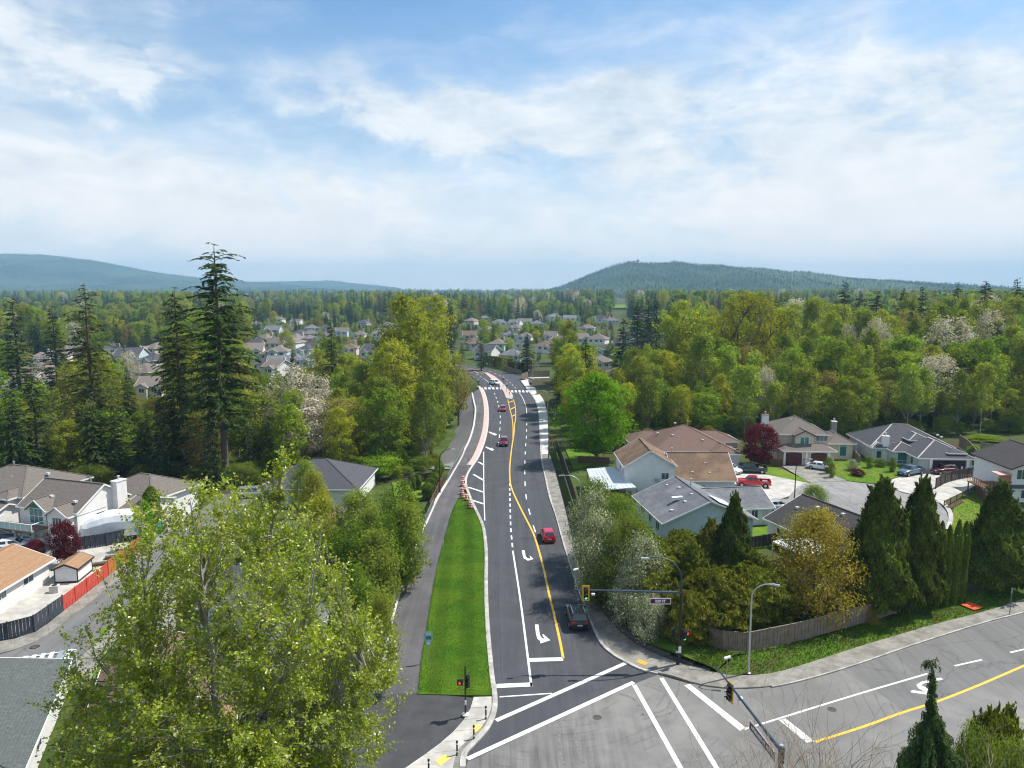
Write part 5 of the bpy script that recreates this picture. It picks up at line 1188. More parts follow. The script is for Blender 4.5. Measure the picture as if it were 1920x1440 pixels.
# forest prototypes
for i in range(3): proto('alder%d' % i, broadleaf, 16, 4.0, M_barkpale, L_alder, seed=10+i, base=.3, clumps=110, per=40, leaf=.24, shape=('tall', 'oval', 'tall')[i], rc=.15, trunk=.17, limbs=22, flat=.8, twig=.025)
for i in range(3): proto('cotton%d' % i, broadleaf, 26, 6.2, M_bark, L_cotton, seed=20+i, base=.20, clumps=150, per=46, leaf=.28, shape=('round', 'oval', 'fan')[i], rc=.115, trunk=.36, limbs=26, flat=.8, wob=1.0)
for i in range(2): proto('green%d' % i, broadleaf, 18, 5.2, M_bark, L_shrubg := leaf_mat('wood_leaf', (.155, .23, .022), (.265, .35, .042), .52, hue=.015), seed=30+i, base=.16, clumps=115, per=52, leaf=.27, shape='round', rc=.13, trunk=.24, limbs=20, flat=.65)
for i in range(2): proto('olive%d' % i, broadleaf, 18, 5.0, M_bark, L_olive, seed=40+i, base=.2, clumps=110, per=34, leaf=.22, shape=('round', 'fan')[i], rc=.15, trunk=.26, limbs=24, flat=.8, twig=.035)
for i in range(2): proto('blossom%d' % i, broadleaf, 14, 5.2, M_barkpale, L_blossom, seed=50+i, base=.18, clumps=150, per=34, leaf=.20, shape='round', rc=.11, trunk=.24, limbs=26, flat=.9, twig=.03)
for i in range(3): proto('fir%d' % i, conifer, 30, 4.6, M_barkfir, L_firfar, seed=60+i, base=(.06, .12, .04)[i], whorls=36, per=7, leaf=.75, dens=12, ragged=(.22, .4, .15)[i], taper=(.85, .7, .95)[i])
proto('spruce', conifer, 16, 3.4, M_barkfir, L_spruce, seed=71, base=.03, whorls=34, per=9, leaf=.48, dens=12, ragged=.12, taper=.95, droop=.2)
proto('bigfir', conifer, 41, 6.0, M_barkfir, L_fir, seed=81, base=.26, whorls=40, per=8, leaf=.66, dens=30, ragged=.45, taper=.42, droop=.30, trunk=.55)
proto('bigfir2', conifer, 36, 6.4, M_barkfir, L_fir, seed=82, base=.06, whorls=42, per=8, leaf=.70, dens=28, ragged=.36, taper=.6, droop=.38, trunk=.5)
proto('ragfir', conifer, 36, 6.0, M_barkfir, leaf_mat('mossy_fir_needle', (.055, .075, .014), (.125, .14, .028), .2), seed=83, base=.08, whorls=40, per=7, leaf=.62, dens=24, ragged=.55, taper=.6, droop=.4, trunk=.45, gap=.08)
proto('bright', broadleaf, 16, 5.6, M_bark, L_bright, seed=91, base=.14, clumps=170, per=110, leaf=.20, shape='round', rc=.13, trunk=.25, limbs=20, flat=.7)
proto('bigcotton', broadleaf, 31, 11.5, M_bark, leaf_mat('big_cottonwood_leaf', (.22, .25, .014), (.33, .355, .03), .5), seed=92, base=.12, clumps=250, per=62, leaf=.24, shape='round', rc=.085, trunk=1.0, limbs=46, flat=.9, wob=1.8, twig=.13)
proto('redmaple', broadleaf, 6.5, 4.0, M_bark, L_red, seed=93, base=.16, clumps=130, per=80, leaf=.14, shape='round', rc=.14, trunk=.15, limbs=18, flat=.5)
proto('lime', broadleaf, 7.5, 4.6, M_bark, L_lime, seed=94, base=.2, clumps=110, per=90, leaf=.15, shape='fan', rc=.14, trunk=.16, limbs=18, flat=.4)
proto('bronze', broadleaf, 9.5, 5.2, M_bark, L_bronze, seed=95, base=.04, clumps=260, per=80, leaf=.11, shape='oval', rc=.115, trunk=.20, limbs=44, flat=.8, twig=.018, wob=.5)
proto('garden0', broadleaf, 8.5, 3.6, M_bark, leaf_mat('garden_leaf', (.095, .170, .016), (.17, .26, .030), .45), seed=120, base=.12, clumps=130, per=90, leaf=.13, shape='round', rc=.15, trunk=.15, limbs=20, flat=.9)
proto('garden1', broadleaf, 9, 3.2, M_barkpale, L_alder, seed=121, base=.15, clumps=120, per=75, leaf=.13, shape='oval', rc=.15, trunk=.13, limbs=22, flat=1.0, twig=.016)
proto('garden2', broadleaf, 9, 3.4, M_bark, L_cotton, seed=122, base=.12, clumps=120, per=80, leaf=.13, shape='oval', rc=.14, trunk=.14, limbs=22, flat=1.0)
proto('shrub', broadleaf, 5.5, 3.0, M_bark, L_shrub, seed=96, base=.02, clumps=130, per=110, leaf=.085, shape='round', rc=.17, trunk=.1, limbs=18)
proto('wshrub', broadleaf, 5.5, 3.0, M_bark, leaf_mat('silvery_leaf', (.19, .22, .10), (.32, .35, .19), .35, dry=(.60, .62, .54), dryk=.26, hue=.005, val=.08), seed=97, base=.02, clumps=130, per=110, leaf=.085, shape='round', rc=.16, trunk=.1, limbs=18)
proto('thuja', thuja, 10, 3.3, M_bark, L_thuja, seed=98, n=24000, leaf=.24, lump=.30, aspect=.30)
proto('thuja2', thuja, 10, 3.3, M_bark, L_thuja, seed=99, n=24000, leaf=.24, lump=.36, aspect=.30)
proto('cedar', thuja, 6, 2.2, M_bark, L_cedarhedge, seed=100, n=15000, leaf=.15, lump=.26)
proto('cedar2', thuja, 5.4, 2.4, M_bark, L_cedarhedge, seed=101, n=15000, leaf=.15, lump=.34, prof='round')
proto('column', thuja, 5.6, .62, M_bark, leaf_mat('columnar_cedar_spray', (.075, .125, .016), (.17, .23, .030), .3, hue=.01, val=.1), seed=102, n=4500, leaf=.12, lump=.10, prof='column', zb=.02)
proto('farm', thuja, 6, 2.4, M_bark, L_thuja, seed=103, n=1800, leaf=.45, lump=.2, prof='round', zb=.02)

# ---- named trees
def NT_(name, key, px, D, pytop, wpx, label, cat='tree', z=None, base_dz=0):
    x = (px-960)/FPX*(D*.991+2.5); g = gz(x, D) if z is None else z
    return T(name, key, x, D, HTOP(pytop, D)-g, wpx/2/FPX*(D+3), label, cat, z=g)
NT_('fir_tree', 'bigfir', 416, 123, 462, 156, 'tallest dark fir rising above the horizon, with bare lower trunk')
NT_('fir_tree', 'bigfir2', 338, 131, 545, 128, 'broad dark fir just left of the tallest fir')
NT_('fir_tree', 'ragfir', 172, 137, 530, 140, 'ragged mossy fir between the far left cluster of roofs and the tallest fir')
NT_('fir_tree', 'bigfir2', 505, 150, 610, 80, 'dark fir half behind the right side of the tallest fir') if False else None
NT_('fir_tree', 'fir0', 32, 195, 556, 95, 'dark fir at the far left edge of the picture')
NT_('fir_tree', 'fir2', 104, 205, 572, 80, 'dark fir between the far left edge and the ragged fir')
NT_('fir_tree', 'fir1', 62, 122, 690, 90, 'mid-height brownish fir before the far left roofs')
NT_('fir_tree', 'bigfir2', 22, 118, 735, 100, 'dark spreading fir at the left edge above the townhouse roofs')
NT_('fir_tree', 'bigfir2', 168, 124, 758, 100, 'dark dense fir below the ragged mossy fir')
NT_('fir_tree', 'bigfir2', 262, 126, 790, 90, 'low dark fir behind the townhouse right wing')
NT_('fir_tree', 'fir2', 622, 205, 598, 70, 'tall dark fir in front of the left valley houses')
NT_('fir_tree', 'fir1', 548, 235, 655, 34, 'small dark pine among the left valley roofs')
NT_('spruce_tree', 'spruce', 988, 292, 626, 40, 'dark conical spruce at the road bend')
NT_('fir_tree', 'fir0', 1168, 238, 598, 66, 'tall dark fir right of the road before the valley houses')
NT_('fir_tree', 'fir2', 1098, 196, 632, 70, 'dark conifer among yellow-green trees right of the road')
NT_('fir_tree', 'fir2', 1055, 210, 655, 56, 'dark green conifer standing closest to the right pavement')
NT_('fir_tree', 'fir1', 862+40, 300, 640, 30, 'small dark conifer beside the bend in the road')
NT_('cottonwood_tree', 'cotton1', 762, 172, 553, 128, 'tall yellow-green cottonwood left of the road')
NT_('cottonwood_tree', 'cotton0', 812, 196, 556, 96, 'second tall yellow-green cottonwood, nearer the road')
NT_('cottonwood_tree', 'cotton0', 738, 158, 640, 110, 'broad yellow-green tree below the tall cottonwoods')
NT_('cottonwood_tree', 'cotton1', 806, 165, 640, 92, 'leafy yellow-green tree above the gravel slope')
NT_('olive_tree', 'olive0', 858, 200, 668, 62, 'brownish budding tree overhanging the left kerb by the far crossing')
NT_('blossom_tree', 'blossom0', 545, 142, 690, 96, 'pale blossom tree right of the tallest fir')
NT_('blossom_tree', 'blossom1', 592, 146, 706, 74, 'second pale blossom tree, lower and further right')
NT_('blossom_tree', 'blossom1', 560, 138, 745, 120, 'spreading pale blossom crown below the other two')
NT_('maple_tree', 'bright', 1121, 140, 704, 126, 'round bright green maple right of the road')
NT_('cottonwood_tree', 'bigcotton', 1400, 215, 553, 180, 'huge cottonwood with visible dark limbs in the right wood')
NT_('cottonwood_tree', 'cotton2', 1275, 225, 566, 96, 'tall green cottonwood left of the huge one in the right wood')
NT_('blossom_tree', 'blossom0', 1776, 205, 598, 118, 'large pale blossom tree in the right wood')
NT_('blossom_tree', 'blossom1', 1640, 215, 600, 66, 'smaller pale blossom tree in the middle of the right wood')
NT_('blossom_tree', 'blossom1', 1760, 178, 668, 84, 'low pale blossom tree in front of the large one')
NT_('blossom_tree', 'blossom0', 1850, 222, 585, 76, 'pale grey blossom tree near the right edge')
NT_('blossom_tree', 'blossom1', 1436, 172, 690, 44, 'narrow whitish tree behind the beige house')
NT_('blossom_tree', 'blossom0', 1590, 225, 612, 54, 'small pale tree left of centre in the right wood')
for i, (px, D, py, w_) in enumerate([(1580, 330, 528, 50), (1640, 300, 545, 52), (1690, 320, 540, 46), (1725, 330, 536, 40), (1790, 340, 532, 36), (1842, 330, 526, 60), (1900, 320, 522, 50), (1610, 350, 552, 44), (1920, 300, 540, 60), (1215, 345, 560, 50), (1195, 330, 566, 44), (1230, 352, 562, 46)]):
    NT_('fir_tree', 'fir%d' % (i % 3), px, D, py, w_*1.35, 'dark fir on the skyline above the right wood' if px > 1500 else 'dark fir in the clump right of the centre valley')
for t_ in list(C.objects)[-36:]:
    if t_.get('label', '').startswith('dark fir on the skyline'): t_['group'] = 'dark firs on the skyline above the right wood'
    elif t_.get('label', '').startswith('dark fir in the clump'): t_['group'] = 'clump of dark firs right of the centre valley'
NT_('maple_tree', 'redmaple', 1429, 137, 798, 74, 'deep red maple in front of the beige house')
NT_('maple_tree', 'redmaple', 106, 86, 980, 52, 'deep red maple beside the covered boat')
NT_('shrub', 'redmaple', 46, 84.5, 1014, 38, 'low dark red shrub behind the tan roof', 'shrub')
NT_('shrub', 'redmaple', 1618, 129, 880, 26, 'small dark red shrub on the grey house lawn', 'shrub')
NT_('blossom_tree', 'blossom1', 240, 248, 660, 34, 'small pink blossom tree before the fan window house')
o = list(C.objects)[-1]
NT_('maple_tree', 'lime', 700, 127, 856, 100, 'spreading lime green tree right of the cottonwood top')
NT_('shrub', 'lime', 1857, 160, 818, 70, 'bright lime shrub behind the back fence at right', 'shrub')
NT_('shrub', 'bright', 1836, 142, 836, 24, 'small green bush in the far right yard', 'shrub')
NT_('shrub', 'bright', 262, 92, 940, 30, 'light green bush behind the covered boat', 'shrub')
NT_('maple_tree', 'garden0', 745, 86, 908, 96, 'rounded leafy tree leaning over the path railing')
NT_('maple_tree', 'garden1', 757, 78, 948, 92, 'nearer rounded leafy tree overhanging the path wall')
for i_, (px_, D_, py_, w__, k_) in enumerate([(668, 84.8, 925, 110, 'garden1'), (640, 73, 985, 120, 'garden0'), (700, 71, 1000, 120, 'garden1'), (728, 77, 965, 88, 'garden0'), (600, 83, 930, 90, 'garden2'), (655, 62, 1070, 110, 'garden0'), (708, 57, 1120, 84, 'garden1'), (545, 66, 990, 110, 'garden1'), (585, 98, 885, 70, 'garden2'), (566, 104, 866, 60, 'garden1'), (480, 80, 950, 80, 'garden2')]):
    NT_('garden_tree', k_, px_, D_, py_, w__, ['slim light green tree right behind the tan and grey roofs', 'rounded green tree over the middle garden', 'light green tree beside the teal slide', 'light green tree leaning towards the path railing', 'yellow-green tree behind the sparse top of the cottonwood', 'rounded tree at the lower end of the garden', 'slender tree just left of the path wall, lowest in the garden', 'slim tree between the two garden roofs', 'yellow-green tree in front of the grey hip roof', 'small slim tree at the corner of the grey hip roof', 'slim tree beside the left street, behind the cottonwood'][i_])
NT_('maple_tree', 'garden1', 690, 77, 960, 84, 'slim green tree above the back garden slide')
NT_('hedge_tree', 'column', 274, 98, 912, 30, 'clipped round-topped cedar beside the townhouse')
for i, (px, py) in enumerate([(1776, 978), (1791, 985), (1808, 975), (1822, 978)]):
    NT_('columnar_cedar', 'column', px, 74+.4*i, py, 17, ['leftmost', 'second', 'third', 'rightmost'][i]+' of the four slim columnar cedars between the big dark ones')
NT_('cedar_tree', 'thuja', 1660, 72.5, 902, 142, 'big dark pyramid cedar nearest the bronze tree')
NT_('cedar_tree', 'thuja2', 1736, 74.5, 900, 108, 'big dark pyramid cedar beside the slim columnar ones')
NT_('cedar_tree', 'thuja', 1885, 78.5, 908, 128, 'big dark pyramid cedar at the right edge')
NT_('cedar_tree', 'thuja2', 1382, 80, 928, 78, 'pointed dark cedar in front of the pale blue house')
NT_('bronze_tree', 'bronze', 1537, 72.0, 964, 200, 'bronze and yellow leafed tree behind the corner fence')
T('bush', 'bronze', *G(1620, 1165)[:2], 2.2, 1.6, 'low bronze bush spilling over the corner fence', 'shrub')
# corner shrubbery: cedars and flowering shrubs
CS = [('cedar', 1240, 82, 1010, 90, 'low olive cedar under the left gable of the pale blue house'), ('cedar2', 1290, 83, 1000, 92, 'olive cedar under the gable end of the pale blue house'), ('cedar', 1338, 82, 978, 88, 'olive cedar left of the pointed dark cedar'),
      ('cedar', 1306, 70, 1020, 100, 'tallest golden cedar in the middle of the corner hedge'), ('cedar2', 1250, 71, 1050, 120, 'golden cedar behind the flowering shrubs at the corner'), ('cedar2', 1350, 67.5, 1070, 120, 'golden cedar behind the mast arm pole'),
      ('cedar', 1395, 68.5, 1062, 110, 'golden cedar behind the grey street lamp'), ('cedar2', 1440, 70, 1070, 110, 'golden cedar left of the bronze tree'), ('cedar2', 1300, 65.6, 1110, 80, 'low golden cedar above the corner fence'), ('cedar', 1425, 77, 1035, 90, 'olive cedar behind the golden ones, left of the bronze tree'),
      ('shrub', 1120, 88, 905, 84, 'light green shrub by the white patio cover'), ('shrub', 1165, 82, 935, 100, 'green shrub below the white two-storey house'), ('wshrub', 1112, 83, 925, 84, 'silvery flowering shrub beside the noise fence'),
      ('wshrub', 1128, 76, 968, 104, 'large silvery flowering shrub beside the right pavement'), ('shrub', 1185, 74, 975, 110, 'green shrub in the middle of the corner thicket'), ('wshrub', 1205, 70.5, 1010, 96, 'white flowering shrub right of the corner thicket'),
      ('shrub', 1150, 73.5, 1040, 100, 'green shrub nearest the kerb'), ('wshrub', 1190, 69.5, 1080, 90, 'white flowering shrub hanging over the grass bank'), ('wshrub', 1222, 66.5, 1120, 72, 'small white flowering shrub at the end of the corner fence')]
for k, px, D, py, w_, lb in CS: NT_('shrub' if 'shrub' in k else 'cedar_shrub', k, px, D, py, w_, lb, 'shrub', z=.1)
NT_('shrub', 'shrub', 1537, 107, 912, 56, 'light green shrub behind the charcoal roof', 'shrub')
for i, (px, D, py, w_, k) in enumerate([(1562, 131, 858, 16, 'shrub'), (1568, 128, 868, 14, 'shrub'), (1608, 133, 862, 20, 'wshrub'), (1640, 135, 856, 16, 'shrub'), (1684, 132, 858, 14, 'shrub'), (1660, 136, 860, 22, 'shrub')]):
    NT_('shrub', k, px, D, py, w_, ['small shrub under the arched window of the beige house', 'smaller shrub at the left corner of the centre lawn', 'pale shrub at the left end of the grey house', 'small shrub by the white chimney', 'rounded shrub by the porch of the grey house', 'low shrub under the big green window'][i], 'shrub')
# clipped hedge beside the path, bottom-left shrubs
for i, (px, py) in enumerate([(806, 935), (812, 925), (818, 915), (824, 905), (828, 895)]): b = G(px-4, py); T('hedge', 'column', b.x, b.y, 2.9, .9, 'rusty clipped cedar in the hedge between path and garden', 'hedge', 'clipped cedars beside the path')
for i, (px, py) in enumerate([(775, 920), (785, 918)]): b = G(px, py); T('columnar_cedar', 'column', b.x, b.y, 2.8, .5, ['left', 'right'][i]+' one of the two small columnar cedars on the garden lawn')
for i, (px, D, py, w_) in enumerate([(150, 47, 1330, 84), (128, 44.5, 1375, 90), (172, 52, 1290, 60), (165, 43, 1400, 80), (195, 57, 1250, 60)]):
    NT_('cedar_shrub', 'cedar2', px, D, py, w_, ['golden green cedar shrub beside the green roof', 'nearest golden cedar shrub at the bottom left', 'darker cedar shrub between the two lower roofs', 'cedar shrub at the bottom edge', 'tall cedar shrub under the cottonwood'][i], 'shrub')
for i, (px, D, py, w_, k) in enumerate([(1890, 40, 1345, 110, 'cedar2'), (1915, 43, 1330, 90, 'cedar'), (1850, 39, 1375, 80, 'shrub'), (1905, 36.5, 1400, 110, 'shrub')]):
    NT_('shrub', k, px, D, py, w_, ['golden cedar shrub at the bottom right corner', 'taller cedar at the bottom right edge', 'loose dark shrub beside the near pavement', 'leafy shrub cut off by the bottom right corner'][i], 'shrub', z=0)
def box_hedge(seed, L, W, H, n=5000, leaf=.16):
    rng = np.random.default_rng(seed); p = rng.uniform(-.5, .5, (n, 3)); k = rng.integers(0, 5, n); nr = np.zeros((n, 3))
    for i, (ax_, sg) in enumerate(((0, 1), (0, -1), (1, 1), (1, -1), (2, 1))): m_ = k == i; p[m_, ax_] = sg*.5*rng.uniform(.9, 1.02, m_.sum()); nr[m_, ax_] = sg
    P = p*np.array([L, W, H])+np.array([0, 0, H/2])+rng.normal(0, .06, (n, 3)); v, f = cards(P, nr+rng.normal(0, .6, (n, 3)), leaf*rng.uniform(.6, 1.3, n), .5, rng); return amesh('hedge', v, f)
hp = GP([(893, 686), (915, 689), (938, 694), (957, 699)])
for i in range(3):
    a_, b_ = hp[i], hp[i+1]; d_ = b_-a_; nn = Vector((-d_.y, d_.x, 0)).normalized()*5; H_ = (4.2, 4.6, 3.6)[i]
    o = link('hedge', box_hedge(i, d_.length*.96, 2.6, H_, 4200, .24), L_cedarhedge if i == 1 else L_thuja); o.location = (a_+b_)/2+nn; o.rotation_euler = (0, 0, math.atan2(d_.y, d_.x)); tag(o, ['left', 'middle', 'right'][i]+' section of the clipped dark hedge above the bend', 'hedge')

# ---- weeping cypress, bottom right
def weeping():
    rng = np.random.default_rng(5); wd = Wood(6); H = 19.0
    zz = np.linspace(0, 1, 10); TP = np.c_[np.sin(zz*4)*.12, np.zeros(10), zz*H]; TP[-1] += [-.15, 0, 0]; wd.tube(TP, .22*(1.02-zz)+.02)
    V, A, S, Nn = [], [], [], []
    for i in range(330):
        t_ = 1-rng.uniform(0, .52)**1.0; z = H*t_; u = 1-t_; L = (.12+np.clip((u-.02)/.12, 0, 1)*.14+3.4*np.clip((u-.12)/.35, 0, 1)**1.05)*rng.uniform(.45, 1.15); a = rng.uniform(0, 6.28)
        if t_ > .972:
            if rng.random() < .45: continue
            L = rng.uniform(.12, .45)
        s_ = np.array([np.interp(t_, zz, TP[:, 0]), 0, z]); e = s_+np.array([math.cos(a)*L, math.sin(a)*L, L*.05-.25*L]); m_ = s_+np.array([math.cos(a)*L*.5, math.sin(a)*L*.5, L*.32])
        B_ = bez(s_, m_, e, 6); wd.tube(B_, np.linspace(.03, .008, 6), 3)
        k = int(26+L*34) if t_ < .9 else 12
        for u_ in rng.uniform(.08, 1, k):
            p = np.array([np.interp(u_, np.linspace(0, 1, 6), B_[:, q]) for q in range(3)])+rng.normal(0, .04, 3); n = rng.integers(3, 9 if L > .6 else 5) if t_ < .9 else rng.integers(1, 4)
            for j in range(n): V.append(p+np.array([0, 0, -.085*j-.05])+rng.normal(0, .015, 3)); A.append([rng.normal(0, .2), rng.normal(0, .2), -1]); S.append(.085*rng.uniform(.7, 1.3)); Nn.append(rng.normal(0, 1, 3)+np.array([math.cos(a), math.sin(a), .2]))
    v, f = cards(np.array(V), np.array(Nn), np.array(S), .30, rng, np.array(A)); return wd.mesh('trunk'), amesh('crown', v, f), M_barkfir, leaf_mat('weeping_cypress_spray', (.05, .092, .030), (.12, .18, .060), .25, hue=0, val=0), H, 3
p = PROTO['weep'] = weeping(); D = 29.0; x = (1748-960)/FPX*(D*.991+34*.131*.55)
e = place_tree('weeping_cypress', p, (x, D, 0), HTOP(1238, D), 3, 0, 'dark weeping cypress with a thin drooping spire at the bottom right', 'tree', None, None, 19, 3)
# ---- bare shrub
def bare(seed, H, R):
    rng = np.random.default_rng(seed); wd = Wood(4)
    def grow(p, d, L, r, lv):
        pts = [p]; 
        for k in range(4): d = d+rng.normal(0, .16, 3)+np.array([0, 0, .03]); d = d/np.linalg.norm(d); pts.append(pts[-1]+d*L/4)
        wd.tube(np.array(pts), np.linspace(r, r*.55, 5))
        if lv > 0:
            for k in range(rng.integers(4, 6)): q = pts[rng.integers(1, 5)]; dd = d+rng.normal(0, .55, 3); dd[2] = abs(dd[2])*.7+.15; dd /= np.linalg.norm(dd); grow(q, dd, L*rng.uniform(.5, .75), r*.55, lv-1)
    for i in range(9): a = rng.uniform(0, 6.28); d = np.array([math.cos(a)*R/H, math.sin(a)*R/H, 1]); grow(np.array([0, 0, -.2]), d/np.linalg.norm(d), H*rng.uniform(.4, .55), .05, 3)
    return wd.mesh('bare_branches')
for i, (px, D, H, R_) in enumerate([(1600, 31, 15.4, 5.0), (1680, 30, 15.2, 4.4), (1545, 30.5, 14.6, 4.0), (1640, 29, 15.0, 4.6)]):
    me = bare(i+3, H, R_); o = link('bare_tree', me, L_bare); o.location = ((px-960)/FPX*(D+2.5), D, 0)
    tag(o, ['bare twiggy tree left of the weeping cypress', 'bare twiggy tree right behind the weeping cypress', 'small bare tree between the cypress and the near pavement', 'bare twigs at the bottom edge near the signal pole'][i], 'tree')

# ---- big foreground cottonwood
def foreground():
    rng = np.random.default_rng(7); wd = Wood(6); H = 29.0
    def zr(z): return np.interp(z, [6, 9, 13, 16, 18, 20, 23, 24.5, 25.8, 27, 29.5], [6.0, 7.4, 8.3, 7.8, 7.0, 5.8, 4.6, 3.4, 1.6, .8, .2])
    leaders = [np.array([[0, 0, -.5], [.2, 0, 8], [.1, .3, 16], [-.1, .2, 20.5], [-.5, .2, 24.6]]), np.array([[.2, 0, 9], [1.3, .5, 14], [2.6, .4, 20], [3.4, .2, 24.6], [3.9, .1, 27.6]]),
               np.array([[.1, 0, 8], [-1.6, -.6, 13], [-2.6, -.4, 19], [-2.6, .1, 25.2]]), np.array([[.2, 0, 10], [2.4, -1.2, 14], [5.0, -1.6, 19], [5.9, -1.5, 24.0]]), np.array([[.1, .1, 7], [-2.4, 1.2, 11], [-4.6, 1.5, 14], [-6.4, 1.4, 17.4]]),
               np.array([[.2, 0, 8], [2.0, 1.0, 11.5], [5.2, 1.2, 14], [7.6, .8, 16.8]])]
    lp = []
    for i, L in enumerate(leaders):
        n = 12; tt = np.linspace(0, 1, len(L)); q = np.linspace(0, 1, n); P = np.stack([np.interp(q, tt, L[:, k]) for k in range(3)], 1)
        P[1:-1] = (P[:-2]+P[1:-1]*2+P[2:])/4+rng.normal(0, .06, (n-2, 3)); wd.tube(P, np.linspace(.26 if i == 0 else .11, .015, n), 8); lp.append(P)
    LP = np.concatenate([np.stack([np.interp(np.linspace(0, 1, 70), np.linspace(0, 1, len(P)), P[:, k]) for k in range(3)], 1) for P in lp]); V = []; Nn = []; S = []; Ax = []
    nb = 1100
    for b in range(nb):
        z = rng.uniform(5.5, 27.4)
        while rng.random() > (zr(z)/8.6)**1.35+.012: z = rng.uniform(5.5, 27.4)
        a = rng.uniform(0, 6.28); rr = zr(z)*math.sqrt(rng.uniform(.05, 1)); c = np.array([np.cos(a)*rr+np.interp(z, [12, 20, 29], [.5, 1.0, 1.2]), np.sin(a)*rr*.95, z])
        if z > 25.0: # only near leaders
            j = rng.integers(0, len(LP)); 
            c = LP[70+int(rng.uniform(.72, 1)*69)]+rng.normal(0, .30, 3)
        d = np.linalg.norm((LP-(c-np.array([0, 0, 1.6+rr*.25])))*np.array([1, 1, .8]), axis=1); s_ = LP[rng.choice(np.argsort(d)[:14])]
        L = np.linalg.norm(c-s_); mid = (s_+c)/2+np.array([0, 0, -L*.10])+rng.normal(0, .15, 3); B_ = bez(s_, mid, c, 7); wd.tube(B_, np.linspace(min(.045, .012+L*.006), .006, 7), 4)
        tipd = (c-mid)/np.linalg.norm(c-mid)
        nt = rng.integers(7, 12) if z < 25 else rng.integers(3, 6)
        for k in range(nt):
            u = rng.uniform(.35, 1); p0 = np.array([np.interp(u, np.linspace(0, 1, 7), B_[:, q]) for q in range(3)]); dd = tipd*.7+rng.normal(0, .6, 3)+np.array([0, 0, .55]); dd /= np.linalg.norm(dd); tl = rng.uniform(.45, 1.25)*(1 if z < 25 else .6)
            p1 = p0+dd*tl; wd.tube(bez(p0, (p0+p1)/2+rng.normal(0, .05, 3), p1, 3), [.010, .007, .004], 3)
            m_ = rng.integers(12, 25); q = rng.uniform(.1, 1.05, (m_, 1)); P = p0+(p1-p0)*q+rng.normal(0, .085, (m_, 3)); V.append(P)
            Nn.append(rng.normal(0, .75, (m_, 3))+np.array([0, 0, .5])+dd*.3); S.append(rng.uniform(.042, .098, m_)); Ax.append(dd*.6+rng.normal(0, .7, (m_, 3))+np.array([0, 0, -.35]))
    V = np.concatenate(V); v, f = cards(V, np.concatenate(Nn), np.concatenate(S), .72, rng, np.concatenate(Ax), .12)
    print('cottonwood leaves', len(V)); return wd.mesh('trunk'), amesh('crown', v, f)
a_, b_ = foreground(); D = 31.5
place_tree('cottonwood_tree', (a_, b_, M_barkpale, L_fore), ((452-960)/FPX*37.5, D, 0), 29, 9, 0, 'big foreground cottonwood with small glossy young leaves', 'tree', None, None, 29, 9)
# ------------------------------------------------------------------ vehicles
def paint(name, c, metal=.2): return pmat(name, c, rough=.28, spec=.5, coat=.8, metal=metal)
def loft(st, name, mat, parent, z_under=None):
    """body shell: stations (y, half width, z bottom, z top)"""
    n = len(st); sec = 10; v = []
    for y, w_, zb, zt in st:
        zm = zb+(zt-zb)*.55
        prof = [(w_*.86, zb), (w_*.99, zb+.10), (w_, zm), (w_*.965, zt-.07), (w_*.86, zt)]
        v += [(-x, y, z) for x, z in prof]+[(x, y, z) for x, z in prof[::-1]]
    f = [(i*sec+k, i*sec+(k+1) % sec, (i+1)*sec+(k+1) % sec, (i+1)*sec+k) for i in range(n-1) for k in range(sec)]
    f += [tuple(range(sec-1, -1, -1)), tuple(range((n-1)*sec, n*sec))]
    mb = MB().add(v, f); o = mb.build(name, mat, parent, True)
    bm = bmesh.new(); bm.from_mesh(o.data); bmesh.ops.recalc_face_normals(bm, faces=bm.faces); bm.to_mesh(o.data); bm.free()
    m = o.modifiers.new('edge', 'EDGE_SPLIT'); m.split_angle = math.radians(50); return o
def quad_panel(name, q, off, inset, mat, parent):
    q = [Vector(p) for p in q]; c = sum(q, Vector())/4; n = (q[1]-q[0]).cross(q[2]-q[0]).normalized()
    q = [c+(p-c)*inset+n*off for p in q]; b = [p-n*.03 for p in q]
    o = MB().add(q+b, [(0, 1, 2, 3), (7, 6, 5, 4), (0, 4, 5, 1), (1, 5, 6, 2), (2, 6, 7, 3), (3, 7, 4, 0)]).build(name, mat, parent)
    bm = bmesh.new(); bm.from_mesh(o.data); bmesh.ops.recalc_face_normals(bm, faces=bm.faces); bm.to_mesh(o.data); bm.free(); return o
def wheel_at(e, x, y, r, s):
    w_ = empty('wheel', (x, y, r)); w_.parent = e
    if 'tyre' not in WH: 
        WH['tyre'] = MB().tube([(-.11, 0, 0), (-.09, 0, 0), (.09, 0, 0), (.11, 0, 0)], [.29, .33, .33, .29], 18).build('tyre', M_rubber, w_).data
        mb = MB().tube([(.09, 0, 0), (.118, 0, 0)], [.215, .20], 14)
        for k in range(5): a = 2*PI*k/5; mb.box((.115, math.cos(a)*.10, math.sin(a)*.10), (.03, .05, .2), M=Matrix.Rotation(-a+PI/2, 3, 'X'))
        WH['rim'] = mb.build('rim', M_rim, w_).data
    else: link('tyre', WH['tyre'], None, w_); link('rim', WH['rim'], None, w_)
    w_.scale = (1, r/.33, r/.33); w_.rotation_euler = (0, 0, 0 if s > 0 else PI)
WH = {}
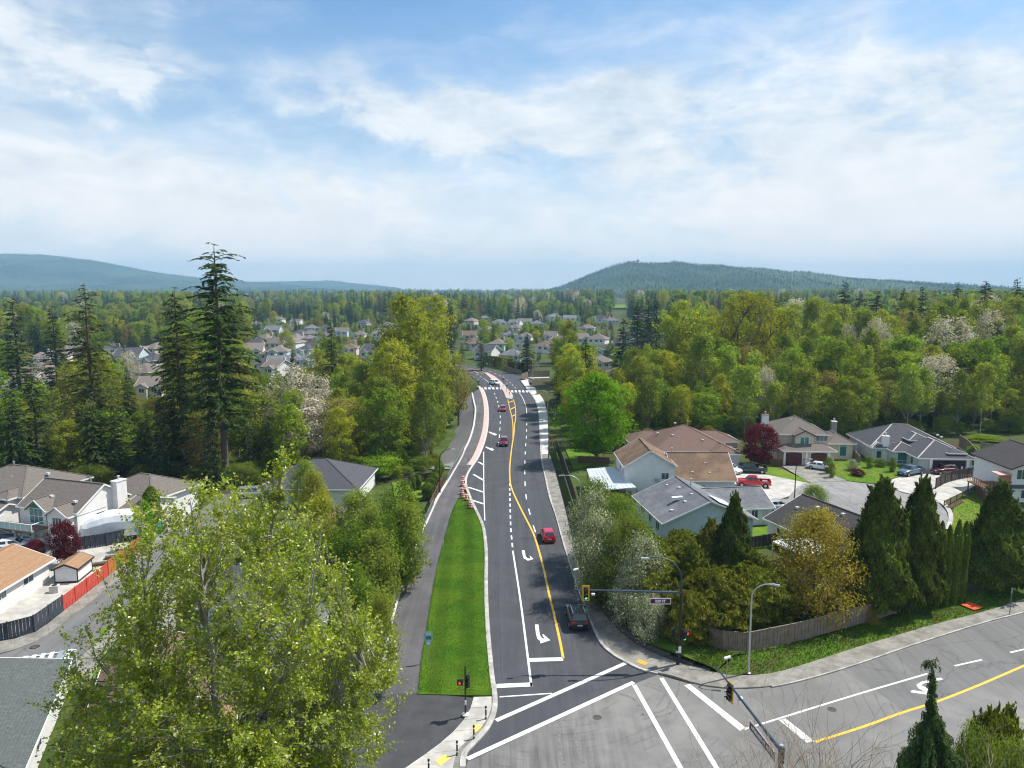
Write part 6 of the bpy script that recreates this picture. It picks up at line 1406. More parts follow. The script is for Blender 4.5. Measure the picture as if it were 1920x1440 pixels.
def car(name, label, loc, heading, mat, kind='sedan', cat='car', rails=False, L=None, group=None):
    e = empty(name, (loc.x, loc.y, loc.z+.0), heading-PI/2, label, cat, group)     # local +y is forward
    K = dict(sedan=dict(L=4.7, W=.90, zb=.24, hood=.92, belt=.98, boot=1.02, roof=1.43, c=(1.05, -1.95, .35, -1.15)), hatch=dict(L=4.25, W=.88, zb=.24, hood=.95, belt=1.0, boot=1.05, roof=1.47, c=(1.0, -2.02, .3, -1.45)),
             suv=dict(L=4.65, W=.93, zb=.30, hood=1.08, belt=1.14, boot=1.18, roof=1.70, c=(1.05, -2.22, .35, -1.80)), van=dict(L=5.0, W=.97, zb=.26, hood=1.08, belt=1.12, boot=1.15, roof=1.76, c=(1.65, -2.42, .75, -2.15)),
             pickup=dict(L=5.7, W=.97, zb=.38, hood=1.20, belt=1.24, boot=1.24, roof=1.84, c=(1.25, -.85, .70, -.55)))[kind]
    L_ = L or K['L']; h_ = L_/2; W = K['W']; zb, hd, bl, bt, rf = K['zb'], K['hood'], K['belt'], K['boot'], K['roof']; c0, c1, c2, c3 = K['c']
    body_back = -h_ if kind != 'pickup' else c1-.12
    st = [(h_, W*.80, zb+.16, hd-.34), (h_-.10, W*.90, zb+.04, hd-.22), (h_-.45, W*.97, zb, hd-.08), (c0+.1, W, zb, hd), (c0-.3, W, zb, bl), (0, W, zb, bl), (c1*.6, W, zb, bl+.01)]
    if kind != 'pickup': st += [(-h_+.45, W*.99, zb, bt), (-h_+.10, W*.93, zb+.05, bt-.06), (-h_, W*.84, zb+.16, bt-.26)]
    else: st += [(body_back, W, zb, bl)]
    loft(st, 'body', mat, e)
    wb, wt = W*.88, W*.72
    B_ = [(-wb, c0, bl-.02), (wb, c0, bl-.02), (wb, c1, bt-.02), (-wb, c1, bt-.02)]; T_ = [(-wt, c2, rf-.03), (wt, c2, rf-.03), (wt, c3, rf-.05), (-wt, c3, rf-.05)]
    R_ = [(-wt*.90, c2-.15, rf), (wt*.90, c2-.15, rf), (wt*.90, c3+.15, rf-.01), (-wt*.90, c3+.15, rf-.01)]
    o = MB().add(B_+T_+R_, [(0, 1, 5, 4), (1, 2, 6, 5), (2, 3, 7, 6), (3, 0, 4, 7), (4, 5, 9, 8), (5, 6, 10, 9), (6, 7, 11, 10), (7, 4, 8, 11), (8, 9, 10, 11)]).build('cabin', mat, e)
    bm = bmesh.new(); bm.from_mesh(o.data); bmesh.ops.recalc_face_normals(bm, faces=bm.faces); bm.to_mesh(o.data); bm.free()
    quad_panel('windscreen', [B_[1], B_[0], T_[0], T_[1]], .012, .90, M_glass, e); quad_panel('rear_window', [B_[3], B_[2], T_[2], T_[3]], .012, .86, M_glass, e)
    for s in (1, -1):
        b0, b1 = (Vector(B_[1]), Vector(B_[2])) if s > 0 else (Vector(B_[0]), Vector(B_[3])); t0, t1 = (Vector(T_[1]), Vector(T_[2])) if s > 0 else (Vector(T_[0]), Vector(T_[3]))
        nw = 2 if kind in ('sedan', 'hatch', 'pickup') else 3
        for k in range(nw):
            a, b = k/nw+.02, (k+1)/nw-.02; q = [b0.lerp(b1, a), b0.lerp(b1, b), t0.lerp(t1, b), t0.lerp(t1, a)]
            if s < 0: q = q[::-1]
            n_ = (q[1]-q[0]).cross(q[2]-q[0]); q = q if n_.x*s > 0 else q[::-1]
            quad_panel('side_window', q, .012, .84, M_glass, e)
    r = .33 if kind in ('sedan', 'hatch') else .36 if kind != 'pickup' else .40
    for s in (1, -1):
        for y in (h_-.88, -h_+.95):
            MB().tube([(s*(W-.12), y, r), (s*(W+.005), y, r)], [r+.07, r+.07], 18).build('wheel_arch', M_rubber, e); wheel_at(e, s*(W-.075), y, r, s)
        MB().box((s*W*.66, h_-.10, hd-.30), (.36, .14, .15)).build('headlight', M_lamp, e)
        MB().box((s*W*.72, -h_+.06, (bt if kind != 'pickup' else 1.1)-.22), (.30, .13, .17)).build('tail_light', M_tail, e)
        MB().box((s*(W+.07), c0-.15, bl+.06), (.18, .10, .13)).build('mirror', mat, e)
    MB().box((0, h_+.0, zb+.24), (W*1.1, .06, .20)).build('grille', M_black, e); MB().box((0, h_+.035, zb+.16), (.50, .02, .11)).build('number_plate', M_plate, e)
    MB().box((0, -h_-.01, zb+.42), (.50, .03, .12)).build('number_plate', M_plate, e); MB().box((0, -h_+.05, zb+.13), (W*1.7, .16, .22)).build('rear_bumper', M_black if kind in ('suv', 'pickup') else mat, e, bevel=.03)
    if rails:
        for s in (1, -1): MB().tube([(s*wt*.92, c2-.1, rf+.05), (s*wt*.92, c3+.1, rf+.04)], .022, 5).build('roof_rail', M_silver, e)
        MB().bb(-.34, .34, c3+.55, c2-.25, rf+.003, rf+.012).build('sunroof', M_glass, e)
    if kind == 'pickup':
        b0, b1 = body_back, -h_
        for s in (1, -1): MB().bb(min(s*W, s*(W-.10)), max(s*W, s*(W-.10)), b1, b0, zb+.1, 1.22).build('bed_side', mat, e, bevel=.02)
        MB().bb(-W+.1, W-.1, b1, b1+.08, zb+.12, 1.20).build('tailgate', mat, e); MB().bb(-W+.1, W-.1, b1+.08, b0, .70, .76).build('bed_floor', M_black, e)
        MB().bb(-W+.3, W-.3, b1+.5, b1+1.3, .76, 1.0).build('tool_box', M_silver, e)
    return e
def heading_at(line, p):
    i = min(range(1, len(line)-1), key=lambda k: (line[k]-p).length); d = line[i+1]-line[i-1]; return math.atan2(d.y, d.x)
YCw = smooth_line(GP(YC[::-1]), 3)
P_red = paint('bright_red_paint', (.52, .006, .03)); P_mag = paint('raspberry_paint', (.34, .012, .05)); P_mag2 = paint('dark_raspberry_paint', (.20, .010, .035)); P_blk = paint('black_car_paint', (.010, .011, .013)); P_wht = paint('white_car_paint', (.78, .79, .80), 0)
P_grn = paint('dark_green_paint', (.012, .022, .016)); P_blu = paint('steel_blue_paint', (.10, .16, .22)); P_sil = paint('silver_paint', (.42, .44, .46), .5); P_mar = paint('maroon_paint', (.10, .012, .02)); P_prd = paint('pickup_red_paint', (.50, .012, .02)); P_navy = paint('navy_paint', (.02, .03, .07))
g = G(1027, 1010); car('hatchback', 'bright red hatchback driving away in the right lane', g, heading_at(YCw, g), P_red, 'hatch')
g = G(1081, 1166); car('suv', 'black SUV with silver roof rails leaving the intersection', g, heading_at(YCw, g)+.02, P_blk, 'suv', rails=True)
g = G(945, 834); car('suv', 'dark raspberry SUV approaching beside the upper turn arrow', g, heading_at(YCw, g)+PI, P_mag2, 'suv')
g = G(943, 770); car('hatchback', 'raspberry red small car approaching below the far crossing', g, heading_at(YCw, g)+PI, P_mag, 'hatch')
g = G(927, 721); car('van', 'white van at the far crosswalk beside the pink median', g, R(-55), P_wht, 'van', 'van')
def heading_px(a, b): d = G(*b)-G(*a); return math.atan2(d.y, d.x)
car('pickup_truck', 'bright red pickup truck on the pale driveway', G(1412, 912)+Vector((0, 0, .03)), R(168), P_prd, 'pickup', 'pickup')
car('pickup_truck', 'dark green pickup truck under the red maple', G(1407, 886), R(172), P_grn, 'pickup', 'pickup')
car('suv', 'white SUV half hidden behind the lower brown roof', G(1368, 886), R(-55), P_wht, 'suv')
car('sedan', 'white sedan on the driveway of the beige house', G(1537, 880), R(-38), P_wht, 'sedan')
car('pickup_truck', 'steel blue pickup truck at the edge of the centre lawn', G(1707, 890), R(208), P_blu, 'pickup', 'pickup')
car('suv', 'maroon SUV with silver roof by the dark driveway fence', G(1769, 888), R(190), P_mar, 'suv', rails=True)
car('suv', 'silver SUV beside the grey wing of the pale blue house', G(1457, 957), R(4), P_sil, 'suv')
car('sedan', 'white car nearest the low dark red shrub', G(26, 1030), R(20), P_wht, 'hatch')
car('sedan', 'white car parked close to the townhouse garage', G(52, 1020), R(18), P_wht, 'sedan')
car('sedan', 'dark blue car cut off by the left edge', G(4, 1014), R(12), P_navy, 'suv')
car('minivan', 'silver minivan beyond the top of the cottonwood', G(474, 932), R(8), P_sil, 'van', 'van')
# wrapped boat on trailer
bt = empty('covered_boat', (-54.6, 94.8, .05), R(17), 'long boat wrapped in white tarpaulin on a trailer beside the orange fence', 'boat')
bt.scale = (1, 1.1, 1.5)
n = 14; rr = random.Random(5); st = []
for i in range(n):
    u = i/(n-1); y = -4.3+8.8*u; w_ = 1.25*(1-max(0, (.22-u)/.22)**1.6*.75); zt = 1.7+1.1*min(1, u*2.1) if u < .9 else 2.8-(u-.9)*5; st.append((u, y, w_, zt))
v = []; sec = 9
for u, y, w_, zt in st:
    for k in range(sec):
        a = PI*k/(sec-1); x = -math.cos(a)*w_*(1 if 0 < k < sec-1 else .9); z = .55+(zt-.55)*math.sin(a)**.55; v.append((y, x+rr.uniform(-.05, .05), z+rr.uniform(-.05, .05)*(0 < k < sec-1)))
MB().add(v, [(i*sec+k, (i+1)*sec+k, (i+1)*sec+k+1, i*sec+k+1) for i in range(n-1) for k in range(sec-1)]+[tuple(range(sec)), tuple(range((n-1)*sec, n*sec))[::-1]]).build('tarpaulin', pmat('white_tarpaulin', (.72, .74, .76), (.80, .82, .84), .5, 1.5, bump=.5, bscale=4), bt)
MB().add([(-4.1, -.2, .9), (4.3, -1.0, .62), (4.3, 1.0, .62), (-4.1, .2, .9), (-3.2, 0, .35), (4.2, 0, .3)], [(0, 4, 5, 1), (3, 2, 5, 4), (0, 3, 4), (1, 5, 2), (0, 1, 2, 3)]).build('hull', pmat('blue_hull', (.02, .08, .25), rough=.3), bt)
for x in (1.2, 2.0):
    for s in (-1, 1): MB().tube([(x, s*1.12-.1, .3), (x, s*1.12+.1, .3)], .3, 12).build('wheel', M_rubber, bt)
MB().bb(-4.6, 3.9, -.06, .06, .28, .36).build('trailer_frame', M_silver, bt)

# ------------------------------------------------------------------ street lamps, signals
def arc(p, a0, a1, r, axis_x=1, n=7): return [(p[0]+axis_x*(r-r*math.cos(a)), 0, p[1]+r*math.sin(a)) for a in np.linspace(a0, a1, n)]
def lamp(label, loc, H, reach, rz, mat=None, base=True, r=.085):
    mat = mat or M_silver; e = empty('street_lamp', (loc[0], loc[1], loc[2] if len(loc) > 2 else 0), rz, label, 'street lamp')
    k = min(reach*.85, 1.6); pts = [(0, 0, 0), (0, 0, H*.45), (0, 0, H-k)]+[(k-k*math.cos(a), 0, H-k+k*.92*math.sin(a)) for a in np.linspace(.25, PI/2, 6)]+[(reach, 0, H-.12)]
    MB().tube(pts, [r*1.25, r*1.05, r*.85]+[r*.6]*6+[r*.5], 8).build('pole', mat, e)
    MB().add([(reach-.05, -.10, H-.18), (reach+.62, -.13, H-.24), (reach+.62, .13, H-.24), (reach-.05, .10, H-.18), (reach-.05, -.07, H-.04), (reach+.58, -.09, H-.11), (reach+.58, .09, H-.11), (reach-.05, .07, H-.04)], [(3, 2, 1, 0), (4, 5, 6, 7), (0, 1, 5, 4), (1, 2, 6, 5), (2, 3, 7, 6), (3, 0, 4, 7)]).build('lamp_head', M_silver, e)
    if base: MB().lathe([(.2, 0), (.2, .06), (.13, .1), (.12, .45)], (0, 0, 0), 10).build('base', mat, e)
    return e
lamp('galvanised street lamp in front of the corner fence', G(1403, 1262, .12), 8.5, 1.7, R(-12))
lamp('street lamp with curved arm rising behind the flowering shrubs', G(1087, 1000), 8.4, 2.4, R(176))
lamp('street lamp at the cul-de-sac', G(1489, 945), 7.4, 2.0, R(5), M_black)
lamp('black street lamp beside the left path railing', G(825, 925), 7.6, 2.0, R(15), M_black)
lamp('street lamp just below the far crossing on the right', G(1027, 790), 8.2, 2.6, R(178))
lamp('street lamp above the far side street', G(999, 713), 8.6, 3.2, R(178))
lamp('small street lamp among the left valley houses', G(575, 668), 8.6, 1.2, R(180)); lamp('white-headed street lamp beside the mossy fir', G(78, 725), 9.6, 1.5, R(180))
def lens_head(parent, c, rz, lit=None, plate=None, s=1.0, arrow=False):
    """three-lens signal head facing local -y before rz"""
    h = empty('signal_head', c, rz); h.parent = parent
    if plate: MB().bb(-.33*s, .33*s, .10, .13, -.72*s, .72*s).build('back_plate', plate, h)
    MB().bb(-.18*s, .18*s, -.08, .10, -.55*s, .55*s).build('housing', M_sigblk, h)
    mb = MB()
    for k, z in enumerate((.36, 0, -.36)):
        m_ = {0: pmat('dark_red_lens', (.16, .02, .02), rough=.3), 1: pmat('dark_amber_lens', (.22, .12, .02), rough=.3), 2: pmat('dark_green_lens', (.02, .12, .10), rough=.3)}[k]
        if lit == k: m_ = M_greenglow
        MB().tube([(0, -.085, z*s), (0, -.10, z*s)], .13*s, 12).build('lens', m_, h)
        a = [(.15*s*math.cos(q), -.08, z*s+.15*s*math.sin(q)) for q in np.linspace(0, PI, 7)]; b = [(x, -.30*s, zz-.02) for x, _, zz in a]; mb.add(a+b, [(i, i+1, 8+i, 7+i) for i in range(6)])
    mb.build('visors', M_sigblk, h); return h
def hand_box(parent, c, rz): 
    h = empty('pedestrian_signal', c, rz); h.parent = parent; MB().bb(-.22, .22, -.1, .12, -.22, .22).build('housing', M_sigblk, h); MB().bb(-.17, .17, -.115, -.10, -.17, .17).build('face', pmat('ped_signal_face', (.05, .03, .03), rough=.4), h)
    # raised hand symbol
    mb = MB().bb(-.08, .06, -.13, -.115, -.13, .02)
    for k, (x, hh) in enumerate(((-.07, .07), (-.03, .11), (.01, .10), (.045, .07))): mb.bb(x-.013, x+.013, -.13, -.115, .02, .02+hh)
    mb.bb(.06, .11, -.13, -.115, -.06, -.02); mb.build('hand_symbol', M_redglow, h)
def text_obj(body, size, mat, parent, loc, rot):
    cu = bpy.data.curves.new('lettering', 'FONT'); cu.body = body; cu.size = size; cu.align_x = 'CENTER'; cu.align_y = 'CENTER'; cu.extrude = .008; cu.offset = .012
    tmp = bpy.data.objects.new('lettering', cu); C.objects.link(tmp); dg = bpy.context.evaluated_depsgraph_get(); me = bpy.data.meshes.new_from_object(tmp.evaluated_get(dg)); bpy.data.objects.remove(tmp)
    me.materials.clear(); me.materials.append(mat); o = bpy.data.objects.new('lettering', me); C.objects.link(o); o.parent = parent; o.location = loc; o.rotation_euler = rot; return o
def street_sign(parent, c, rz, txt, W, h=.62, size=.36):
    s_ = empty('street_sign', c, rz); s_.parent = parent
    MB().bb(-W/2, W/2, -.02, .02, -h/2, h/2).build('sign_panel', M_sign, s_)
    mb = MB()
    for y in (-.032, .032):
        for a in ((-W/2, W/2, h/2-.06, h/2), (-W/2, W/2, -h/2, -h/2+.06), (-W/2, -W/2+.05, -h/2+.06, h/2-.06), (W/2-.05, W/2, -h/2+.06, h/2-.06)): mb.bb(a[0], a[1], min(y, y*.6), max(y, y*.6), a[2], a[3])
    mb.build('sign_border', M_signw, s_); text_obj(txt, size, M_signw, s_, (0, -.032, 0), (PI/2, 0, 0)); text_obj(txt, size, M_signw, s_, (0, .032, 0), (PI/2, 0, PI))
    for x in (-W*.32, W*.32): MB().tube([(x, 0, h/2), (x, 0, h/2+.42)], .02, 5).build('hanger', M_silver, s_)
def sensor(parent, x, y, z, h=1.5): 
    s_ = empty('camera', (x, y, z)); s_.parent = parent; MB().tube([(0, 0, 0), (0, 0, h)], .022, 5).build('rod', M_silver, s_); MB().tube([(-.22, -.05, h), (.22, .05, h+.08)], .10, 8).build('housing', M_white, s_)
# mast arm 1: across the right-hand corner, spans towards -x
b = G(1273, 1245, .13); e = empty('signal_mast', b, 0, 'dark signal mast with 230 ST sign and yellow-framed green light', 'traffic light')
MB().tube([(0, 0, 0), (0, 0, 7.0)], [.15, .12], 12).build('pole', M_black, e); MB().tube([(0, 0, 6.8), (-.3, 0, 6.82), (-9.6, .1, 7.05)], [.14, .11, .055], 10).build('arm', M_navy, e)
k = 2.2; MB().tube([(0, 0, 6.8), (0, 0, 8.0)]+[(-(k-k*math.cos(a)), 0, 8.0+k*.95*math.sin(a)) for a in np.linspace(.2, PI/2, 7)]+[(-3.0, 0, 10.05)], [.09]*2+[.06]*7+[.05], 8).build('lamp_arm', M_navy, e)
MB().box((-3.3, 0, 10.0), (.75, .26, .13)).build('lamp_head', M_silver, e)
lens_head(e, (-8.55, -.12, 6.75), 0, 2, M_sigyel); street_sign(e, (-1.85, -.0, 6.0), 0, '230 ST', 1.9, .56, .34); sensor(e, -9.45, .1, 7.0, 1.9); MB().box((-7.9, -.1, 6.7), (.3, .25, .14)).build('detector', M_white, e)
lens_head(e, (.32, -.25, 2.9), R(20), 2, None, .9); lens_head(e, (-.55, .1, 2.95), R(-75), None, None, .9); hand_box(e, (.62, -.1, 3.0), R(35))
MB().lathe([(.26, 0), (.26, .08), (.17, .12), (.16, .5)], (0, 0, 0), 12).build('base', M_black, e); MB().bb(-.12, .12, -.19, -.12, 1.15, 1.75).build('label_plate', M_signw, e); MB().bb(-.35, -.12, -.08, .02, 1.1, 1.3).build('push_button', M_silver, e)
# mast arm 2: near pole at the bottom, spans away (+y)
b = Vector((15.9, 39.6, .1)); e = empty('signal_mast', b, 0, 'near signal mast at the bottom edge with ABERNETHY WAY sign', 'traffic light')
MB().tube([(0, 0, 0), (0, 0, 7.05)], [.17, .14], 14).build('pole', M_navy, e); MB().lathe([(.185, 6.1), (.19, 6.2), (.19, 7.0), (.17, 7.1), (.05, 7.18)], (0, 0, 0), 14).build('collar', M_navy, e); MB().lathe([(.15, 7.12), (.13, 7.2)], (0, 0, 0), 12).build('cap', M_silver, e)
MB().tube([(0, 0, 6.75), (-.06, .5, 6.77), (-1.25, 9.3, 6.95)], [.13, .11, .05], 10).build('arm', M_navy, e)
lens_head(e, (-1.0, 7.0, 6.35), R(-72), None, M_sigyel); street_sign(e, (-.32, 2.35, 5.95), R(-82.3), 'ABERNETHY WAY', 3.3, .66, .34); sensor(e, -1.05, 7.5, 6.9, 1.7)
MB().box((-.7, 5.6, 6.75), (.35, .3, .14)).build('detector', M_white, e); MB().lathe([(.3, 0), (.3, .08), (.19, .12), (.18, .5)], (0, 0, 0), 12).build('base', M_navy, e)
# pedestrian signal on the left corner
b = G(873, 1341, .12); e = empty('pedestrian_signal_post', b, 0, 'black signal post with red hand signal on the left corner', 'traffic light')
MB().tube([(0, 0, 0), (0, 0, 3.9)], [.075, .06], 10).build('pole', M_black, e); MB().lathe([(.30, 0), (.30, .10), (.22, .14), (.12, .2)], (0, 0, 0), 14).build('footing', M_conc_white, e); lens_head(e, (.16, -.12, 2.95), R(25), None, None, .95); hand_box(e, (-.42, -.08, 2.85), R(-8))
MB().bb(-.45, .2, -.03, .03, 2.98, 3.04).build('bracket', M_black, e); MB().bb(-.06, .08, -.12, -.06, .95, 1.3).build('push_button', M_signw, e); MB().tube([(0, 0, 3.9), (0, 0, 4.2)], .05, 8).build('finial', M_black, e)
# bollards
def bollard():
    e = empty('bollard', (0, 0, 0), 0, 'x', 'bollard', 'bollards on the left corner pavement')
    MB().lathe([(.10, 0), (.10, .05), (.065, .07), (.065, .22)], (0, 0, 0), 12).build('base', M_black, e); MB().lathe([(.067, .22), (.067, .30)], (0, 0, 0), 12).build('white_band', M_signw, e); MB().lathe([(.065, .30), (.065, .82)], (0, 0, 0), 12).build('shaft', M_black, e)
    MB().lathe([(.068, .82), (.068, .90)], (0, 0, 0), 12).build('white_band', M_signw, e); MB().lathe([(.05, .90), (.085, .96), (.09, 1.02), (.06, 1.1), (.01, 1.12)], (0, 0, 0), 12).build('cap', M_black, e); return e
bl = bollard()
def dup(root, loc, rz=None, label=None):
    r = root.copy(); C.objects.link(r); r.location = loc
    if rz is not None: r.rotation_euler = (0, 0, rz)
    if label: r['label'] = label
    for ch in list(root.children):
        c = ch.copy(); C.objects.link(c); c.parent = r
        for g_ in ch.children: d = g_.copy(); C.objects.link(d); d.parent = c
    return r
BL = [((911, 1348), 'farthest black bollard with white bands, just below the grass strip'), ((888.5, 1385), 'black bollard beside the upper yellow tactile pad'), ((857, 1415), 'black bollard between the two yellow tactile pads'), ((804, 1450), 'black bollard cut by the bottom edge')]
for i, (p, lb) in enumerate(BL):
    if i == 0: bl.location = G(*p, .12); bl['label'] = lb
    else: dup(bl, G(*p, .12), None, lb)
# construction barrels
def barrel():
    e = empty('traffic_barrel', (0, 0, 0), 0, 'x', 'traffic barrel', 'orange construction barrels at the tip of the grass strip'); z = 0; MB().lathe([(.40, 0), (.40, .08), (.31, .09)], (0, 0, 0), 14).build('base', M_rubber, e)
    z = .09
    for k in range(6):
        r0 = .30-.015*k; MB().lathe([(r0, z), (r0-.012, z+.155)], (0, 0, 0), 14).build('orange_band' if k % 2 == 0 else 'white_band', M_orange if k % 2 == 0 else M_refl, e); z += .155
    MB().bb(-.1, .1, -.02, .02, z, z+.1).build('handle', M_orange, e); return e
ba = barrel(); BB = [(868.5, 903), (867, 911), (869.5, 919), (866.5, 926), (868, 934), (874.5, 938), (881, 948), (882.5, 953)]
BLn = ['farthest orange and white barrel in the row', 'second farthest barrel in the row', 'third barrel from the far end', 'fourth barrel, on the path edge', 'barrel on the very tip of the grass', 'barrel nearest the kerb bend', 'second nearest barrel in the row', 'nearest orange and white barrel, on the grass']
for i, p in enumerate(BB):
    if i == 0: ba.location = G(*p, .08); ba['label'] = BLn[0]
    else: dup(ba, G(*p, .10), i*.7, BLn[i])
# signs and small things
b = G(804, 1241, .1); e = empty('path_sign', b, R(2), 'teal and pale blue path sign on a thin post at the grass edge', 'sign'); MB().tube([(0, 0, 0), (0, 0, 2.9)], .03, 6).build('post', M_silver, e)
MB().bb(-.36, .36, -.05, -.03, 2.15, 2.9).build('upper_panel', M_signblue, e); MB().bb(-.24, .24, -.065, -.05, 2.2, 2.5).build('teal_field', M_signteal, e); MB().bb(-.22, .22, -.05, -.03, 1.6, 2.1).build('lower_panel', M_signblue, e)
mb = MB()
for x in (-.2, -.06, .08, .2): mb.bb(x-.04, x+.04, -.065, -.05, 2.6, 2.8)
mb.build('symbols', M_signw, e); MB().bb(-.14, .14, -.065, -.05, 1.7, 1.95).build('arrow_panel', M_signw, e)
b = G(832, 1053, .1); e = empty('marker_post', b, 0, 'thin metal post with small plate in the upper grass strip', 'post'); MB().tube([(0, 0, 0), (0, 0, 2.7)], .03, 6).build('post', M_silver, e); MB().bb(-.03, .03, -.2, .2, 2.2, 2.7).build('plate', M_silver, e)
b = G(878, 885, .05); e = empty('path_sign', b, 0, 'thin sign post between the path and the striped kerb', 'sign'); MB().tube([(0, 0, 0), (0, 0, 2.6)], .03, 6).build('post', M_silver, e); MB().bb(-.2, .2, -.03, 0, 2.0, 2.6).build('plate', M_silver, e)
b = G(1893, 1152, .1); e = empty('marker_post', b, 0, 'green grey post beside the cross road pavement', 'post'); MB().tube([(0, 0, 0), (0, 0, 2.9)], .045, 8).build('post', pmat('green_grey_metal', (.16, .22, .20), rough=.5), e); MB().bb(-.12, .12, -.05, -.03, 2.3, 2.9).build('plate', MATS['green_grey_metal'], e)
b = G(1822, 1138, .14); e = empty('fallen_sign', b, R(25), 'orange construction sign lying flat on the verge', 'sign'); MB().box((0, 0, .12), (1.5, 1.5, .03)).build('sign_board', pmat('orange_sign', (.80, .11, .03), rough=.5), e); MB().tube([(-.2, 0, .08), (2.4, .6, .1)], .025, 5).build('leg', M_silver, e)
b = G(1340, 1200, .3); e = empty('utility_box', (b.x-.2, b.y-.6, .5), 0, 'small pale blue utility box in front of the corner fence', 'utility box'); MB().bb(-.35, .35, -.2, .2, 0, .55).build('cabinet', M_signblue, e); MB().bb(-.38, .38, -.23, .23, .55, .6).build('lid', M_signblue, e)
b = G(1307, 1252, .14); e = empty('access_cover', b, R(-8), 'grey utility cover in the corner pavement', 'access cover'); MB().bb(-.7, .7, -.35, .35, 0, .02).build('frame', M_silver, e); MB().bb(-.63, .63, -.28, .28, .02, .03).build('lid', M_conc_old, e)
b = G(65, 1213, .0); e = empty('manhole_cover', b, 0, 'round manhole cover in the left street', 'manhole cover'); MB().lathe([(.42, 0), (.42, .012), (.01, .012)], (0, 0, 0), 18).build('frame', M_black, e); MB().lathe([(.34, .012), (.34, .018), (.01, .018)], (0, 0, 0), 18).build('lid', M_brickdark, e)
b = G(103, 1110, .03); e = empty('air_conditioner', b, R(12), 'pale outdoor air conditioner unit beside the garden shed', 'air conditioner'); MB().bb(-.45, .45, -.35, .35, 0, .8).build('case', M_conc_white, e); MB().lathe([(.28, .8), (.28, .83), (.02, .83)], (0, 0, 0), 14).build('fan_grille', M_black, e)
mb = MB(); [mb.bb(-.46, .46, -.365, -.35, .08+k*.09, .12+k*.09) for k in range(7)]; mb.build('louvres', M_silver, e)
for k, (px, py) in enumerate([(222, 1045), (198, 1058)]): b = G(px, py, .03); e = empty('raised_bed', b, R(25), ['raised timber garden bed nearer the orange fence corner', 'raised timber garden bed in the yard behind the shed'][k], 'garden bed'); MB().bb(-1.5, 1.5, -.4, .4, 0, .3).build('frame', M_wood_brown, e); MB().bb(-1.42, 1.42, -.32, .32, .3, .33).build('soil', pmat('garden_soil', (.09, .07, .045), (.14, .11, .075), .95, 4), e)
b = G(716, 1078, .05); e = empty('garden_slide', b, R(-82), 'teal playground slide in the garden beside the path', 'slide'); MB().add([(-1.6, -.3, .15), (1.2, -.3, 1.7), (1.2, .3, 1.7), (-1.6, .3, .15), (-1.6, -.3, .05), (1.2, -.3, 1.6), (1.2, .3, 1.6), (-1.6, .3, .05)], [(0, 1, 2, 3), (7, 6, 5, 4), (0, 4, 5, 1), (3, 2, 6, 7), (1, 5, 6, 2), (0, 3, 7, 4)]).build('chute', pmat('teal_plastic', (.03, .30, .32), rough=.4), e)
for x in (1.25, 2.0):
    for y in (-.35, .35): MB().bb(x-.04, x+.04, y-.04, y+.04, 0, 2.4).build('post', M_wood_brown, e)
MB().add([(1.1, -.5, 2.3), (2.2, -.5, 2.3), (2.2, .5, 2.3), (1.1, .5, 2.3), (1.65, -.5, 2.85), (1.65, .5, 2.85)], [(0, 3, 5, 4), (1, 4, 5, 2), (0, 4, 1), (3, 2, 5)]).build('roof', MATS['green_mesh'], e)
# crossing beacons and far poles
for (px, py, hh, lb) in [(897.5, 731, 4.2, 'black crossing beacon post on the left kerb at the far crossing'), (943.5, 726, 4.2, 'black beacon post on the pink median above the crosswalk'), (950, 736, 3.4, 'black beacon post on the median refuge below the crosswalk'), (995.5, 735, 4.2, 'black beacon post on the right pavement at the far crossing'), (992, 711, 4.0, 'thin black post by the far side street')]:
    b = G(px, py, .12); e = empty('beacon_post', b, 0, lb, 'beacon'); MB().tube([(0, 0, 0), (0, 0, hh)], .06, 6).build('pole', M_black, e); MB().bb(-.35, .35, -.08, .08, hh*.62, hh*.72).build('beacon', M_black, e); MB().bb(-.28, .28, -.12, -.08, hh*.76, hh*.96).build('crossing_sign', M_signw if px < 960 else M_silver, e)
b = G(955, 742, .14); e = empty('median_marker', b, 0, 'short keep-right marker on the tip of the median', 'sign'); MB().tube([(0, 0, 0), (0, 0, 1.4)], .05, 6).build('post', M_black, e); MB().bb(-.16, .16, -.05, -.02, .6, 1.3).build('plate', M_sigyel, e)
b = G(913, 693); e = empty('round_sign', b, 0, 'pale round sign in front of the clipped hedge at the bend', 'sign'); MB().tube([(0, 0, 0), (0, 0, 2.6)], .05, 6).build('post', M_silver, e); MB().tube([(0, -.06, 2.6), (0, -.03, 2.6)], .5, 12).build('disc', M_signw, e)
b = G(1036, 843, .1); e = empty('warning_sign', b, R(10), 'small orange diamond sign beside the right pavement', 'sign'); MB().tube([(0, 0, 0), (0, 0, 2.6)], .04, 6).build('post', M_silver, e); MB().box((0, -.05, 2.5), (.55, .03, .55), M=Matrix.Rotation(PI/4, 3, 'Y')).build('plate', M_orange, e)
for i, (px, py, hh, lb) in enumerate([(1190, 655, 13, 'wooden power pole between the conifers right of centre'), (576, 690, 13, 'wooden power pole in the left valley'), (88, 735, 12, 'wooden power pole beside the far left conifers'), (1029, 860, 8.5, 'dark utility pole beside the right pavement'), (966, 700, 10, 'dark pole in front of the blue house at the bend')]):
    b = G(px, py); e = empty('power_pole', b, 0, lb, 'power pole'); MB().tube([(0, 0, 0), (0, 0, hh)], [.16, .10], 6).build('pole', M_wood, e)
    if i < 3: MB().bb(-1.3, 1.3, -.06, .06, hh-.7, hh-.55).build('crossarm', M_wood, e); [MB().lathe([(.05, hh-.55), (.06, hh-.35)], (x, 0, 0), 6).build('insulator', M_silver, e) for x in (-1.15, 0, 1.15)]
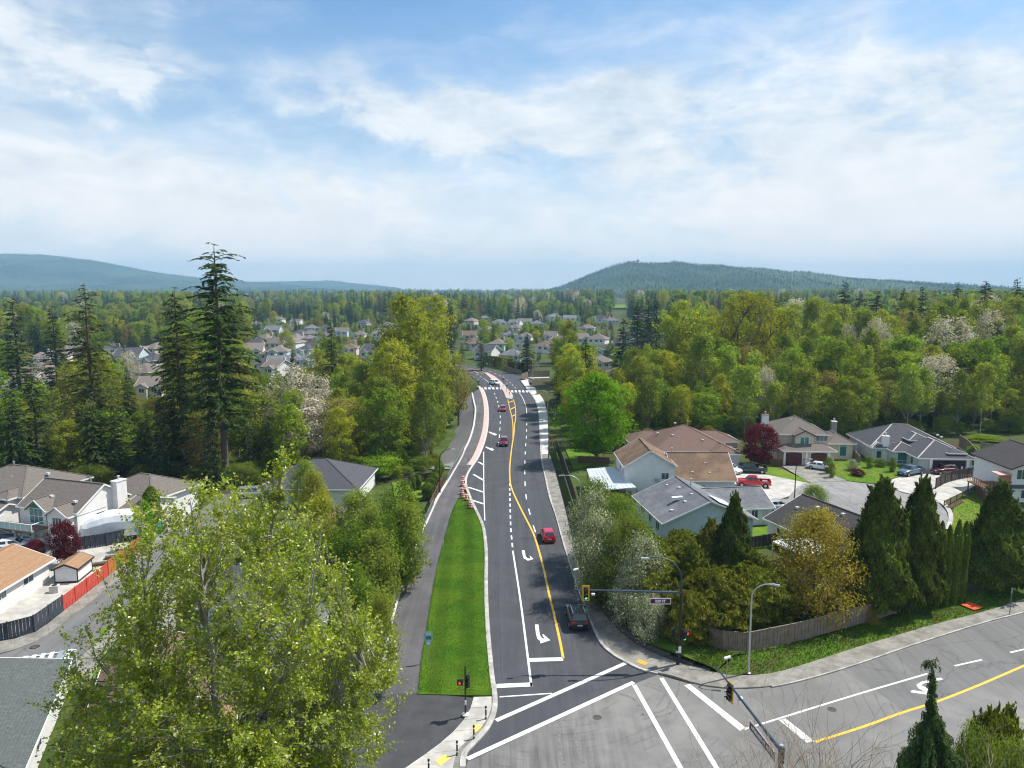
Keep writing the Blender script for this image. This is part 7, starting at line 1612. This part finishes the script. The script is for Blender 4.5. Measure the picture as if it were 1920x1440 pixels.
# ------------------------------------------------------------------ the woods
houses = [o for o in C.objects if o.name.startswith(('house', 'townhouse')) and o.parent is None]
HX = np.array([(o.location.x, o.location.y) for o in houses]); 
corr = np.array([(p.x, p.y) for p in LKw+RKw+PLw+EW+[G(x, 687) for x in range(800, 1010, 8)]+[G(x, 707) for x in range(1000, 1040, 6)]])
far_px = [(px, py, w_) for px, py, w_, *_ in FAR]
def topix(x, y, z):
    d = y*math.cos(PITCH)+(CAM_H-z)*math.sin(PITCH); v = (-y*math.sin(PITCH)-(z-CAM_H)*-math.cos(PITCH)) if False else ((z-CAM_H)*math.cos(PITCH)+y*math.sin(PITCH))
    return 960+FPX*x/d, 720-FPX*v/d
rg = random.Random(2)
def hmax_at(x, y, wm=7, leak=.16):
    """tallest a tree may be here without covering a house the photograph shows"""
    px, py = topix(x, y, 0); m = 99
    for hx, hy, hw in far_px:
        if abs(px-hx) < hw/2+wm and G(hx, hy).y > y+3 and rg.random() > leak: m = min(m, HTOP(hy-1, y))
    return m
def blocked(x, y, r_house=9.5, r_road=4.0):
    if np.min(np.abs(HX[:, 0]-x)+np.abs(HX[:, 1]+5-y)) < r_house*1.35: return True
    return np.min((corr[:, 0]-x)**2+(corr[:, 1]-y)**2) < r_road**2
pts = []
def scatter(n, xr, yr, rmin, cond, tries=14000):
    got = 0
    for _ in range(tries):
        if got >= n: break
        y = rg.uniform(*yr); x = rg.uniform(*xr)
        if abs(x) > .735*y+10 or not cond(x, y): continue
        if any((x-a)**2+(y-b)**2 < rmin**2 for a, b, *_ in pts): continue
        if blocked(x, y): continue
        pts.append((x, y)); got += 1
    return got
def road_x(y): return np.interp(y, [60, 120, 170, 230, 262, 300], [4, 6, 8.5, 11.5, 9, 60])
right_front = lambda x, y: x > road_x(y)+5 and (y > 158+max(0, (x-30)*.12) or (x < 22 and y > 150)) and y < 300
left_front = lambda x, y: x < np.interp(y, [120, 160, 200, 240, 290], [-16, -17, -17, -19, -60]) and y > (128 if x > -42 else 119) and y < 300
scatter(170, (10, 235), (152, 215), 5.6, right_front); scatter(130, (10, 260), (215, 310), 7.2, lambda x, y: x > road_x(y)+6)
scatter(120, (-160, -15), (119, 200), 6.2, left_front); scatter(90, (-225, -15), (200, 300), 8.5, lambda x, y: x < -22 or y > 320)
GR = {'r': 'the right wood', 'l': 'the left wood'}
def where_label(k, x, y, h):
    px, _ = topix(x, y, 0)
    kind = {'alder': 'slender mid-green tree', 'green': 'rounded green tree', 'cotton': 'yellow-green leafing tree', 'olive': 'brownish budding tree', 'fir': 'dark conifer'}[k]
    sz = 'small' if h < 10 else 'tall' if h > 21 else 'large' if h > 16 else 'middling'
    if x > 0:
        at = [(1075, 'beside the right pavement'), (1160, 'around the bright green maple'), (1240, 'above the white two-storey house'), (1320, 'behind the red-brown hipped roof'), (1400, 'right of the red-brown roof'), (1480, 'behind the beige house'), (1560, 'between the beige and grey houses'), (1640, 'behind the grey house, left half'), (1730, 'behind the ridge of the grey house'), (1810, 'behind the open garage'), (1880, 'above the right back fence'), (9999, 'at the right edge of the picture')]
    else:
        at = [(40, 'at the left edge of the picture'), (130, 'behind the leftmost townhouse'), (220, 'around the ragged mossy fir'), (300, 'left of the tallest fir'), (380, 'close left of the tallest fir'), (470, 'behind the silver minivan'), (560, 'left of the pale blossom trees'), (640, 'behind the grey hip roof'), (720, 'above the lime green tree'), (790, 'below the tall cottonwoods'), (9999, 'along the gravel slope by the path')]
    w_ = [t_ for lim, t_ in at if px < lim][0]
    dep = 'front row' if y < (180 if x > 0 else 155) else 'middle rows' if y < 225 else 'back rows'
    return '%s %s %s, %s' % (sz, kind, w_, dep)
cnt = {}
for (x, y) in pts:
    side = 'r' if x > 0 else 'l'; hm = hmax_at(x, y); d = y
    if side == 'r': h = rg.uniform(10, 15) if y < 180 else rg.uniform(13, 21) if y < 215 else rg.uniform(17, 27)
    else: h = rg.uniform(11, 18) if y < 160 else rg.uniform(14, 23) if y < 215 else rg.uniform(15, 24)
    if side == 'l' and x > -60: h = min(h, rg.uniform(12, 19))
    q = rg.random(); px, _ = topix(x, y, 0)
    if side == 'r':
        k = 'alder' if q < .46 else 'green' if q < .64 else 'cotton' if q < .82 else 'olive' if q < .91 else 'fir' if y > 210 else 'green'
    else:
        dark = x < -48
        k = ('fir' if q < .46 else 'green' if q < .66 else 'cotton' if q < .76 else 'olive' if q < .86 else 'alder') if dark else ('alder' if q < .5 else 'green' if q < .7 else 'cotton' if q < .88 else 'olive' if q < .96 else 'fir')
    h0 = h; h = min(h, hm-gz(x, y)+(0 if hm < 90 else 0))
    if h < 4.5: continue
    nv = {'alder': 3, 'green': 2, 'cotton': 3, 'olive': 2, 'fir': 3}[k]; key = k+str(rg.randrange(nv)); p = PROTO[key]
    Rr = p[5]*(h/p[4])**.75*rg.uniform(.85, 1.15)
    if k == 'alder': Rr *= .85; h = min(h*1.12, max(h, hm))
    if h < h0*.7: Rr = min(Rr, h*.4)
    lab_ = {'alder': 'slender mid-green broadleaf tree in %s', 'green': 'rounded green broadleaf tree in %s', 'cotton': 'yellow-green leafing tree in %s', 'olive': 'brownish budding tree in %s', 'fir': 'dark conifer growing in %s'}[k] % GR[side]; lab = where_label(k, x, y, h)
    nm = {'alder': 'alder_tree', 'green': 'broadleaf_tree', 'cotton': 'cottonwood_tree', 'olive': 'budding_tree', 'fir': 'fir_tree'}[k]
    T(nm, key, x, y, h, Rr, lab, 'tree', {'alder': 'slender green trees', 'green': 'rounded green trees', 'cotton': 'yellow-green trees', 'olive': 'budding trees', 'fir': 'dark conifers'}[k]+' of '+GR[side])
by = {}
for o in C.objects:
    if o.parent is None and o.get('group', '').endswith(('left wood', 'right wood', 'above the right wood', 'centre valley', 'beside the path', 'beyond the wood')): by.setdefault(o['label'], []).append(o)
ORD = ['second', 'third', 'fourth', 'fifth', 'sixth', 'seventh', 'eighth', 'ninth', 'tenth']
for lb, os_ in by.items():
    if 1 < len(os_) < 11:
        os_.sort(key=lambda o: o.location.x/o.location.y)
        for i, o in enumerate(os_): o['label'] = lb+(', leftmost' if i == 0 else ', rightmost' if i == len(os_)-1 else ', %s from left' % ORD[i-1])
print('wood trees', len(pts))

# ---- forest that reads as one mass: geometry-nodes copies of the standing trees' crowns
def crown_src(key):
    for o in C.objects:
        if o.name.startswith('crown') and o.data == PROTO[key][1]: return o
def instancer(name, P, S, keys, weights, seed=0, label=None):
    """one object whose points carry copies of a real tree's crown (tree chosen per point)"""
    rng = np.random.default_rng(seed); idx = rng.choice(len(keys), len(P), p=np.array(weights)/sum(weights))
    me = bpy.data.meshes.new(name); me.vertices.add(len(P)); me.vertices.foreach_set('co', np.asarray(P, np.float32).ravel())
    for nm, typ, arr in (('which', 'INT', idx.astype(np.int32)), ('turn', 'FLOAT', rng.uniform(0, 6.28, len(P)).astype(np.float32))):
        at = me.attributes.new(nm, typ, 'POINT'); at.data.foreach_set('value', arr)
    sc = np.zeros((len(P), 3), np.float32)
    for i, k in enumerate(keys):
        m_ = idx == i; H0, R0 = PROTO[k][4], PROTO[k][5]; hh = S[m_]; sc[m_, 2] = hh/H0; sc[m_, 0] = sc[m_, 1] = (hh/H0)**.7*rng.uniform(.9, 1.25, m_.sum())
    at = me.attributes.new('size', 'FLOAT_VECTOR', 'POINT'); at.data.foreach_set('vector', sc.ravel())
    o = link(name, me); o['kind'] = 'stuff'
    if label: o['label'] = label
    ng = bpy.data.node_groups.new(name, 'GeometryNodeTree'); ng.interface.new_socket('Geometry', in_out='INPUT', socket_type='NodeSocketGeometry'); ng.interface.new_socket('Geometry', in_out='OUTPUT', socket_type='NodeSocketGeometry')
    N = ng.nodes; gi = N.new('NodeGroupInput'); go = N.new('NodeGroupOutput'); jn = N.new('GeometryNodeJoinGeometry')
    def attr(nm, dt): a = N.new('GeometryNodeInputNamedAttribute'); a.data_type = dt; a.inputs['Name'].default_value = nm; return a
    wh = attr('which', 'INT'); tu = attr('turn', 'FLOAT'); sz = attr('size', 'FLOAT_VECTOR')
    cx = N.new('ShaderNodeCombineXYZ'); ng.links.new([s for s in tu.outputs if s.enabled][0], cx.inputs[2])
    for i, k in enumerate(keys):
        oi = N.new('GeometryNodeObjectInfo'); oi.inputs['Object'].default_value = crown_src(k); oi.inputs['As Instance'].default_value = True
        ip = N.new('GeometryNodeInstanceOnPoints'); cmp_ = N.new('FunctionNodeCompare'); cmp_.data_type = 'INT'; cmp_.operation = 'EQUAL'
        ints = [s for s in cmp_.inputs if s.type == 'INT']; ng.links.new([s for s in wh.outputs if s.enabled][0], ints[0]); ints[1].default_value = i
        ng.links.new(gi.outputs[0], ip.inputs['Points']); ng.links.new(cmp_.outputs[0], ip.inputs['Selection']); ng.links.new(oi.outputs['Geometry'], ip.inputs['Instance'])
        ng.links.new(cx.outputs[0], ip.inputs['Rotation']); ng.links.new([s for s in sz.outputs if s.enabled][0], ip.inputs['Scale']); ng.links.new(ip.outputs[0], jn.inputs[0])
    ng.links.new(jn.outputs[0], go.inputs[0]); md = o.modifiers.new('copies', 'NODES'); md.node_group = ng; return o
def far_points(n, D0, D1, power, hr, seed, wm):
    rng = np.random.default_rng(seed); P = []; S = []
    for _ in range(n):
        D = D0+(D1-D0)*rng.uniform(0, 1)**power; px = rng.uniform(-70, 1990); x = (px-960)/FPX*D
        if np.min((corr[:, 0]-x)**2+(corr[:, 1]-D)**2) < 36: continue
        if np.min(np.abs(HX[:, 0]-x)+np.abs(HX[:, 1]+5-D)) < 14: continue
        g = gz(x, D); valley = (850 < px < 1250 or 455 < px < 730) and D < 760
        if valley and rng.random() < .45: continue
        if 1148 < px < 1176 and D > 480: continue
        h = rng.uniform(*hr)*(1+.25*math.sin(px*.013+D*.004)); h = min(h, 31.5-g+max(0, D-900)*.002)
        if valley: h *= rng.uniform(.3, .75)
        hm = hmax_at(x, D, wm+3, .10)
        if h > hm: h = hm
        if h < 3.5: continue
        P.append((x, D, g)); S.append(h)
    return np.array(P), np.array(S)
KEYS = ['fir0', 'fir1', 'fir2', 'cotton0', 'cotton2', 'green0', 'green1', 'olive0', 'alder1', 'blossom0', 'spruce']
WT = [5.0, 3.4, 5.0, 1.3, .8, 1.7, 1.3, 1.2, 1.2, .3, 1.4]
P, S = far_points(4200, 296, 760, .8, (12, 22), 5, 3); instancer('woodland', P, S, KEYS, WT, 1, 'mixed woodland between the valley houses and the plain')
P, S = far_points(9000, 700, 3200, 1.35, (15, 25), 6, 1); instancer('woodland', P, S, KEYS, [6.4, 4.4, 6.4, 1.2, .8, 1.6, 1.3, 1.1, 1.2, .2, 1.6], 2, 'distant mixed forest reaching the horizon')
P, S = far_points(5200, 2800, 7500, 1.2, (18, 26), 7, 0); instancer('woodland', P, S, ['fir0', 'fir2', 'green0', 'cotton0'], [3, 3, 2, 1.5], 3, 'far forest along the horizon')
# undergrowth of the two woods
rng = np.random.default_rng(9); P = []; S = []
for _ in range(5200):
    y = rng.uniform(118, 300); x = rng.uniform(-200, 215)
    if abs(x) > .75*y+8 or not (right_front(x, y) or left_front(x, y)) or blocked(x, y, 8, 3.2): continue
    P.append((x, y, gz(x, y)-.2)); S.append(min(rng.uniform(1.5, 4.5), max(1.2, hmax_at(x, y)-gz(x, y))))
instancer('undergrowth', np.array(P), np.array(S), ['green0', 'alder1', 'shrub', 'cedar2'], [2, 2, 3, .6], 4, 'leafy undergrowth of the woods')

# ------------------------------------------------------------------ hills
M_hill = pmat('forested_hillside', (.020, .036, .022), (.038, .058, .030), .95, .004, detail=12, bump=0, c3=(.075, .10, .045), s3=.0012, spec=.05, lo=.4, hi=.6)
def hill(name, prof, D, depth, ntree, seed, th=22, label=None):
    rng = np.random.default_rng(seed); px = np.array([p[0] for p in prof]); py = np.array([p[1] for p in prof])
    xs_px = np.linspace(px[0], px[-1], 130); top = np.interp(xs_px, px, py); hz_ = np.array([max(0.0, HTOP(p, D)) for p in top]); hz_ += rng.normal(0, .6, 130)*(hz_ > 10)
    us = [0, .15, .3, .45, .6, .75, .9, 1, 1.25, 1.6]; prf = [0, .10, .25, .42, .6, .78, .94, 1, .7, 0]
    ph = rng.uniform(0, 6, 4); v = []
    for u, k in zip(us, prf):
        for X_, h_ in zip(xs_px, hz_):
            dd = D-depth+depth*u; nn = .07*math.sin(X_*.03+ph[0]+u*3)+.05*math.sin(X_*.08+ph[1]-u*5)
            v.append(((X_-960)/FPX*D, dd, max(-2, h_*(k+nn*(k > 0)*(k < 1)))-1))
    n = 130; q = [(a*n+i, a*n+i+1, (a+1)*n+i+1, (a+1)*n+i) for a in range(len(us)-1) for i in range(n-1)]
    o = link(name, amesh(name, v, q, True), M_hill); o['kind'] = 'structure'
    V = np.array(v).reshape(len(us), n, 3); P = []
    for _ in range(ntree):
        a = rng.uniform(0, 7.0); i = rng.uniform(0, n-1.01); a0, i0 = int(a), int(i); fa, fi = a-a0, i-i0
        p = (V[a0, i0]*(1-fa)+V[a0+1, i0]*fa)*(1-fi)+(V[a0, i0+1]*(1-fa)+V[a0+1, i0+1]*fa)*fi
        if p[2] > 2: P.append(p)
    for _ in range(ntree//8): i = rng.uniform(0, n-1.01); i0 = int(i); p = V[7, i0]*(1-(i-i0))+V[7, i0+1]*(i-i0); P.append(p) if p[2] > 5 else None
    P = np.array(P); instancer('hill_forest', P, rng.uniform(.6, 1.2, len(P))*th, ['fir0', 'fir2', 'green0'], [4, 4, .5], seed, label)
hill('hill', [(-120, 482), (-40, 478), (40, 476), (110, 480), (190, 489), (240, 499), (300, 511), (360, 519), (440, 526), (520, 532), (600, 540)], 5600, 2300, 6500, 3, 9, 'forest on the left hill')
hill('hill', [(1020, 548), (1050, 538), (1090, 522), (1125, 506), (1150, 497), (1178, 491), (1205, 493), (1240, 495), (1300, 497), (1380, 502), (1430, 505), (1480, 514), (1540, 520), (1620, 525), (1680, 529), (1760, 538), (1850, 548)], 3300, 1500, 8000, 4, 9, 'forest on the right hill')
hill('hill', [(420, 540), (500, 528), (560, 527), (620, 526), (680, 532), (740, 538)], 7800, 1800, 300, 6, 22, 'forest on the far low hill')
tw = empty('lookout_tower', ((1192-960)/FPX*3300, 3290, HTOP(492, 3290)), 0, 'tiny tower on the summit of the right hill', 'tower'); MB().bb(-5, 5, -3, 3, 0, 12).build('tower_body', M_conc_old, tw)

# ------------------------------------------------------------------ air
hb = MB().bb(-8500, 8500, -700, 9800, -9, 330).build('haze', None)
hm_ = bpy.data.materials.new('haze_air'); hm_.use_nodes = True; t = NT(hm_.node_tree); vs = t.n('ShaderNodeVolumePrincipled')
vs.inputs['Color'].default_value = (.42, .73, 1, 1); vs.inputs['Density'].default_value = .00014; vs.inputs['Anisotropy'].default_value = 0
oo = t.n('ShaderNodeOutputMaterial'); t.l(vs.outputs[0], oo.inputs['Volume']); hb.data.materials.append(hm_); hb['kind'] = 'stuff'
hm_.cycles.homogeneous_volume = True if hasattr(hm_.cycles, 'homogeneous_volume') else None
